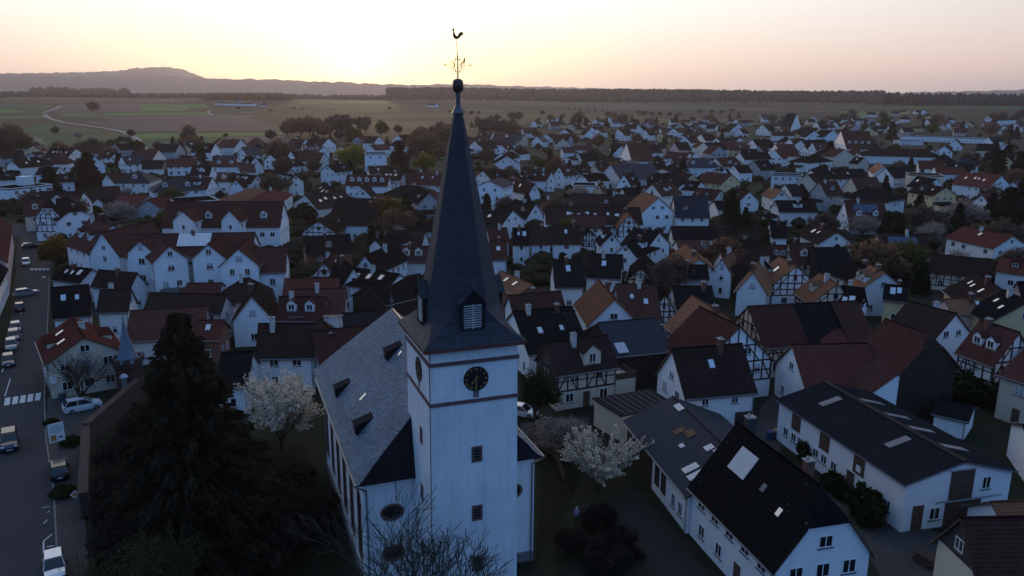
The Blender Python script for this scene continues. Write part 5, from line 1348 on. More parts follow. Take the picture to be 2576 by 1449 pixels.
def proto(kind):
    """(trunk mesh, crown mesh) in a tree of unit height"""
    if kind in PROTO: return PROTO[kind]
    k, var = kind
    random.seed(hash(k) % 1000 if False else sum(map(ord, k)) + var * 17)
    if k in ('spruce', 'fir', 'thuja'):
        narrow = {'spruce': .24, 'fir': .27, 'thuja': .14}[k]
        t = Limbs(); t.tube(Vector((0, 0, 0)), Vector((0, 0, .96)), .02, .003, 6)
        P, D = [], []
        nw = 26
        for w in range(nw):
            z = .06 + .90 * w / nw; rad = narrow * (1 - z) ** .75 * random.uniform(.8, 1.15) + .012
            nb = 9 if w < nw * .6 else 6
            for i in range(nb):
                a = 6.283 * (i + random.random() * .8) / nb; rr = rad * random.uniform(.7, 1.12)
                for j in range(5):
                    f = (j + .6) / 5; x = rr * f
                    for _ in range(2):
                        P.append((x * math.cos(a) + random.gauss(0, .010), x * math.sin(a) + random.gauss(0, .010), z - x * .35 + random.gauss(0, .008))); D.append((math.cos(a), math.sin(a), -.35))
        D = np.array(D); D /= np.linalg.norm(D, axis=1)[:, None]
        c = qmesh('crown', P, .062, LM[k], 1.5, D)
        PROTO[kind] = (t.me('trunk', M['bark']), c)
    elif k == 'bush':
        t = Limbs(); t.tube(Vector((0, 0, 0)), Vector((0, 0, .4)), .03, .02, 5)
        P = rng.normal(size=(700, 3)); P /= np.linalg.norm(P, axis=1)[:, None]; P *= (rng.uniform(.35, 1, 700) ** .5)[:, None] * (1 + .18 * np.sin(P[:, :1] * 5 + var) * np.cos(P[:, 1:2] * 4))
        P = P * np.array([.55, .55, .48]) + np.array([0, 0, .5])
        PROTO[kind] = (t.me('trunk', M['bark']), qmesh('crown', P, .13, LM['bush'], 1.3))
    else:
        t = Limbs()
        cfg = {'willow': (.10, .55, 3, -.02), 'brown': (.10, .5, 3, .03), 'thicket': (.05, .55, 3, .03), 'rust': (.07, .55, 3, .02), 'spring': (.10, .55, 3, .03), 'ochre': (.06, .6, 3, .04), 'blossom': (.12, .6, 3, .03), 'pinkb': (.10, .65, 3, .02), 'poplar': (.06, .22, 3, .16)}[k]
        h0 = cfg[0]; t.tube(Vector((0, 0, 0)), Vector((0, 0, h0)), .03, .024, 6)
        for i in range(6):
            a = 6.283 * (i + random.random() * .6) / 6; t.grow(Vector((0, 0, h0)), Vector((math.cos(a) * math.sin(cfg[1]), math.sin(a) * math.sin(cfg[1]), math.cos(cfg[1]))).normalized(), .36, .018, cfg[2], 2, cfg[3], .62, .0022)
        pts = np.array([tuple(p) for p, d, lv in t.pts if lv <= 2])
        sc_ = 1 / max(.01, pts[:, 2].max())
        rep = {'willow': 6, 'brown': 4, 'thicket': 4, 'rust': 5, 'spring': 6, 'ochre': 6, 'blossom': 9, 'pinkb': 8, 'poplar': 4}[k]
        pts = pts[rng.integers(0, len(pts), min(len(pts) * rep, 3000))] + rng.normal(size=(min(len(pts) * rep, 3000), 3)) * .04
        nf = 1700
        e = rng.normal(size=(nf, 3)); e /= np.linalg.norm(e, axis=1)[:, None]; e *= (rng.uniform(.25, 1, nf) ** .45)[:, None]
        e *= (1 + .22 * np.sin(e[:, :1] * 7 + var) * np.sin(e[:, 1:2] * 6 + 1) + .15 * np.sin(e[:, 2:3] * 9))
        zs = pts[:, 2].max(); wr = .16 if k == 'poplar' else .36
        e = e * np.array([wr, wr, .43]) * zs + np.array([0, 0, .55 * zs])
        pts = np.concatenate([pts * np.array([.85, .85, 1]), e])
        if k == 'willow': pts[:, 2] -= rng.uniform(0, .12, len(pts)) * (pts[:, 2] > .3)
        lm = LM['brown' if k == 'poplar' else k]
        size, lg = {'willow': (.05, 2.2), 'brown': (.035, 3.2), 'thicket': (.03, 3.6), 'poplar': (.032, 3.2), 'rust': (.042, 2.4), 'spring': (.045, 1.4), 'ochre': (.042, 2.0), 'blossom': (.036, 1.2), 'pinkb': (.036, 1.2)}[k]
        tm = t.me('trunk', M['bark']); cm = qmesh('crown', pts, size, lm, lg)
        for me_ in (tm, cm):
            me_.transform(Matrix.Scale(sc_, 4))
        PROTO[kind] = (tm, cm)
    return PROTO[kind]
TREES = []
KINDNAME = {'spruce': 'spruce_tree', 'fir': 'fir_tree', 'thuja': 'thuja_tree', 'bush': 'evergreen_bush', 'willow': 'willow_tree', 'brown': 'bare_tree', 'thicket': 'bare_shrub', 'rust': 'budding_tree', 'spring': 'spring_tree', 'ochre': 'budding_tree', 'blossom': 'blossom_tree', 'pinkb': 'blossom_tree', 'poplar': 'poplar_tree'}
KINDTXT = {'spruce': 'dark spruce', 'fir': 'green fir', 'thuja': 'tall narrow thuja', 'bush': 'rounded evergreen bush', 'willow': 'yellow-green willow', 'brown': 'leafless brown tree', 'thicket': 'dark bare shrub', 'rust': 'rusty brown budding tree', 'spring': 'light green leafing tree', 'ochre': 'ochre budding tree', 'blossom': 'pale blossoming tree', 'pinkb': 'rose-grey blossoming tree', 'poplar': 'slim leafless poplar'}
def tree(kind, x, y, H, wid=1.0, label=None, world=None):
    """x, y: picture position of the foot"""
    p = at_t(x, y) if world is None else Vector((*world, terrain(*world)))
    tm, cm = proto((kind, random.randrange(3) if kind not in ('thuja',) else 0))
    wid = min(wid, 1.15) if kind in ('brown', 'rust', 'spring', 'poplar') else wid
    r = link(KINDNAME[kind], None, None, (p.x, p.y, terrain(p.x, p.y) - .05), random.uniform(0, 6.28))
    r.scale = (H * wid, H * wid, H)
    link('trunk', tm, r); link('crown', cm, r)
    r['category'] = 'bush' if kind == 'bush' else 'tree'
    if label: r['label'] = label
    TREES.append(dict(o=r, kind=kind, c=(p.x, p.y), H=H, label=label))
    return r
random.seed(11)
tree('willow', 890, 428, 13, 1.0, 'round yellow-green willow in front of the white apartment blocks'); tree('willow', 1068, 428, 9, 1.1, 'smaller round yellow-green willow close to the spire'); tree('spring', 885, 366, 14, 1.1); tree('spring', 958, 342, 14, 1.0)
for x, y, h in ((735, 338, 15), (758, 342, 16), (780, 340, 17), (800, 338, 15), (815, 345, 12), (722, 340, 10)): tree('rust', x, y, h, 1.25)
for x, y, h in ((832, 338, 16), (848, 336, 18), (862, 335, 17), (875, 337, 18), (905, 332, 15), (920, 334, 16), (1110, 345, 14)): tree('poplar', x, y, h, 1.2)
for x, y, h in ((1050, 372, 13), (1062, 368, 14), (1075, 374, 12), (1090, 360, 13), (1120, 366, 15), (1130, 356, 14), (1046, 392, 12), (1085, 392, 13)): tree('rust', x, y, h)
for x, y, h in ((1215, 338, 14), (1232, 336, 15), (1250, 339, 13), (1268, 340, 14), (1285, 338, 11), (1300, 335, 9)): tree('brown', x, y, h, 1.1)
tree('spruce', 1006, 432, 17, 1.5, 'broad dark reddish conifer between the apartment blocks and the small willow'); tree('fir', 1543, 402, 11, 1.2, 'lone dark fir before the big blue-roofed house'); tree('thuja', 1835, 578, 13, 1.5, 'tallest narrow dark thuja beside the car park hedge'); tree('thuja', 1873, 570, 6.5, 1.5); tree('thuja', 1850, 574, 9, 1.4)
tree('fir', 2307, 562, 10, 1.2, 'dark fir in front of the yellow house'); tree('spruce', 2530, 578, 14, 1.9, 'broad black conifer by the bright red-roofed houses'); tree('spruce', 2565, 570, 16, 1.6); tree('spruce', 2490, 556, 10, 1.3); tree('pinkb', 2418, 572, 8.5, 1.5, 'wide rose-grey blossoming tree below the red roof'); tree('spring', 2275, 702, 8, 1.2, 'light green leafing tree beside the solar-panelled brown roof')
for x, y, h in ((2224, 318, 14), (2242, 352, 18), (2312, 300, 12), (2345, 320, 11), (2420, 330, 12), (2540, 348, 14), (2555, 350, 13), (2085, 414, 15), (1990, 440, 8), (2510, 440, 14), (2530, 420, 14), (2500, 400, 13), (2560, 446, 14), (2480, 430, 11)): tree(random.choice(('fir', 'spruce')), x, y, h, 1.35)
for x, y in ((1383, 318), (1410, 317), (1438, 320), (1458, 318), (1473, 318), (1525, 318), (1590, 305), (1650, 312), (1700, 308), (1835, 300), (1858, 298)): tree('fir', x, y, random.uniform(9, 13), 1.3)
tree('rust', 1505, 372, 10); tree('ochre', 976, 576, 9, 1.5, 'ochre bushy tree beside the dark yew behind the spire'); tree('spruce', 1024, 574, 11, 1.3); tree('bush', 771, 560, 6, 1.6); tree('bush', 790, 556, 5, 1.5); tree('brown', 690, 500, 9, 1.1); tree('rust', 700, 410, 13)
for x, y, h in ((10, 384, 15), (30, 386, 17), (50, 388, 14), (-10, 388, 14)): tree('rust', x, y, h, 1.2)
tree('blossom', 95, 382, 9, 1.2, 'pale blossoming tree at the field edge above the far roofs'); tree('pinkb', 310, 388, 8); tree('fir', 507, 418, 13, 1.2); tree('spruce', 227, 474, 16, 1.5, 'big dark conifer behind the half-timbered villa'); tree('spruce', 205, 470, 12, 1.4); tree('fir', 300, 430, 10); tree('spruce', 130, 500, 13, 1.6); tree('brown', 475, 366, 12); tree('fir', 345, 392, 9)
tree('brown', 1690, 745, 8, 1.6); tree('brown', 1670, 752, 7, 1.5); tree('ochre', 145, 668, 6.5, 1.1, 'small yellowish street tree before the residence corner'); tree('bush', 2450, 985, 3.5, 2); tree('bush', 2420, 1000, 3, 2); tree('bush', 2480, 1010, 3, 2)
tree('brown', 235, 282, 15, 1.4, 'lone dark tree in the middle of the ploughed field')
for x, y, h in ((1365, 290, 13), (1432, 277, 7), (1446, 276, 7), (1460, 277, 8), (1478, 278, 8), (1496, 279, 8), (1515, 280, 7), (1605, 288, 13), (1620, 291, 13), (1640, 292, 12), (1660, 292, 11), (1685, 292, 11), (1710, 292, 10), (1530, 296, 16), (1545, 297, 15), (1415, 297, 9), (1760, 286, 13), (1790, 287, 13), (1815, 287, 12), (1840, 283, 12), (980, 276, 9), (1165, 288, 11), (1185, 290, 12), (1205, 288, 10), (740, 276, 8), (760, 278, 8), (600, 276, 9), (680, 282, 8), (1130, 284, 8)): tree(random.choice(('brown', 'brown', 'rust')), x, y, h * .62, 1.15)
random.seed(33)
for i in range(46):
    x = random.uniform(2080, 2590) if i < 22 else random.uniform(1180, 2080)
    y = random.uniform(288, 345) if i < 22 else random.uniform(302, 322)
    p = at(x, y, 0)
    if not all((p.x - a) ** 2 + (p.y - b) ** 2 > (c * .62 + 2) ** 2 for a, b, c in placed): continue
    tree(random.choice(('brown', 'brown', 'rust', 'fir', 'spruce', 'spring')), x, y, random.uniform(8, 14), 1.1)
for i in range(22):
    x, y = random.uniform(-20, 720), random.uniform(372, 396)
    p = at(x, y, 0)
    if not all((p.x - a) ** 2 + (p.y - b) ** 2 > (c * .62 + 2) ** 2 for a, b, c in placed): continue
    tree(random.choice(('brown', 'brown', 'rust', 'fir', 'bush')), x, y, random.uniform(5, 10), 1.1)
# garden trees between the houses, where land is free
NT = 0
spots = []
for _ in range(2600):
    if NT >= 190: break
    x, y = random.uniform(0, 2570), 335 + 420 * random.random() ** 1.3
    if x < 130 and y > 560: continue
    p = at(x, y, 0)
    if not all((p.x - a) ** 2 + (p.y - b) ** 2 > (c * .62 + 2) ** 2 for a, b, c in placed): continue
    if any((p.x - a) ** 2 + (p.y - b) ** 2 < 30 for a, b in spots): continue
    spots.append((p.x, p.y)); NT += 1
    k = random.choice(('fir', 'bush', 'bush', 'brown', 'brown', 'rust', 'spruce', 'spring', 'pinkb'))
    tree(k, 0, 0, {'bush': 3.0, 'fir': 8, 'spruce': 9, 'brown': 7, 'rust': 7, 'spring': 6, 'pinkb': 5}[k] * random.uniform(.8, 1.3), 1.5 if k == 'bush' else 1.1, world=(p.x, p.y))
# low hedges and shrubbery that fill the gardens of the town
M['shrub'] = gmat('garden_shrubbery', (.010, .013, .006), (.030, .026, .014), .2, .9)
sp_ = []
for _ in range(9000):
    if len(sp_) > 2600: break
    x, y = random.uniform(-20, 2600), 318 + 400 * random.random() ** 1.6
    p = at(x, y, 0); d = math.hypot(p.x, p.y)
    if d < 150 or (x < 140 and y > 560): continue
    near_ = [((p.x - a) ** 2 + (p.y - b) ** 2, c) for a, b, c in placed]
    if min(near_)[0] > 26 ** 2 or not all(q_ > (c * .5 + .5) ** 2 for q_, c in near_): continue
    h = random.uniform(1.2, 3.2) * (1.5 if random.random() < .15 else 1)
    sp_.append((p.x, p.y, terrain(p.x, p.y) - .3, h, h * random.uniform(.5, 1.0)))
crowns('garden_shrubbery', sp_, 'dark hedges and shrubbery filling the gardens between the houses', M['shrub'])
for i, (x, y, h, w_) in enumerate(((640, 1290, 4.5, 1.6), (720, 1250, 3.5, 1.7), (790, 1320, 3.0, 1.6), (700, 1400, 4.0, 1.7), (600, 1180, 3.6, 1.6))):
    random.seed(80 + i); tree('thicket', x, y, h, w_, ['tallest bare shrub between the giant conifer and the nave', 'bare shrub under the blossoming tree beside the nave', 'low bare shrub close to the nave wall', 'bare shrub at the foot of the giant conifer near the frame edge', 'bare shrub touching the giant conifer below the blossoming tree'][i])
for i, (x, y, h, w_) in enumerate(((320, 1395, 4.5, 1.0), (290, 1290, 4.4, 1.1), (300, 1200, 4.2, 1.15), (275, 1340, 3.2, 1.0), (330, 1130, 3.6, 1.15), (360, 1440, 4.0, 1.0))):
    random.seed(95 + i); tree('thicket', x, y, h, w_, ['tallest bare shrub behind the pavement wall', 'bare shrub midway along the pavement wall', 'bare shrub near the bend of the sandstone wall', 'small bare shrub close against the pavement wall', 'bare shrub below the sandstone turret', 'bare shrub by the yellow-budded bush tree'][i])
# ---- the great conifer left of the church
def big_conifer():
    random.seed(5)
    c = at(505, 1415, 0); H, RAD = 22.8, 8.1
    r = link('giant_conifer', None, None, (c.x, c.y, -.05)); tag(r, 'giant dark brown-green conifer filling the churchyard beside the nave', 'tree')
    t = Limbs(); t.tube(Vector((0, 0, 0)), Vector((0, 0, H * .5)), .55, .3, 8); t.tube(Vector((0, 0, H * .5)), Vector((.3, 0, H)), .3, .04, 8)
    P, D = [], []
    nw = 34
    for w in range(nw):
        z = 1.5 + (H - 1.8) * (w + random.uniform(-.4, .4)) / nw; f0 = 1 - z / H
        rad = RAD * f0 ** .8 + .3
        nb = int(5 + 9 * f0 ** .5)
        for i in range(nb):
            a = 6.283 * (i + random.random()) / nb; rr = rad * random.choice((.6, .8, .92, 1.0, 1.06, 1.12)) * random.uniform(.85, 1.1)
            rise = random.uniform(-.1, .18)
            z += random.uniform(-.5, .5); tip = Vector((rr * math.cos(a), rr * math.sin(a), z + rr * rise - .035 * rr * rr))
            t.tube(Vector((0, 0, z)), Vector((rr * .5 * math.cos(a), rr * .5 * math.sin(a), z + rr * .5 * rise)), .07, .045, 4); t.tube(Vector((rr * .5 * math.cos(a), rr * .5 * math.sin(a), z + rr * .5 * rise)), tip, .045, .012, 4)
            ns = int(4 + rr * 2.2)
            for j in range(ns):
                f = .18 + .82 * (j + random.random()) / ns
                ctr = Vector((0, 0, z)).lerp(tip, f) + Vector((0, 0, .12 * math.sin(f * 3)))
                wdt = (1.0 - f * .6) * .9 * min(1, rr / 3)
                for _ in range(11):
                    sd = random.uniform(-1, 1) * wdt
                    P.append((ctr.x - math.sin(a) * sd, ctr.y + math.cos(a) * sd, ctr.z - abs(sd) * .3 - random.gauss(.15, .28))); D.append((math.cos(a) - math.sin(a) * sd * .9, math.sin(a) + math.cos(a) * sd * .9, -.45))
    D = np.array(D); D /= np.linalg.norm(D, axis=1)[:, None]
    link('trunk', t.me('trunk', M['bark']), r); link('crown', qmesh('crown', P, .30, LM['spruce'], 2.4, D), r)
big_conifer()
def special(name, label, px, py, H, seed, trunk_h, tilt, nb, lv, kids, up, spread, L0, minr, leaf=None, size=.1, rep=0, jit=.12, lg=1.2, bark='bark', r0=.22, seg=3, cat='tree', world=None):
    random.seed(seed)
    c = at(px, py, 0) if world is None else Vector((*world, 0))
    r = link(name, None, None, (c.x, c.y, -.05)); tag(r, label, cat)
    t = Limbs()
    if trunk_h > 0: t.tube(Vector((0, 0, 0)), Vector((0, 0, trunk_h)), r0, r0 * .8, 8)
    for i in range(nb):
        a = 6.283 * (i + random.random() * .7) / nb; ti = tilt * random.uniform(.5, 1.2)
        t.grow(Vector((0, 0, trunk_h * random.uniform(.75, 1))), Vector((math.cos(a) * math.sin(ti), math.sin(a) * math.sin(ti), math.cos(ti))), L0 * random.uniform(.8, 1.15), r0 * .55, lv, kids, up, spread, minr, seg)
    pts = np.array([tuple(p) for p, d, l in t.pts])
    s = H / pts[:, 2].max()
    tm = t.me('trunk', M[bark]); tm.transform(Matrix.Scale(s, 4)); link('trunk', tm, r)
    if leaf:
        q = np.array([p for p, l in t.fine if l <= 1]) * s
        n = min(len(q) * rep, 16000)
        q = q[rng.integers(0, len(q), n)] + rng.normal(size=(n, 3)) * jit
        link('crown', qmesh('crown', q, size, LM[leaf], lg), r)
    return r
# bare tree before the west front
special('bare_tree', 'leafless many-branched tree standing right before the church west wall', 0, 0, 16.6, 21, 2.6, .55, 12, 4, 2, .05, .46, 4.4, .02, None, bark='barkg', r0=.26, world=(-5.6, 45.5))
special('budding_tree', 'multi-stemmed bush tree with yellow-green buds in the lower corner by the street', 0, 0, 9.0, 22, .8, .55, 9, 3, 3, .05, .45, 3.6, .014, 'buds', .11, 2, .16, 1.3, world=(-26.8, 50.5))
special('budding_tree', 'low shrub with sparse yellow buds below the giant conifer', 0, 0, 6.5, 29, .5, .7, 8, 3, 3, .04, .5, 3.0, .014, 'buds', .10, 2, .16, 1.3, world=(-21.5, 48.5))
special('blossom_tree', 'pale blossoming tree between the giant conifer and the nave', 708, 1135, 9.6, 23, 1.6, .55, 7, 3, 3, .05, .5, 3.4, .014, 'blossom', .15, 4, .12, 1.6)
special('blossom_tree', 'white blossoming tree with spiky upright branches beside the annex', 1503, 1235, 7.0, 24, 1.8, 1.0, 17, 1, 3, .06, .34, 4.2, .02, 'blossom', .15, 26, .075, 1.5, seg=5)
special('blossom_tree', 'grey-rose blossoming bush tree behind the white spiky one', 1428, 1150, 5.2, 25, .8, .6, 8, 3, 3, .03, .55, 2.6, .013, 'pinkb', .10, 3, .12, 1.2)
special('bare_tree', 'leafless wide-branching tree before the cream red-roofed house', 207, 1030, 8.6, 26, 2.6, .75, 7, 3, 3, .05, .5, 3.2, .016, None, bark='bark', r0=.28)
special('bare_tree', 'slim leafless tree with ivy trunk beside the cream half-timbered house', 1345, 1085, 8.5, 27, 2.8, .5, 6, 3, 3, .05, .5, 2.6, .014, 'bush', .12, 1, .15, bark='bark', r0=.22)
for i, (x, y, h, lb) in enumerate(((1500, 1330, 2.4, 'first brown thicket shrub below the white blossom tree'), (1560, 1390, 2.6, 'second brown thicket shrub by the half-hip house alley'), (1440, 1390, 2.2, 'brown thicket shrub nearest the tower base'), (1520, 1430, 2.4, 'brown thicket shrub at the lower frame edge'))):
    special('thicket_shrub', lb, x, y, h, 40 + i, .2, .9, 12, 3, 2, .02, .5, 1.6, .012, 'thicket', .10, 2, .15, 2.0, cat='shrub', r0=.06)
for i, (x, y, h, w_) in enumerate(((160, 1250, 1.2, 1.8), (180, 1120, 1.1, 2.0), (130, 1072, 1.0, 1.6), (2030, 1160, 2.6, .9), (2094, 1236, 2.2, 1.0), (2108, 1250, 1.6, 1.0), (2168, 1300, 3.4, .9), (2182, 1318, 2.6, 1.1), (1985, 980, 2.2, 1.2))):
    random.seed(60 + i); tree('bush', x, y, h, w_, ['clipped low bush in the pavement bed near the priority sign', 'clipped low bush below the notice board', 'dark round bush by the zebra crossing', 'egg-shaped clipped bush at the far end of the workshop barn wall', 'larger bush of the pair midway along the workshop barn', 'smaller bush of the pair midway along the workshop barn', 'tall dark bush beside the workshop barn door', 'wider dark bush beside the workshop barn door', 'dark bush at the gate of the red barn wing'][i])
# ================================================================ details of the near buildings
def hof(lbl):
    return next(h for h in HOUSES if h['label'] and lbl in h['label'])
def facem(h, f):
    hl, hw = h['L'] / 2, h['W'] / 2
    off = {'front': (0, -hw, 0), 'back': (0, hw, 0), 'A': (-hl, 0, 0), 'B': (hl, 0, 0)}[f]; rz = {'front': 0, 'back': math.pi, 'A': -math.pi / 2, 'B': math.pi / 2}[f]
    return Matrix.Translation(off) @ Matrix.Rotation(rz, 4, 'Z'), rz
def panel(h, f, x, z0, w, hh, m, name, t=.05, parent=None):
    fm, rz = facem(h, f); p = fm @ Vector((x, 0, z0))
    b = MB(); b.box(-w / 2, -t, 0, w / 2, .02, hh)
    return b.build(name, m, parent or h['o'], tuple(p), rz)
def wat(h, f, x, z, w, hh, near=True, blind=0):
    fm, rz = facem(h, f); p = fm @ Vector((x, 0, z)); return window(h['o'], p.x, p.y, p.z, rz, w, hh, near, None, blind)
h = hof('long white workshop barn'); L, W, ze, zr = h['L'], h['W'], h['ze'], h['zr']
for t in (.17, .42, .69): panel(h, 'front', (t - .5) * L, 2.7, 1.7, ze - 3.0, M['wood'], 'boarding')
for t in (.085, .16, .22, .29, .36, .43, .51, .72, .81, .90): 
    wat(h, 'front', (t - .5) * L, 1.25, 1.0, 1.05)
panel(h, 'front', (.64 - .5) * L, 0, 1.2, 2.5, M['wood'], 'door'); panel(h, 'front', (.69 - .5) * L, 3.0, .7, .7, M['frame'], 'notice', .07)
gw = W
panel(h, 'B', .02 * gw, 2.75, 2.6, 3.0, M['wood'], 'sliding_gate', .1); panel(h, 'B', .06 * gw, 0, 4.0, 2.5, M['wood'], 'sliding_gate', .1)
panel(h, 'B', -.36 * gw, 0, 1.2, 2.6, M['wood'], 'door'); wat(h, 'B', -.20 * gw, .9, 1.2, 1.3); wat(h, 'B', .30 * gw, .9, 1.2, 1.3); wat(h, 'B', .26 * gw, 3.5, 1.0, 1.3)
fm, rz = facem(h, 'B')
for x0, x1, z in ((-.12, .13, 5.85), (-.2, .42, 2.72)):
    p, q = fm @ Vector((x0 * gw, -.14, z)), fm @ Vector((x1 * gw, -.14, z)); b = MB(); b.bar(p, q, .06); b.build('gate_rail', M['metal'], h['o'])
sl = (zr - ze) / (W / 2); pit = math.atan(sl)
def sheet(h, side, x, f, w, ln, m, name='roof_light', lift=.05, parent=None):
    L, W, ze, zr = h['L'], h['W'], h['ze'], h['zr']; s = -1 if side == 'front' else 1; sl = (zr - ze) / (W / 2); pit = math.atan(sl)
    o = link(name, cube_mesh(m), h['o'])
    o.matrix_local = Matrix.Translation((x, s * (W / 2) * (1 - f), ze + (zr - ze) * f + lift)) @ Matrix.Rotation(-pit * s, 4, 'X') @ Matrix.Diagonal((w, ln, .06, 1))
    return o
M['lightsheet'] = mat('translucent_sheet', (.12, .13, .15), .5, .15, 3, 0, 10, .3)
M['paleshet'] = mat('pale_new_sheet', (.40, .42, .46), .4, .1, 3, 0, 10, .5)
M['rust'] = mat('rusty_sheet', (.10, .05, .028), .8, .4, 2)
for x in (-.30, .22): sheet(h, 'front', x * L, .62, .9, 2.6, M['lightsheet'])
for x in (-.25, -.05, .12, .33): sheet(h, 'back', x * L, .6, .9, 3.0, M['lightsheet'])
b = MB(); b.obox((0, 0, zr + .06), (L / 2 + .3, 0, 0), (0, .3, 0), (0, 0, .07)); b.build('ridge_cap', M['path'], h['o'])
# half-hip house
h = hof('black tiled half-hip roof'); L, W, ze, zr = h['L'], h['W'], h['ze'], h['zr']
for i in range(3): sheet(h, 'front', -.22 * L + (i - 1) * .88, .62, .86, 2.3, M['paleshet'], 'solar_panel', .16)
sheet(h, 'front', .06 * L, .55, .5, .7, M['lightsheet'], 'skylight', .14); sheet(h, 'front', .28 * L, .45, .5, .7, M['skyl'], 'skylight', .14)
chimney(h['o'], -.42 * L, .5, zr - .9, zr + 1.0, M['dc'])
# annex
h = hof('low white annex'); L, W, ze, zr = h['L'], h['W'], h['ze'], h['zr']
for x, f, w, ln, m in ((.30, .30, 1.0, 1.6, 'paleshet'), (.38, .5, .9, 4.2, 'paleshet'), (.42, .5, 1.0, 4.0, 'lightsheet'), (.20, .78, .9, .9, 'paleshet'), (.27, .86, .9, .9, 'paleshet'), (.06, .45, .7, .5, 'paleshet'), (-.35, .93, 1.6, .8, 'paleshet'), (-.02, .72, 1.4, 1.0, 'rust'), (-.1, .6, 1.0, 1.2, 'rust')): sheet(h, 'front', x * L, f, w, ln, M[m], 'roof_sheet', .04 + random.random() * .02)
for x in (.06, .16): panel(h, 'front', x * L, 1.0, 1.2, 2.1, M['framed'], 'shutter')
for x in (.31, .41): wat(h, 'front', x * L, 1.0, .9, 1.4)
panel(h, 'front', -.25 * L, 0, L * .46, 3.4, M['t'], 'boarding')
# shed with metal roof next to it
P4 = [at(1488, 1001, 3.6), at(1638, 978.5, 3.9), at(1698, 1016, 3.9), at(1563, 1047, 3.4)]
r = link('shed', None); tag(r, 'flat metal-roofed shed between annex and cream half-timbered house', 'shed')
c4 = sum(P4, Vector()) / 4; r.location = (c4.x, c4.y, 0)
b = MB(); q = [p - Vector((c4.x, c4.y, 0)) for p in P4]
b.face(q[::-1]); b.face([p - Vector((0, 0, .14)) for p in q])
for i in range(4): b.face([q[i], q[(i + 1) % 4], q[(i + 1) % 4] - Vector((0, 0, .14)), q[i] - Vector((0, 0, .14))])
b.build('roof', RM['s'], r)
b = MB(); k = .93
for i in range(4):
    a_, c_ = q[i] * k, q[(i + 1) % 4] * k
    b.face([(a_.x, a_.y, 0), (c_.x, c_.y, 0), (c_.x, c_.y, q[(i + 1) % 4].z - .1), (a_.x, a_.y, q[i].z - .1)])
b.build('wall', M['c'], r)
for t in range(1, 9):
    p, s_ = q[0].lerp(q[1], t / 9), q[3].lerp(q[2], t / 9); b = MB(); b.bar(p + Vector((0, 0, .03)), s_ + Vector((0, 0, .03)), .03, 0, 4); b.build('seam', M['zinc'], r)
# white house by the gate: dish, roof hatch
h = hof('white house with steep brown roof'); fm, rz = facem(h, 'A')
for x, z in ((1.0, 2.9), (2.4, 1.9)):
    p = fm @ Vector((x, -.35, z)); b = MB(); b.lathe([(0, 0), (.18, .03), (.34, .12)], 12); b.bar((0, 0, 0), (0, 0, -.35), .03)
    o = b.build('satellite_dish', M['frame'], h['o'], tuple(p)); o.rotation_euler = (R(55), 0, rz)
panel(h, 'front', .36 * h['L'], 0, 2.2, 2.3, M['framed'], 'garage_door'); 
# cream half-timbered house: dormer gable, slate-hung side, terrace
h = hof('cream half-timbered house with gabled dormer'); L, W, ze, zr = h['L'], h['W'], h['ze'], h['zr']
dormer(h['o'], .10 * L, -1, W / 2, ze, zr - ze, 'b', M['c'], True, w=2.5, h=1.7, f=.10)
panel(h, 'A', 0, 2.7, W - .1, ze - 2.7, M['dc'], 'slate_hanging')
fm, rz = facem(h, 'A'); b = MB(); b.face([fm @ Vector((-W / 2 + .1, -.06, ze)), fm @ Vector((W / 2 - .1, -.06, ze)), fm @ Vector((0, -.06, zr - .2))]); b.build('slate_hanging', M['dc'], h['o'])
fm, rz = facem(h, 'B'); p = fm @ Vector((0, -1.6, 0)); b = MB(); b.box(-W / 2 + .2, -1.6, 0, W / 2 - 1, 1.58, 2.9); b.build('terrace_wall', M['c'], h['o'], tuple(p), rz)
b = MB()
for x0, y0, x1, y1 in ((-W / 2 + .2, -1.6, W / 2 - 1, -1.5), (-W / 2 + .2, -1.5, -W / 2 + .3, 1.5), (W / 2 - 1.1, -1.5, W / 2 - 1, 1.5)): b.box(x0, y0, 2.9, x1, y1, 3.8)
b.build('balustrade', M['wood'], h['o'], tuple(p), rz)
h = hof('dark open barn'); sheet(h, 'front', -.36 * h['L'], .16, 1.6, 2.0, M['paleshet'], 'roof_sheet', .14)
# glaring solar panel on the small roof behind the nave
p0 = at(838, 795, 7.0)
r = link('solar_panel', None, None, (p0.x, p0.y, 7.0)); tag(r, 'glaring tilted roof panel reflecting the sunset behind the nave', 'solar panel')
b = MB(); b.obox((0, 0, 0), (1.4, 0, 0), (0, 1.1, -.16), (0, .01, .05)); b.build('panel', M['skyl'], r)
b = MB(); b.bar((-1.2, .9, -.2), (-1.2, .9, -2.6), .05); b.bar((1.2, .9, -.2), (1.2, .9, -2.6), .05); b.bar((-1.2, -.9, .1), (-1.2, -.9, -2.6), .05); b.bar((1.2, -.9, .1), (1.2, -.9, -2.6), .05); b.build('stand', M['metal'], r)
# corner house: slate-hung gable
h = hof('slate-hung gable'); L, W, ze, zr = h['L'], h['W'], h['ze'], h['zr']; fm, rz = facem(h, 'B'); b = MB(); b.face([fm @ Vector((-W / 2 + .1, -.03, ze)), fm @ Vector((W / 2 - .1, -.03, ze)), fm @ Vector((0, -.03, zr - .15))]); b.build('slate_hanging', M['dc'], h['o'])
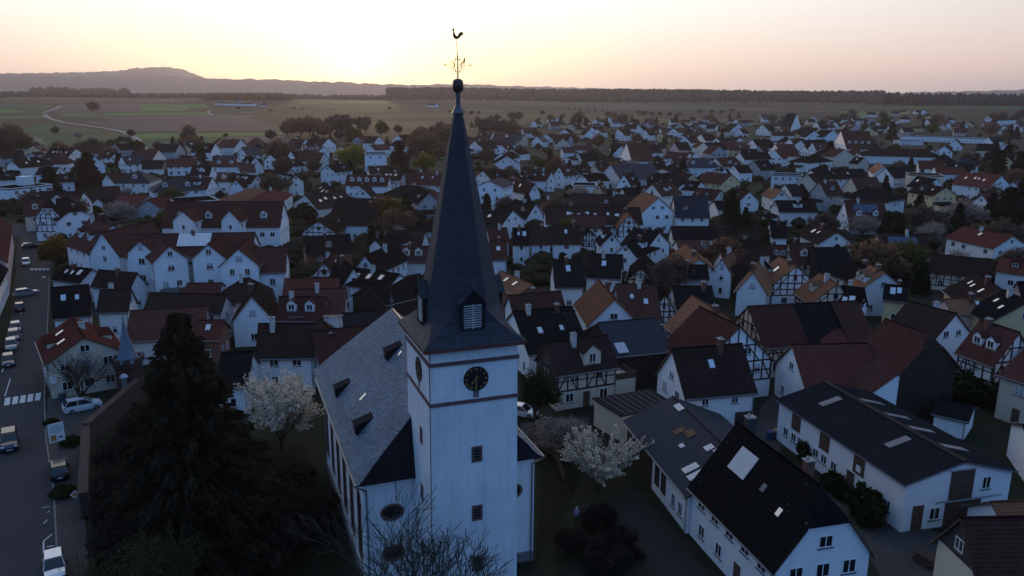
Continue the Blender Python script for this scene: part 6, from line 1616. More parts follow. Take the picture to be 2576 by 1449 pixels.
# huge barn: dark gable boards, one by one
h = hof('huge red tiled barn'); L, W, ze, zr = h['L'], h['W'], h['ze'], h['zr']
for f in 'AB':
    fm, rz = facem(h, f); n = 40
    for i in range(n):
        x = -W / 2 + (i + .5) * W / n; top = ze + (W / 2 - abs(x)) * (zr - ze) / (W / 2) - .1
        o = link('board', cube_mesh(M['t']), h['o']); o.matrix_local = fm @ Matrix.Translation((x, -.02 - .02 * (i % 2), top / 2)) @ Matrix.Diagonal((W / n - .02, .05, top, 1))
b = MB(); hw_ = W / 2; run, zlo = 6.5, 3.6
tp = [(-L / 2 - .3, -hw_ - run, zlo), (L / 2 + .3, -hw_ - run, zlo), (L / 2 + .3, -hw_ + .3, ze + .25), (-L / 2 - .3, -hw_ + .3, ze + .25)]
b.face(tp, 0, [(0, 0), (L, 0), (L, 7.5), (0, 7.5)]); b.face([(x, y, z - .2) for x, y, z in tp[::-1]], 1)
for i in range(4): b.face([tp[i], tp[(i + 1) % 4], (tp[(i + 1) % 4][0], tp[(i + 1) % 4][1], tp[(i + 1) % 4][2] - .2), (tp[i][0], tp[i][1], tp[i][2] - .2)], 1)
b.build('lean_to_roof', [RM['r'], M['wood']], h['o'], uv=True)
b = MB(); y_ = -hw_ - run + .5
b.face([(-L / 2, y_, 0), (L / 2, y_, 0), (L / 2, y_, zlo), (-L / 2, y_, zlo)])
for s in (-1, 1): b.face([(s * L / 2, y_, 0), (s * L / 2, -hw_, 0), (s * L / 2, -hw_, ze), (s * L / 2, y_, zlo)])
b.build('lean_to_wall', M['w'], h['o'])
# red-roofed street house: long low dormers on both slopes
h = hof('bright red roof beside the street'); L, W, ze, zr = h['L'], h['W'], h['ze'], h['zr']
for s in (-1, 1): dormer(h['o'], -.10 * L, s, W / 2, ze, zr - ze, 'R', M['c'], True, w=4.2, h=.8, f=.12, gable=False, roofm=RM['R'])
panel(h, 'B', -.5 * W + .35, 2.3, .8, .8, M['frame'], 'air_conditioner', .35)
# residence: glass lantern on the main block, balconies on two gables
h = hof('long main block of the white gabled residence'); sheet(h, 'front', .02 * h['L'], .62, 6.2, 3.6, M['frame'], 'lantern_frame', .35)
for i in range(4):
    for j in range(2): sheet(h, 'front', .02 * h['L'] - 2.2 + i * 1.48, .50 + j * .25, 1.3, 1.5, M['skyl'], 'lantern_glass', .385)
for lb in ('second white gable', 'fourth and widest white gable'):
    h = hof(lb); w_ = h['W']
    panel(h, 'B', -.1 * w_, 1.7, w_ * .62, 2.2, M['plinth'], 'balcony_shade_panel', .03)  # flat dark panel on the wall, the shade of the recess is painted
    fm, rz = facem(h, 'B'); p = fm @ Vector((-.1 * w_, 0, 1.6)); b = MB(); b.box(-w_ * .32, -1.3, 0, w_ * .32, 0, .18)
    for i in range(9): b.bar((-w_ * .31 + i * w_ * .0775, -1.25, .18), (-w_ * .31 + i * w_ * .0775, -1.25, 1.1), .02, 0, 4)
    b.box(-w_ * .32, -1.3, 1.1, w_ * .32, -1.22, 1.16); b.build('balcony', M['metal'], h['o'], tuple(p), rz)
h = hof('dark red brick house with flat dormer')
h = hof('modern building at the town edge'); b = MB(); b.box(-2, -2, 0, 2, 2, 3.2); b.build('roof_cube', M['w'], h['o'], (.2 * h['L'], 1.5, h['ze'] + .2))
# conical stair turret beyond the spire
p0 = at(1325, 555, 0)
r = link('stair_turret', None, None, (p0.x, p0.y, 0)); tag(r, 'white round turret with black conical roof behind the spire', 'turret')
b = MB(); b.lathe([(2.0, 0), (2.0, 5.2)], 20); b.build('wall', M['w'], r, smooth=True)
b = MB(); b.lathe([(2.5, 5.0), (1.5, 6.6), (.7, 8.4), (0, 10)], 20); b.build('roof', RM['d'], r)
for i in range(5):
    a = -math.pi / 2 - 1.0 + i * .5; window(r, 2.0 * math.cos(a), 2.0 * math.sin(a), 3.2, a + math.pi / 2, .8, 1.2, False)
# ---------------------------------------------------------------- sandstone wall turret by the street
c = at(330, 985, 0)
r = link('wall_turret', None, None, (c.x, c.y, 0)); tag(r, 'octagonal red sandstone turret with slate spire beside the conifer', 'turret')
b = MB(); b.lathe([(1.75, 0), (1.75, 3.6), (1.95, 3.8), (1.95, 4.5)], 8); b.build('wall', M['oldsand'], r)
b = MB(); b.lathe([(1.92, 4.45), (1.5, 4.8), (1.0, 5.9), (.55, 7.8), (.12, 10.0), (.06, 10.3)], 8); b.build('roof', M['slate_nave'], r)
b = MB(); b.lathe([(.03, 10.2), (.16, 10.4), (.03, 10.6), (.02, 11.0), (0, 11.1)], 8); b.build('finial', M['lead'], r)
for i in range(8):
    a = math.pi / 8 + i * math.pi / 4; b = MB(); b.box(-.45, -.16, 0, .45, .16, .65); b.build('merlon', M['oldsand'], r, (1.8 * math.cos(a), 1.8 * math.sin(a), 4.4), a + math.pi / 2)
c = at(318, 1010, 0)
r = link('vent_lantern', None, None, (c.x, c.y, 0)); tag(r, 'small domed metal lantern standing by the sandstone turret', 'lantern')
b = MB(); b.lathe([(.34, 0), (.34, 3.4)], 12); b.build('shaft', M['zinc'], r, smooth=True)
b = MB(); b.lathe([(.52, 3.4), (.5, 3.5), (.36, 3.72), (.15, 3.85), (0, 3.88)], 14); b.build('dome', M['paleshet'], r, smooth=True)
def wallrun(pts, h, label, th=.7):
    P = [at(*p, 0) for p in pts]
    r = link('sandstone_wall', None, None, tuple(P[0])); tag(r, label, 'wall')
    for a, b_ in zip(P, P[1:]):
        d = (b_ - a); L = d.length; d.normalize(); n = Vector((-d.y, d.x, 0)); m_ = (a + b_) / 2 - P[0]
        b = MB(); b.obox(m_ + Vector((0, 0, h / 2)), d * L / 2, n * th / 2, Vector((0, 0, h / 2))); b.build('masonry', M['oldsand'], r)
        k = int(L / .9)
        for i in range(k):
            q = (a - P[0]) + d * ((i + .5) * L / k)
            b = MB(); b.obox(q + Vector((0, 0, h + .06)), d * (L / k / 2 - .015), n * (th / 2 + .1), Vector((0, 0, .07))); b.build('coping_stone', M['oldsand'], r)
wallrun([(352, 1000), (222, 1120)], 2.6, 'red sandstone churchyard wall running from the turret towards the street')
wallrun([(222, 1120), (216, 1300)], 2.4, 'red sandstone wall along the pavement beside the black parked car')
# ---------------------------------------------------------------- street
def sheetpoly(name, pts, m, dz, kind='structure'):
    P = [at(*p, 0) for p in pts]
    o = link(name, mesh(name, [(p.x, p.y, dz) for p in P], [list(range(len(P)))], [m])); tag(o, kind=kind); return o
M['paint'] = mat('road_paint', (.55, .55, .54), .8, .2, 6)
M['kerbs'] = mat('kerb_stone', (.17, .165, .16), .9, .2, 3)
sheetpoly('road', [(-700, 1500), (146, 1500), (142, 1357), (135, 1237), (116, 1105), (112, 1005), (118, 850), (125, 700), (150, 640), (165, 610), (60, 585), (40, 640), (35, 760), (10, 900), (-40, 1050), (-200, 1250)], M['asphalt'], .02)
sheetpoly('road', [(150, 640), (165, 610), (100, 580), (30, 560), (30, 590), (60, 600)], M['asphalt'], .028)
sheetpoly('pavement', [(146, 1500), (230, 1500), (215, 1300), (214, 1120), (300, 1020), (120, 1000), (116, 1105), (135, 1237), (142, 1357)], M['paving'], .10)
kp = [(146, 1500), (142, 1357), (135, 1237), (116, 1105), (112, 1005), (118, 850), (125, 700)]
r = link('kerb', None); tag(r, kind='structure')
for a, b_ in zip(kp, kp[1:]):
    a, b_ = at(*a, 0), at(*b_, 0); d = b_ - a; L = d.length; d.normalize(); n = Vector((-d.y, d.x, 0)); k = max(1, int(L / 1.0))
    for i in range(k):
        o = link('kerb_stone', cube_mesh(M['kerbs']), r); q = a + d * ((i + .5) * L / k)
        o.matrix_local = Matrix.Translation((q.x, q.y, .05)) @ Matrix.Rotation(math.atan2(d.y, d.x), 4, 'Z') @ Matrix.Diagonal((L / k - .02, .16, .16, 1))
def paint(p, q, w, name='road_marking'):
    p, q = at(*p, 0), at(*q, 0); d = q - p; d.normalize(); n = Vector((-d.y, d.x, 0)) * w / 2
    o = link(name, mesh(name, [tuple(v + Vector((0, 0, .036))) for v in (p - n, q - n, q + n, p + n)], [[0, 1, 2, 3]], [M['paint']])); tag(o, kind='structure')
for i, x in enumerate((17, 37, 56, 75, 94)):
    paint((x, 1020 - i * 3), (x + 3, 1001 - i * 3), .62)
for i in range(5): paint((80 + i * 10, 680), (80.6 + i * 10, 675), .55)
for a, b_, w in (((109, 1420), (110, 1362), .12), ((110, 1362), (131, 1344), .12), ((117, 1376), (136, 1374), .12), ((120, 1390), (133, 1393), .12), ((105, 1279), (125, 1274), .10), ((124, 1286), (120, 1290), .1), ((110, 1318), (119, 1308), .1),
                 ((12, 998), (26, 953), .12), ((5, 937), (12, 920), .12), ((12, 920), (36, 922), .12), ((42, 880), (52, 840), .12), ((52, 790), (60, 770), .1), ((0, 1090), (14, 1085), .1), ((0, 1110), (16, 1098), .1), ((40, 812), (58, 810), .1)): paint(a, b_, w)
for i in range(6):
    a = math.pi * i / 6
sheetpoly('path', [(1330, 1449), (1420, 1300), (1480, 1150), (1400, 1060), (1330, 1040), (1300, 1060), (1310, 1130), (1360, 1180), (1350, 1410)], M['lawn'], .012)
sheetpoly('path', [(1540, 1250), (1600, 1230), (1740, 1390), (1830, 1500), (1680, 1500), (1600, 1400)], M['path'], .016)
sheetpoly('pavement', [(1310, 1065), (1480, 1050), (1490, 1100), (1400, 1130), (1310, 1110)], M['paving'], .014)
sheetpoly('pavement', [(1915, 1020), (1950, 985), (2000, 1000), (1960, 1140), (2120, 1270), (2360, 1340), (2500, 1340), (2400, 1500), (2240, 1500), (2150, 1330), (1960, 1170), (1890, 1120)], M['paving'], .018)
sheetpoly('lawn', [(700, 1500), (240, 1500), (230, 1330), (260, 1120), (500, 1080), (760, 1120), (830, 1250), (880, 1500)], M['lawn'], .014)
sheetpoly('road', [(1220, 570), (1290, 560), (1268, 520), (1240, 480), (1222, 480)], M['asphalt'], .02)
sheetpoly('road', [(1488, 398), (1525, 398), (1512, 330), (1502, 318), (1496, 318), (1500, 340), (1490, 370)], M['asphalt'], .02)
sheetpoly('pavement', [(240, 575), (420, 560), (430, 520), (300, 520), (230, 545)], M['asphalt'], .02)
sheetpoly('pavement', [(1900, 560), (1990, 552), (2000, 530), (1900, 530)], M['paving'], .02)
# ---------------------------------------------------------------- vehicles
CARM = {}
def carpaint(name, col):
    if name not in CARM:
        m, n, l, b = nmat('car_paint_' + name); b.inputs['Base Color'].default_value = (*col, 1); b.inputs['Roughness'].default_value = .28; b.inputs['Coat Weight'].default_value = .6; b.inputs['Metallic'].default_value = .15
        CARM[name] = m
    return CARM[name]
M['tyre'] = mat('tyre_rubber', (.012, .012, .012), .8, .2); M['rim'] = mat('wheel_rim', (.35, .35, .36), .35, .1, 3, 0, 10, .5, 0, 0, .7)
M['lampw'] = mat('headlight_glass', (.65, .66, .68), .15, .05, 3, 0, 10, .8); M['lampr'] = mat('tail_light_red', (.30, .015, .012), .2, .1, 3, 0, 10, .6); M['plate'] = mat('number_plate', (.62, .62, .6), .5, .05)
_car = {}
def car_meshes(kind, paintm):
    key = (kind, paintm.name)
    if key in _car: return _car[key]
    Lc, wd, hh = {'hatch': (4.1, 1.76, 1.48), 'suv': (4.5, 1.84, 1.66), 'estate': (4.6, 1.8, 1.48), 'van': (4.4, 1.84, 1.82)}[kind]
    # stations along the length: x, lower z, belt z, roof z, half width at belt, half width at roof
    S = [(-.5, .42, .72, .74, .72, .70), (-.485, .26, .92, .96, .86, .60), (-.40, .20, .96, 1.0, .9, .62), (-.33, .18, .97, .97, .92, .66), (-.22, .18, .96, .97, .93, .70), (-.03, .18, .94, .96, .93, .70), (.17, .18, .92, .93, .93, .68), (.30, .18, .86, .865, .92, .74), (.42, .2, .80, .805, .88, .74), (.485, .28, .66, .67, .80, .70), (.5, .40, .56, .57, .70, .64)]
    b = MB()
    zs = hh / 1.48
    rings = []
    for x, zl, zb, zr_, wb, wr in S:
        X = x * Lc; w_ = wd / 2
        rings.append([(X, -wb * w_ * .93, zl), (X, -wb * w_ * 1.0, (zl + zb) / 2), (X, -wb * w_ * .95, zb * zs), (X, 0, zb * zs + .03), (X, wb * w_ * .95, zb * zs), (X, wb * w_, (zl + zb) / 2), (X, wb * w_ * .93, zl)])
    for A, B in zip(rings, rings[1:]):
        for i in range(6): b.face([A[i], B[i], B[i + 1], A[i + 1]])
        b.face([A[6], B[6], B[0], A[0]])
    b.face(rings[0]); b.face(rings[-1][::-1])
    body = b.me('body', [paintm], True)
    back = -.47 if kind != 'hatch' else -.44
    zr_ = hh; zb = .93 * zs
    # cabin: glass band and roof
    pr = [(back, zb), (back + .07, zr_ - .06), (back + .16, zr_), (.02, zr_), (.09, zr_ - .07), (.26, zb - .02)]
    g = MB()
    wb, wr = wd / 2 * .90, wd / 2 * .70
    def wz(z): return wb + (wr - wb) * max(0, (z - zb)) / (zr_ - zb)
    for s in (-1, 1):
        q = [(x * Lc, s * wz(z), z) for x, z in pr]; g.face(q if s > 0 else q[::-1])
    for (x0, z0), (x1, z1) in zip(pr, pr[1:]): g.face([(x0 * Lc, -wz(z0), z0), (x1 * Lc, -wz(z1), z1), (x1 * Lc, wz(z1), z1), (x0 * Lc, wz(z0), z0)][::-1])
    glassm = g.me('cabin_glass', [M['pane']])
    rf = MB(); x0, x1 = (back + .10) * Lc, .05 * Lc
    for a_, c_, e_ in ((x0, x1, 1),):
        rf.obox(((x0 + x1) / 2, 0, zr_ + .005), ((x1 - x0) / 2, 0, 0), (0, wr + .02, 0), (0, 0, .028))
    for s in (-1, 1):
        for xa, za, xb, zb2 in ((.05, zr_, .26, zb), (-.12, zr_, -.14, zb), (back + .1, zr_, back, zb)):
            rf.bar((xa * Lc, s * (wz(za) + .01), za), (xb * Lc, s * (wz(zb2) + .01), zb2), .035, 0, 4)
    roofm = rf.me('car_roof', [paintm])
    w = MB(); w.bar((0, -.11, 0), (0, .11, 0), .32, 0, 14); wm_ = w.me('wheel', [M['tyre']])
    w = MB(); w.bar((0, -.122, 0), (0, .122, 0), .2, 0, 10); rm_ = w.me('rim', [M['rim']])
    lt = MB(); lt.box(-.06, -.16, -.07, .06, .16, .07); lh, ltl = lt.me('headlight', [M['lampw']]), lt.me('tail_light', [M['lampr']])
    pl = MB(); pl.box(-.02, -.26, -.055, .02, .26, .055); plm = pl.me('number_plate', [M['plate']])
    _car[key] = (Lc, wd, hh, body, glassm, roofm, wm_, rm_, lh, ltl, plm)
    return _car[key]
COLS = {'white': (.72, .73, .74), 'black': (.008, .008, .010), 'navy': (.012, .018, .045), 'silver': (.24, .255, .28), 'grey': (.08, .085, .095), 'red': (.10, .012, .012), 'blue': (.04, .07, .14)}
def car(px, py, head, col, label, kind='hatch', roofglass=False):
    p = at(px, py, .3)
    Lc, wd, hh, body, gl, rf, wm_, rm_, lh, ltl, plm = car_meshes(kind, carpaint(col, COLS[col]))
    r = link('parked_car', None, None, (p.x, p.y, .12 if False else .03), head); tag(r, label, 'car', 'cars along the street')
    link('body', body, r); link('cabin_glass', gl, r); 
    if not roofglass: link('car_roof', rf, r)
    for x in (-.30, .32):
        for s in (-1, 1):
            o = link('wheel', wm_, r, (x * Lc, s * (wd / 2 - .12), .32)); link('rim', rm_, o)
    for s in (-1, 1): link('headlight', lh, r, (.475 * Lc, s * wd * .36, .66 * hh / 1.48)); link('tail_light', ltl, r, (-.478 * Lc, s * wd * .38, .82 * hh / 1.48))
    link('number_plate', plm, r, (.503 * Lc, 0, .46)); link('number_plate', plm, r, (-.503 * Lc, 0, .6))
    return r
SD = (at(112, 1005) - at(142, 1357)); SA = math.atan2(SD.y, SD.x)
car(138, 1432, SA + math.pi, 'white', 'white car in the marked bay at the lower frame edge'); car(25, 1118, SA + math.pi, 'navy', 'dark blue van with shining headlights driving down the street', 'van'); car(150, 1188, SA, 'black', 'black car with reflecting rear window parked below the notice board', 'suv')
car(208, 1026, SA - 1.45, 'white', 'white off-road car parked beside the sandstone turret', 'suv'); car(22, 912, SA + math.pi, 'navy', 'darkest car nearest the zebra crossing in the parked line'); car(29, 872, SA + math.pi, 'silver', 'pale car second from the zebra crossing in the parked line'); car(35, 849, SA + math.pi, 'blue', 'bluish car third from the zebra crossing in the parked line', 'estate'); car(40, 829, SA + math.pi, 'silver', 'silver car at the far end of the parked line')
car(50, 776, SA, 'red', 'dark red car seen from behind in the street'); car(66, 740, SA - 1.3, 'silver', 'silver estate turning across the street', 'estate'); car(66, 663, SA + math.pi, 'white', 'white car coming towards the far zebra crossing'); car(80, 622, SA - 1.4, 'black', 'black car crossing at the junction by the villa', 'estate')
car(284, 540, .6, 'white', 'white car in the car park of the market hall'); car(262, 547, .5, 'red', 'dark red car in the car park of the market hall'); car(325, 548, .4, 'grey', 'grey car in the car park of the market hall'); car(1262, 552, .3, 'white', 'white car in the side street behind the spire'); car(1236, 545, .5, 'black', 'black car in the side street behind the spire'); car(1312, 1040, -.4, 'white', 'white car half hidden by the tower near the half-timbered house')
car(1504, 362, 1.5, 'white', 'white car in the far residential street'); car(1518, 382, 1.5, 'silver', 'silver car in the far residential street')
# ---------------------------------------------------------------- signs and street furniture
p = at(150, 1150, 0)
r = link('notice_board', None, None, (p.x, p.y, 0), SA - math.pi / 2 + .25); tag(r, 'white notice board with orange picture on a post by the pavement', 'sign')
b = MB(); b.bar((0, 0, 0), (0, 0, 2.0), .05); b.build('post', M['metal'], r)
b = MB(); b.box(-.8, -.05, 1.9, .8, .0, 4.1); b.build('board', M['frame'], r)
M['ink'] = mat('printed_text', (.10, .13, .2), .8, .1); M['orangep'] = mat('orange_print', (.5, .2, .05), .8, .15)
for k in range(7):
    w_ = (.60, .30, .66, .62, .64, .60, .40)[k]; b = MB(); b.box(-w_, -.054, 3.86 - k * .15, w_, -.0505, 3.90 - k * .15); b.build('text_line', M['ink'], r)
b = MB(); b.box(-.62, -.055, 2.05, -.05, -.0505, 2.75); b.build('picture', M['orangep'], r)
b = MB(); b.box(.15, -.055, 2.25, .60, -.0505, 2.5); b.build('emblem', M['ink'], r)
p = at(196, 1300, 0)
r = link('priority_sign', None, None, (p.x, p.y, 0), SA - math.pi / 2); tag(r, 'diamond priority road sign with white border on a post', 'sign')
b = MB(); b.bar((0, 0, 0), (0, 0, 2.6), .03); b.build('post', M['metal'], r)
for k, (s, m, y) in enumerate(((.42, 'frame', 0), (.29, 'orangep', -.012))):
    b = MB(); b.face([(0, -.04 + y, 2.4 - s), (s, -.04 + y, 2.4), (0, -.04 + y, 2.4 + s), (-s, -.04 + y, 2.4)]); b.face([(0, -.03 + y, 2.4 - s), (-s, -.03 + y, 2.4), (0, -.03 + y, 2.4 + s), (s, -.03 + y, 2.4)]); b.build('plate' if k == 0 else 'centre', M[m], r)
def lamp(px, py, label, h=5.0):
    p = at(px, py, 0); r = link('street_lamp', None, None, (p.x, p.y, 0)); tag(r, label, 'street lamp', 'street lamps')
    b = MB(); b.bar((0, 0, 0), (0, 0, h), .06, 0, 6, .04); b.build('post', M['metal'], r); b = MB(); b.obox((0, -.2, h), (.12, 0, 0), (0, .4, .03), (0, 0, .05)); b.build('lamp_head', M['paleshet'], r)
lamp(376, 566, 'car park lamp behind the residence rear block'); lamp(120, 760, 'street lamp on the kerb by the two-panel black roof'); lamp(946, 748, 'small lamp in the alley between the white gables', 4)
# two visitors in the churchyard, one continuous body each
M['skin'] = mat('skin', (.45, .30, .23), .7, .05); M['lilac'] = mat('lilac_jacket', (.30, .27, .42), .9, .1); M['darkc'] = mat('dark_clothes', (.02, .02, .025), .9, .1); M['hair'] = mat('pale_hair', (.45, .42, .38), .9, .1)
def person(px, py, yaw, top, label, hair):
    p = at(px, py, 0); r = link('person', None, None, (p.x, p.y, 0), yaw); tag(r, label, 'person')
    v = [(0, 0, .95), (0, 0, 1.2), (0, 0, 1.42), (0, .0, 1.52), (0, .02, 1.62), (0, .0, 1.74),
         (-.19, 0, 1.40), (-.25, .02, 1.12), (-.22, .12, .88), (-.21, .17, .80), (.19, 0, 1.40), (.25, .02, 1.12), (.22, .12, .88), (.21, .17, .80),
         (-.10, 0, .88), (-.11, .03, .48), (-.11, -.03, .08), (-.11, .13, .04), (.10, 0, .88), (.11, -.04, .48), (.12, -.10, .08), (.12, .06, .04)]
    e = [(0, 1), (1, 2), (2, 3), (3, 4), (4, 5), (2, 6), (6, 7), (7, 8), (8, 9), (2, 10), (10, 11), (11, 12), (12, 13), (0, 14), (14, 15), (15, 16), (16, 17), (0, 18), (18, 19), (19, 20), (20, 21)]
    rad = [.16, .17, .16, .06, .095, .085, .075, .06, .045, .04, .075, .06, .045, .04, .10, .075, .05, .04, .10, .075, .05, .04]
    me = bpy.data.meshes.new('body'); me.from_pydata(v, e, []); o = link('body', me, r)
    o.modifiers.new('skin', 'SKIN'); o.modifiers.new('sub', 'SUBSURF').render_levels = 1
    for i, s in enumerate(me.skin_vertices[0].data): s.radius = (rad[i], rad[i]); s.use_root = i == 0
    m, n, l, bs = nmat('clothed_body'); tc = n.new('ShaderNodeTexCoord'); sx = n.new('ShaderNodeSeparateXYZ'); l.new(tc.outputs['Object'], sx.inputs[0])
    cr_ = n.new('ShaderNodeValToRGB'); cr_.color_ramp.interpolation = 'CONSTANT'; l.new(sx.outputs[2], cr_.inputs[0])
    while len(cr_.color_ramp.elements) < 3: cr_.color_ramp.elements.new(.5)
    mp = n.new('ShaderNodeMath'); mp.operation = 'DIVIDE'; mp.inputs[1].default_value = 2; l.new(sx.outputs[2], mp.inputs[0]); l.new(mp.outputs[0], cr_.inputs[0])
    for el, (pos, c_) in zip(cr_.color_ramp.elements, ((0, (.02, .02, .03)), (.44, top), (.755, (.45, .30, .23)))): el.position = pos; el.color = (*c_, 1)
    l.new(cr_.outputs[0], bs.inputs['Base Color']); bs.inputs['Roughness'].default_value = .9; me.materials.append(m)
    b = MB(); b.lathe([(.0, 1.83), (.07, 1.82), (.105, 1.76), (.11, 1.68), (.10, 1.6)], 10); b.build('hair', M['hair'] if hair else M['darkc'], r, smooth=True)
person(1450, 1318, .4, (.30, .27, .42), 'person in lilac jacket and dark trousers standing among the brown shrubs', True)
person(1468, 1322, -.3, (.02, .02, .025), 'person in black standing beside the lilac jacket', False)
# ---------------------------------------------------------------- street-front houses along the left kerb
for i, (a, b_, w_, ze_, zr_, rf_, wl_, lb) in enumerate((((36, 625), (24, 735), 9, 6.5, 10.5, 'r', 'p', 'rose town house with sunlit gable beside the junction'), ((-2, 800), (24, 738), 9, 5.5, 9.5, 'd', 'w', 'dark-roofed white house on the far kerb of the street'), ((-40, 910), (-4, 805), 9, 5.2, 9.0, 'b', 'w', 'house cut by the frame along the far kerb'))):
    pa, pb = at(*a, 0), at(*b_, 0); d = pb - pa; L = d.length; u = d.normalized(); n = Vector((-u.y, u.x, 0))
    if n.x > 0: n = -n
    c_ = (pa + pb) / 2 + n * (w_ / 2)
    house((c_.x, c_.y), math.atan2(u.y, u.x), L - .4, w_, ze_, zr_, rf_, wl_, label=lb, sk=1)

# ---------------------------------------------------------------- a bird on the cross, a lookout tower on the far summit
bp = Vector((-5.79, 53.3, 0)) + E1 * (TW / 2 + .44) + E2 * (TD / 2) + Vector((0, 0, 42.10))
r = link('bird', None, None, tuple(bp), CA); tag(r, 'small dark bird perched on the arm of the spire cross', 'bird')
b = MB(); b.lathe([(.0, -.02), (.035, .02), (.062, .10), (.070, .17), (.055, .24), (.040, .27), (.046, .31), (.034, .35), (0, .37)], 10); b.bar((.02, 0, .33), (.09, 0, .32), .012, 0, 4, .003); b.obox((-.05, 0, -.05), (.012, 0, .02), (0, .03, 0), (.03, 0, .10)); b.bar((.01, -.02, .02), (.01, -.02, -.09), .006, 0, 4); b.bar((.01, .02, .02), (.01, .02, -.09), .006, 0, 4)
o = b.build('body', M['darkc'], r, smooth=True); o.rotation_euler = (0, R(14), 0)
d_ = ray(411, 168.5); t_ = 9480 / math.hypot(d_.x, d_.y); pt = CAMP + d_ * t_
r = link('lookout_tower', None, None, (pt.x, pt.y, pt.z - 12)); tag(r, 'tiny lookout tower on the summit of the farthest hill', 'tower')
b = MB(); b.lathe([(4, 0), (3.5, 18), (5, 19), (5, 23), (3, 24), (0, 29)], 10); b.build('shaft', M['concrete'], r)

# ---------------------------------------------------------------- garden fences, bins and stacked wood in the yards
_pk = MB(); _pk.box(-.06, -.012, 0, .06, .012, 1.15); _pkm = {}
def fence(pts, label, m, h=1.0):
    P = [at(*p, 0) for p in pts]; r = link('garden_fence', None, None, tuple(P[0])); tag(r, label, 'fence')
    if m not in _pkm: _pkm[m] = _pk.me('plank', [M[m]])
    for a, b_ in zip(P, P[1:]):
        d = b_ - a; L = d.length; ang = math.atan2(d.y, d.x); d.normalize(); n = int(L / .17)
        for i in range(min(n, 110)):
            q = a - P[0] + d * ((i + .5) * L / n); o = link('plank', _pkm[m], r, tuple(q + Vector((0, 0, .05))), ang); o.scale = (1, 1, h * random.uniform(.97, 1.03))
        for z in (.3, .95):
            b = MB(); b.obox((a + b_) / 2 - P[0] + Vector((0, 0, z * h)), d * L / 2, Vector((-d.y, d.x, 0)) * .03, Vector((0, 0, .04))); b.build('rail', M[m], r)
fence([(1330, 1110), (1395, 1150), (1420, 1215)], 'dark plank fence between the tower and the grey-rose blossoming tree', 'wood')
fence([(1940, 990), (1995, 975)], 'short plank fence at the barn yard gate', 'wood', 1.2)
fence([(2440, 1010), (2530, 1030)], 'plank fence behind the tiny dark-roofed shed', 'wood', 1.3)
fence([(560, 965), (640, 955)], 'pale plank fence before the black-roofed low house', 'concrete')
def bins(px, py, cols, label):
    for i, (c_, lb) in enumerate(zip(cols, label)):
        p = at(px + i * 9, py - i * 2, 0); r = link('wheelie_bin', None, None, (p.x, p.y, 0), .3 + .2 * i); tag(r, lb, 'bin')
        b = MB(); b.face([(-.26, -.3, .95), (.26, -.3, .95), (.26, .3, .95), (-.26, .3, .95)])
        lo = [(-.2, -.22, .06), (.2, -.22, .06), (.2, .24, .06), (-.2, .24, .06)]; hi = [(-.26, -.3, .95), (.26, -.3, .95), (.26, .3, .95), (-.26, .3, .95)]
        for k in range(4): b.face([lo[k], lo[(k + 1) % 4], hi[(k + 1) % 4], hi[k]])
        m = M[c_]; b.build('body', m, r); b = MB(); b.obox((0, .0, 1.0), (.29, 0, 0), (0, .33, .02), (0, 0, .035)); b.build('lid', m, r)
        for s in (-1, 1): b = MB(); b.bar((s * .2, .26, .1), (s * .27, .26, .1), .1, 0, 10); b.build('wheel', M['tyre'], r)
M['binb'] = mat('bin_blue', (.02, .05, .13), .6, .1); M['bing'] = mat('bin_grey', (.06, .06, .062), .6, .1); M['biny'] = mat('bin_yellow', (.35, .24, .03), .6, .1)
bins(1935, 1105, ('binb', 'bing', 'biny'), ('blue wheelie bin at the workshop barn corner', 'grey wheelie bin between the blue and yellow bins', 'yellow-lidded wheelie bin farthest along the barn'))
bins(155, 1010, ('bing', 'bing'), ('grey wheelie bin nearest the street by the cream house', 'second grey wheelie bin by the cream house'))
p = at(2330, 1420, 0); r = link('wood_stack', None, None, (p.x, p.y, 0), .5); tag(r, 'stack of split logs in the yard before the corner house', 'wood stack')
for i in range(8):
    for k in range(4):
        b = MB(); b.bar((-.5, i * .26 - 1 + (k % 2) * .13, .14 + k * .23), (.5, i * .26 - 1 + (k % 2) * .13, .14 + k * .23), .12, 0, 7); b.build('log', M['wood'], r)
# ================================================================ labels that single each house and tree out
LAND = [('church spire', 1152, 500), ('white gabled residence', 500, 640), ('half-timbered villa', 120, 545), ('market hall', 340, 505), ('round willow', 890, 400), ('small willow', 1068, 410), ('conical turret', 1325, 530), ('tall thuja', 1835, 530), ('workshop barn', 2150, 1130), ('huge red barn', 2280, 880),
        ('big blue-roofed house', 1540, 425), ('yellow house', 2380, 480), ('solar-panelled red roof', 2180, 530), ('cream half-timbered house', 1450, 960), ('long flat-roofed school', 2390, 345), ('slate pyramid roof', 348, 440), ('flat white building', 50, 470), ('white three-storey gable', 1657, 520), ('orange skylight roof', 1525, 730), ('bare field road', 330, 350), ('blue-slate house', 1740, 515), ('blossoming red-roof garden', 2440, 540), ('brown solar roof', 2280, 610), ('rosy twin houses', 1675, 367), ('giant conifer', 430, 1000), ('rust-brown grove', 770, 320), ('wooded horizon', 1700, 245), ('far spring-green field', 2300, 284)]
WALLT = {'w': 'white', 'c': 'cream', 'y': 'yellow', 'p': 'rose', 'g': 'grey', 'k': 'brick', 't': 'boarded', 'F': 'white timbered', 'f': 'dark timbered'}
ROOFT = {'d': 'black', 'D': 'black', 'b': 'brown', 'r': 'red-brown', 'R': 'red', 'o': 'orange', 's': 'slate', 'g': 'grey'}
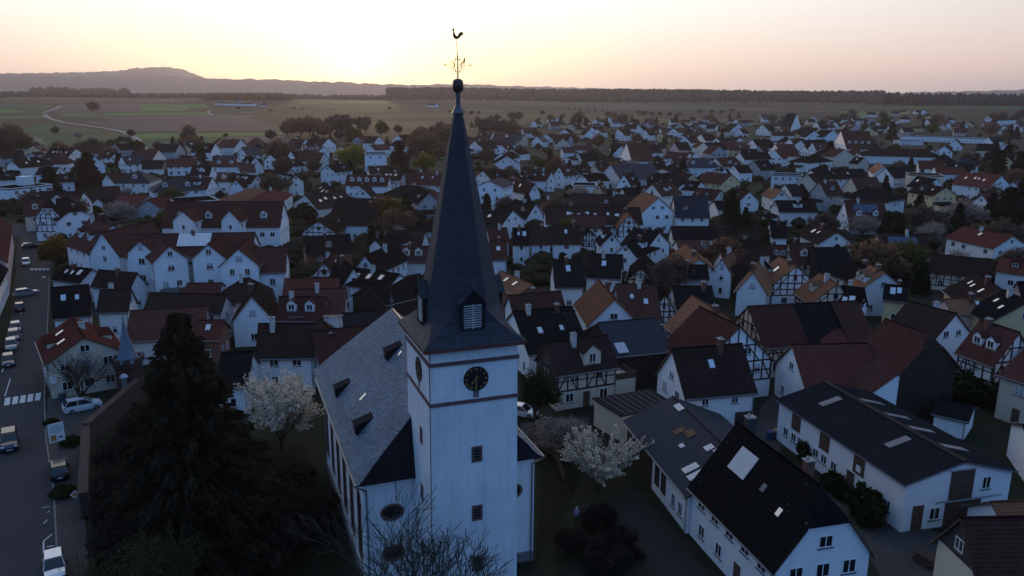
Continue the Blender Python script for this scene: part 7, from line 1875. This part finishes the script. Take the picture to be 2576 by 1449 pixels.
ORD = ['nearest', 'second', 'third', 'fourth', 'fifth', 'sixth', 'seventh', 'eighth', 'ninth', 'tenth', 'eleventh', 'twelfth', 'thirteenth', 'fourteenth', 'fifteenth', 'sixteenth', 'seventeenth', 'eighteenth', 'nineteenth', 'twentieth']
def where(pt):
    q = proj(pt); best = min(LAND, key=lambda l: (l[1] - q[0]) ** 2 + 2.5 * (l[2] - q[1]) ** 2)
    dx, dy = q[0] - best[1], q[1] - best[2]
    side = ('left of' if dx < 0 else 'right of') if abs(dx) > 1.2 * abs(dy) else ('beyond' if dy < 0 else 'before')
    return best[0], side, math.hypot(dx, dy)
buck = {}
for h in HOUSES:
    if h['label']: continue
    lm, side, dist = where((h['c'][0], h['c'][1], h['ze']))
    ft = 'with solar panels' if h['solar'] else f"with {['one skylight', 'two skylights', 'three skylights'][min(h['sk'], 3) - 1]}" if h['sk'] and h['d'] < 330 else 'with dormers' if h['dorm'] and h['d'] < 400 else 'with hipped roof' if h['hip'] >= .99 else ''
    nm = h['o'].name.split('.')[0]
    base = f"{WALLT[h['wall']]} {nm} {'with flat roof' if h['flat'] else 'under ' + ROOFT[h['roof']] + ' roof'} {ft}".strip()
    buck.setdefault((base, lm, side), []).append((dist, h['o']))
for t in TREES:
    if t['label']: continue
    lm, side, dist = where((t['c'][0], t['c'][1], t['H'] * .5))
    buck.setdefault((KINDTXT[t['kind']], lm, side), []).append((dist, t['o']))
for (base, lm, side), v in buck.items():
    v.sort(key=lambda x: x[0])
    for i, (_, o) in enumerate(v):
        o['label'] = f"{base} {side} the {lm}" if len(v) == 1 else f"{base}, {ORD[min(i, 19)]} {'one ' if i == 0 else ''}{side} the {lm}"
        o['group'] = 'houses of the town' if o['category'] not in ('tree', 'bush') else 'trees of the town'
# ================================================================ evening haze over the whole valley
hz = MB(); hz.box(-26000, -3000, -25, 26000, 26000, 420)
M['haze'] = bpy.data.materials.new('haze'); M['haze'].use_nodes = True
hn, hl = M['haze'].node_tree.nodes, M['haze'].node_tree.links
hn.clear()
ho = hn.new('ShaderNodeOutputMaterial'); hv = hn.new('ShaderNodeVolumePrincipled')
hv.inputs['Color'].default_value = (.92, .885, .95, 1); hv.inputs['Density'].default_value = .000058; hv.inputs['Anisotropy'].default_value = .56
hl.new(hv.outputs[0], ho.inputs['Volume'])
tag(hz.build('haze', M['haze']), 'thin warm evening haze over the valley', 'haze', kind='stuff')
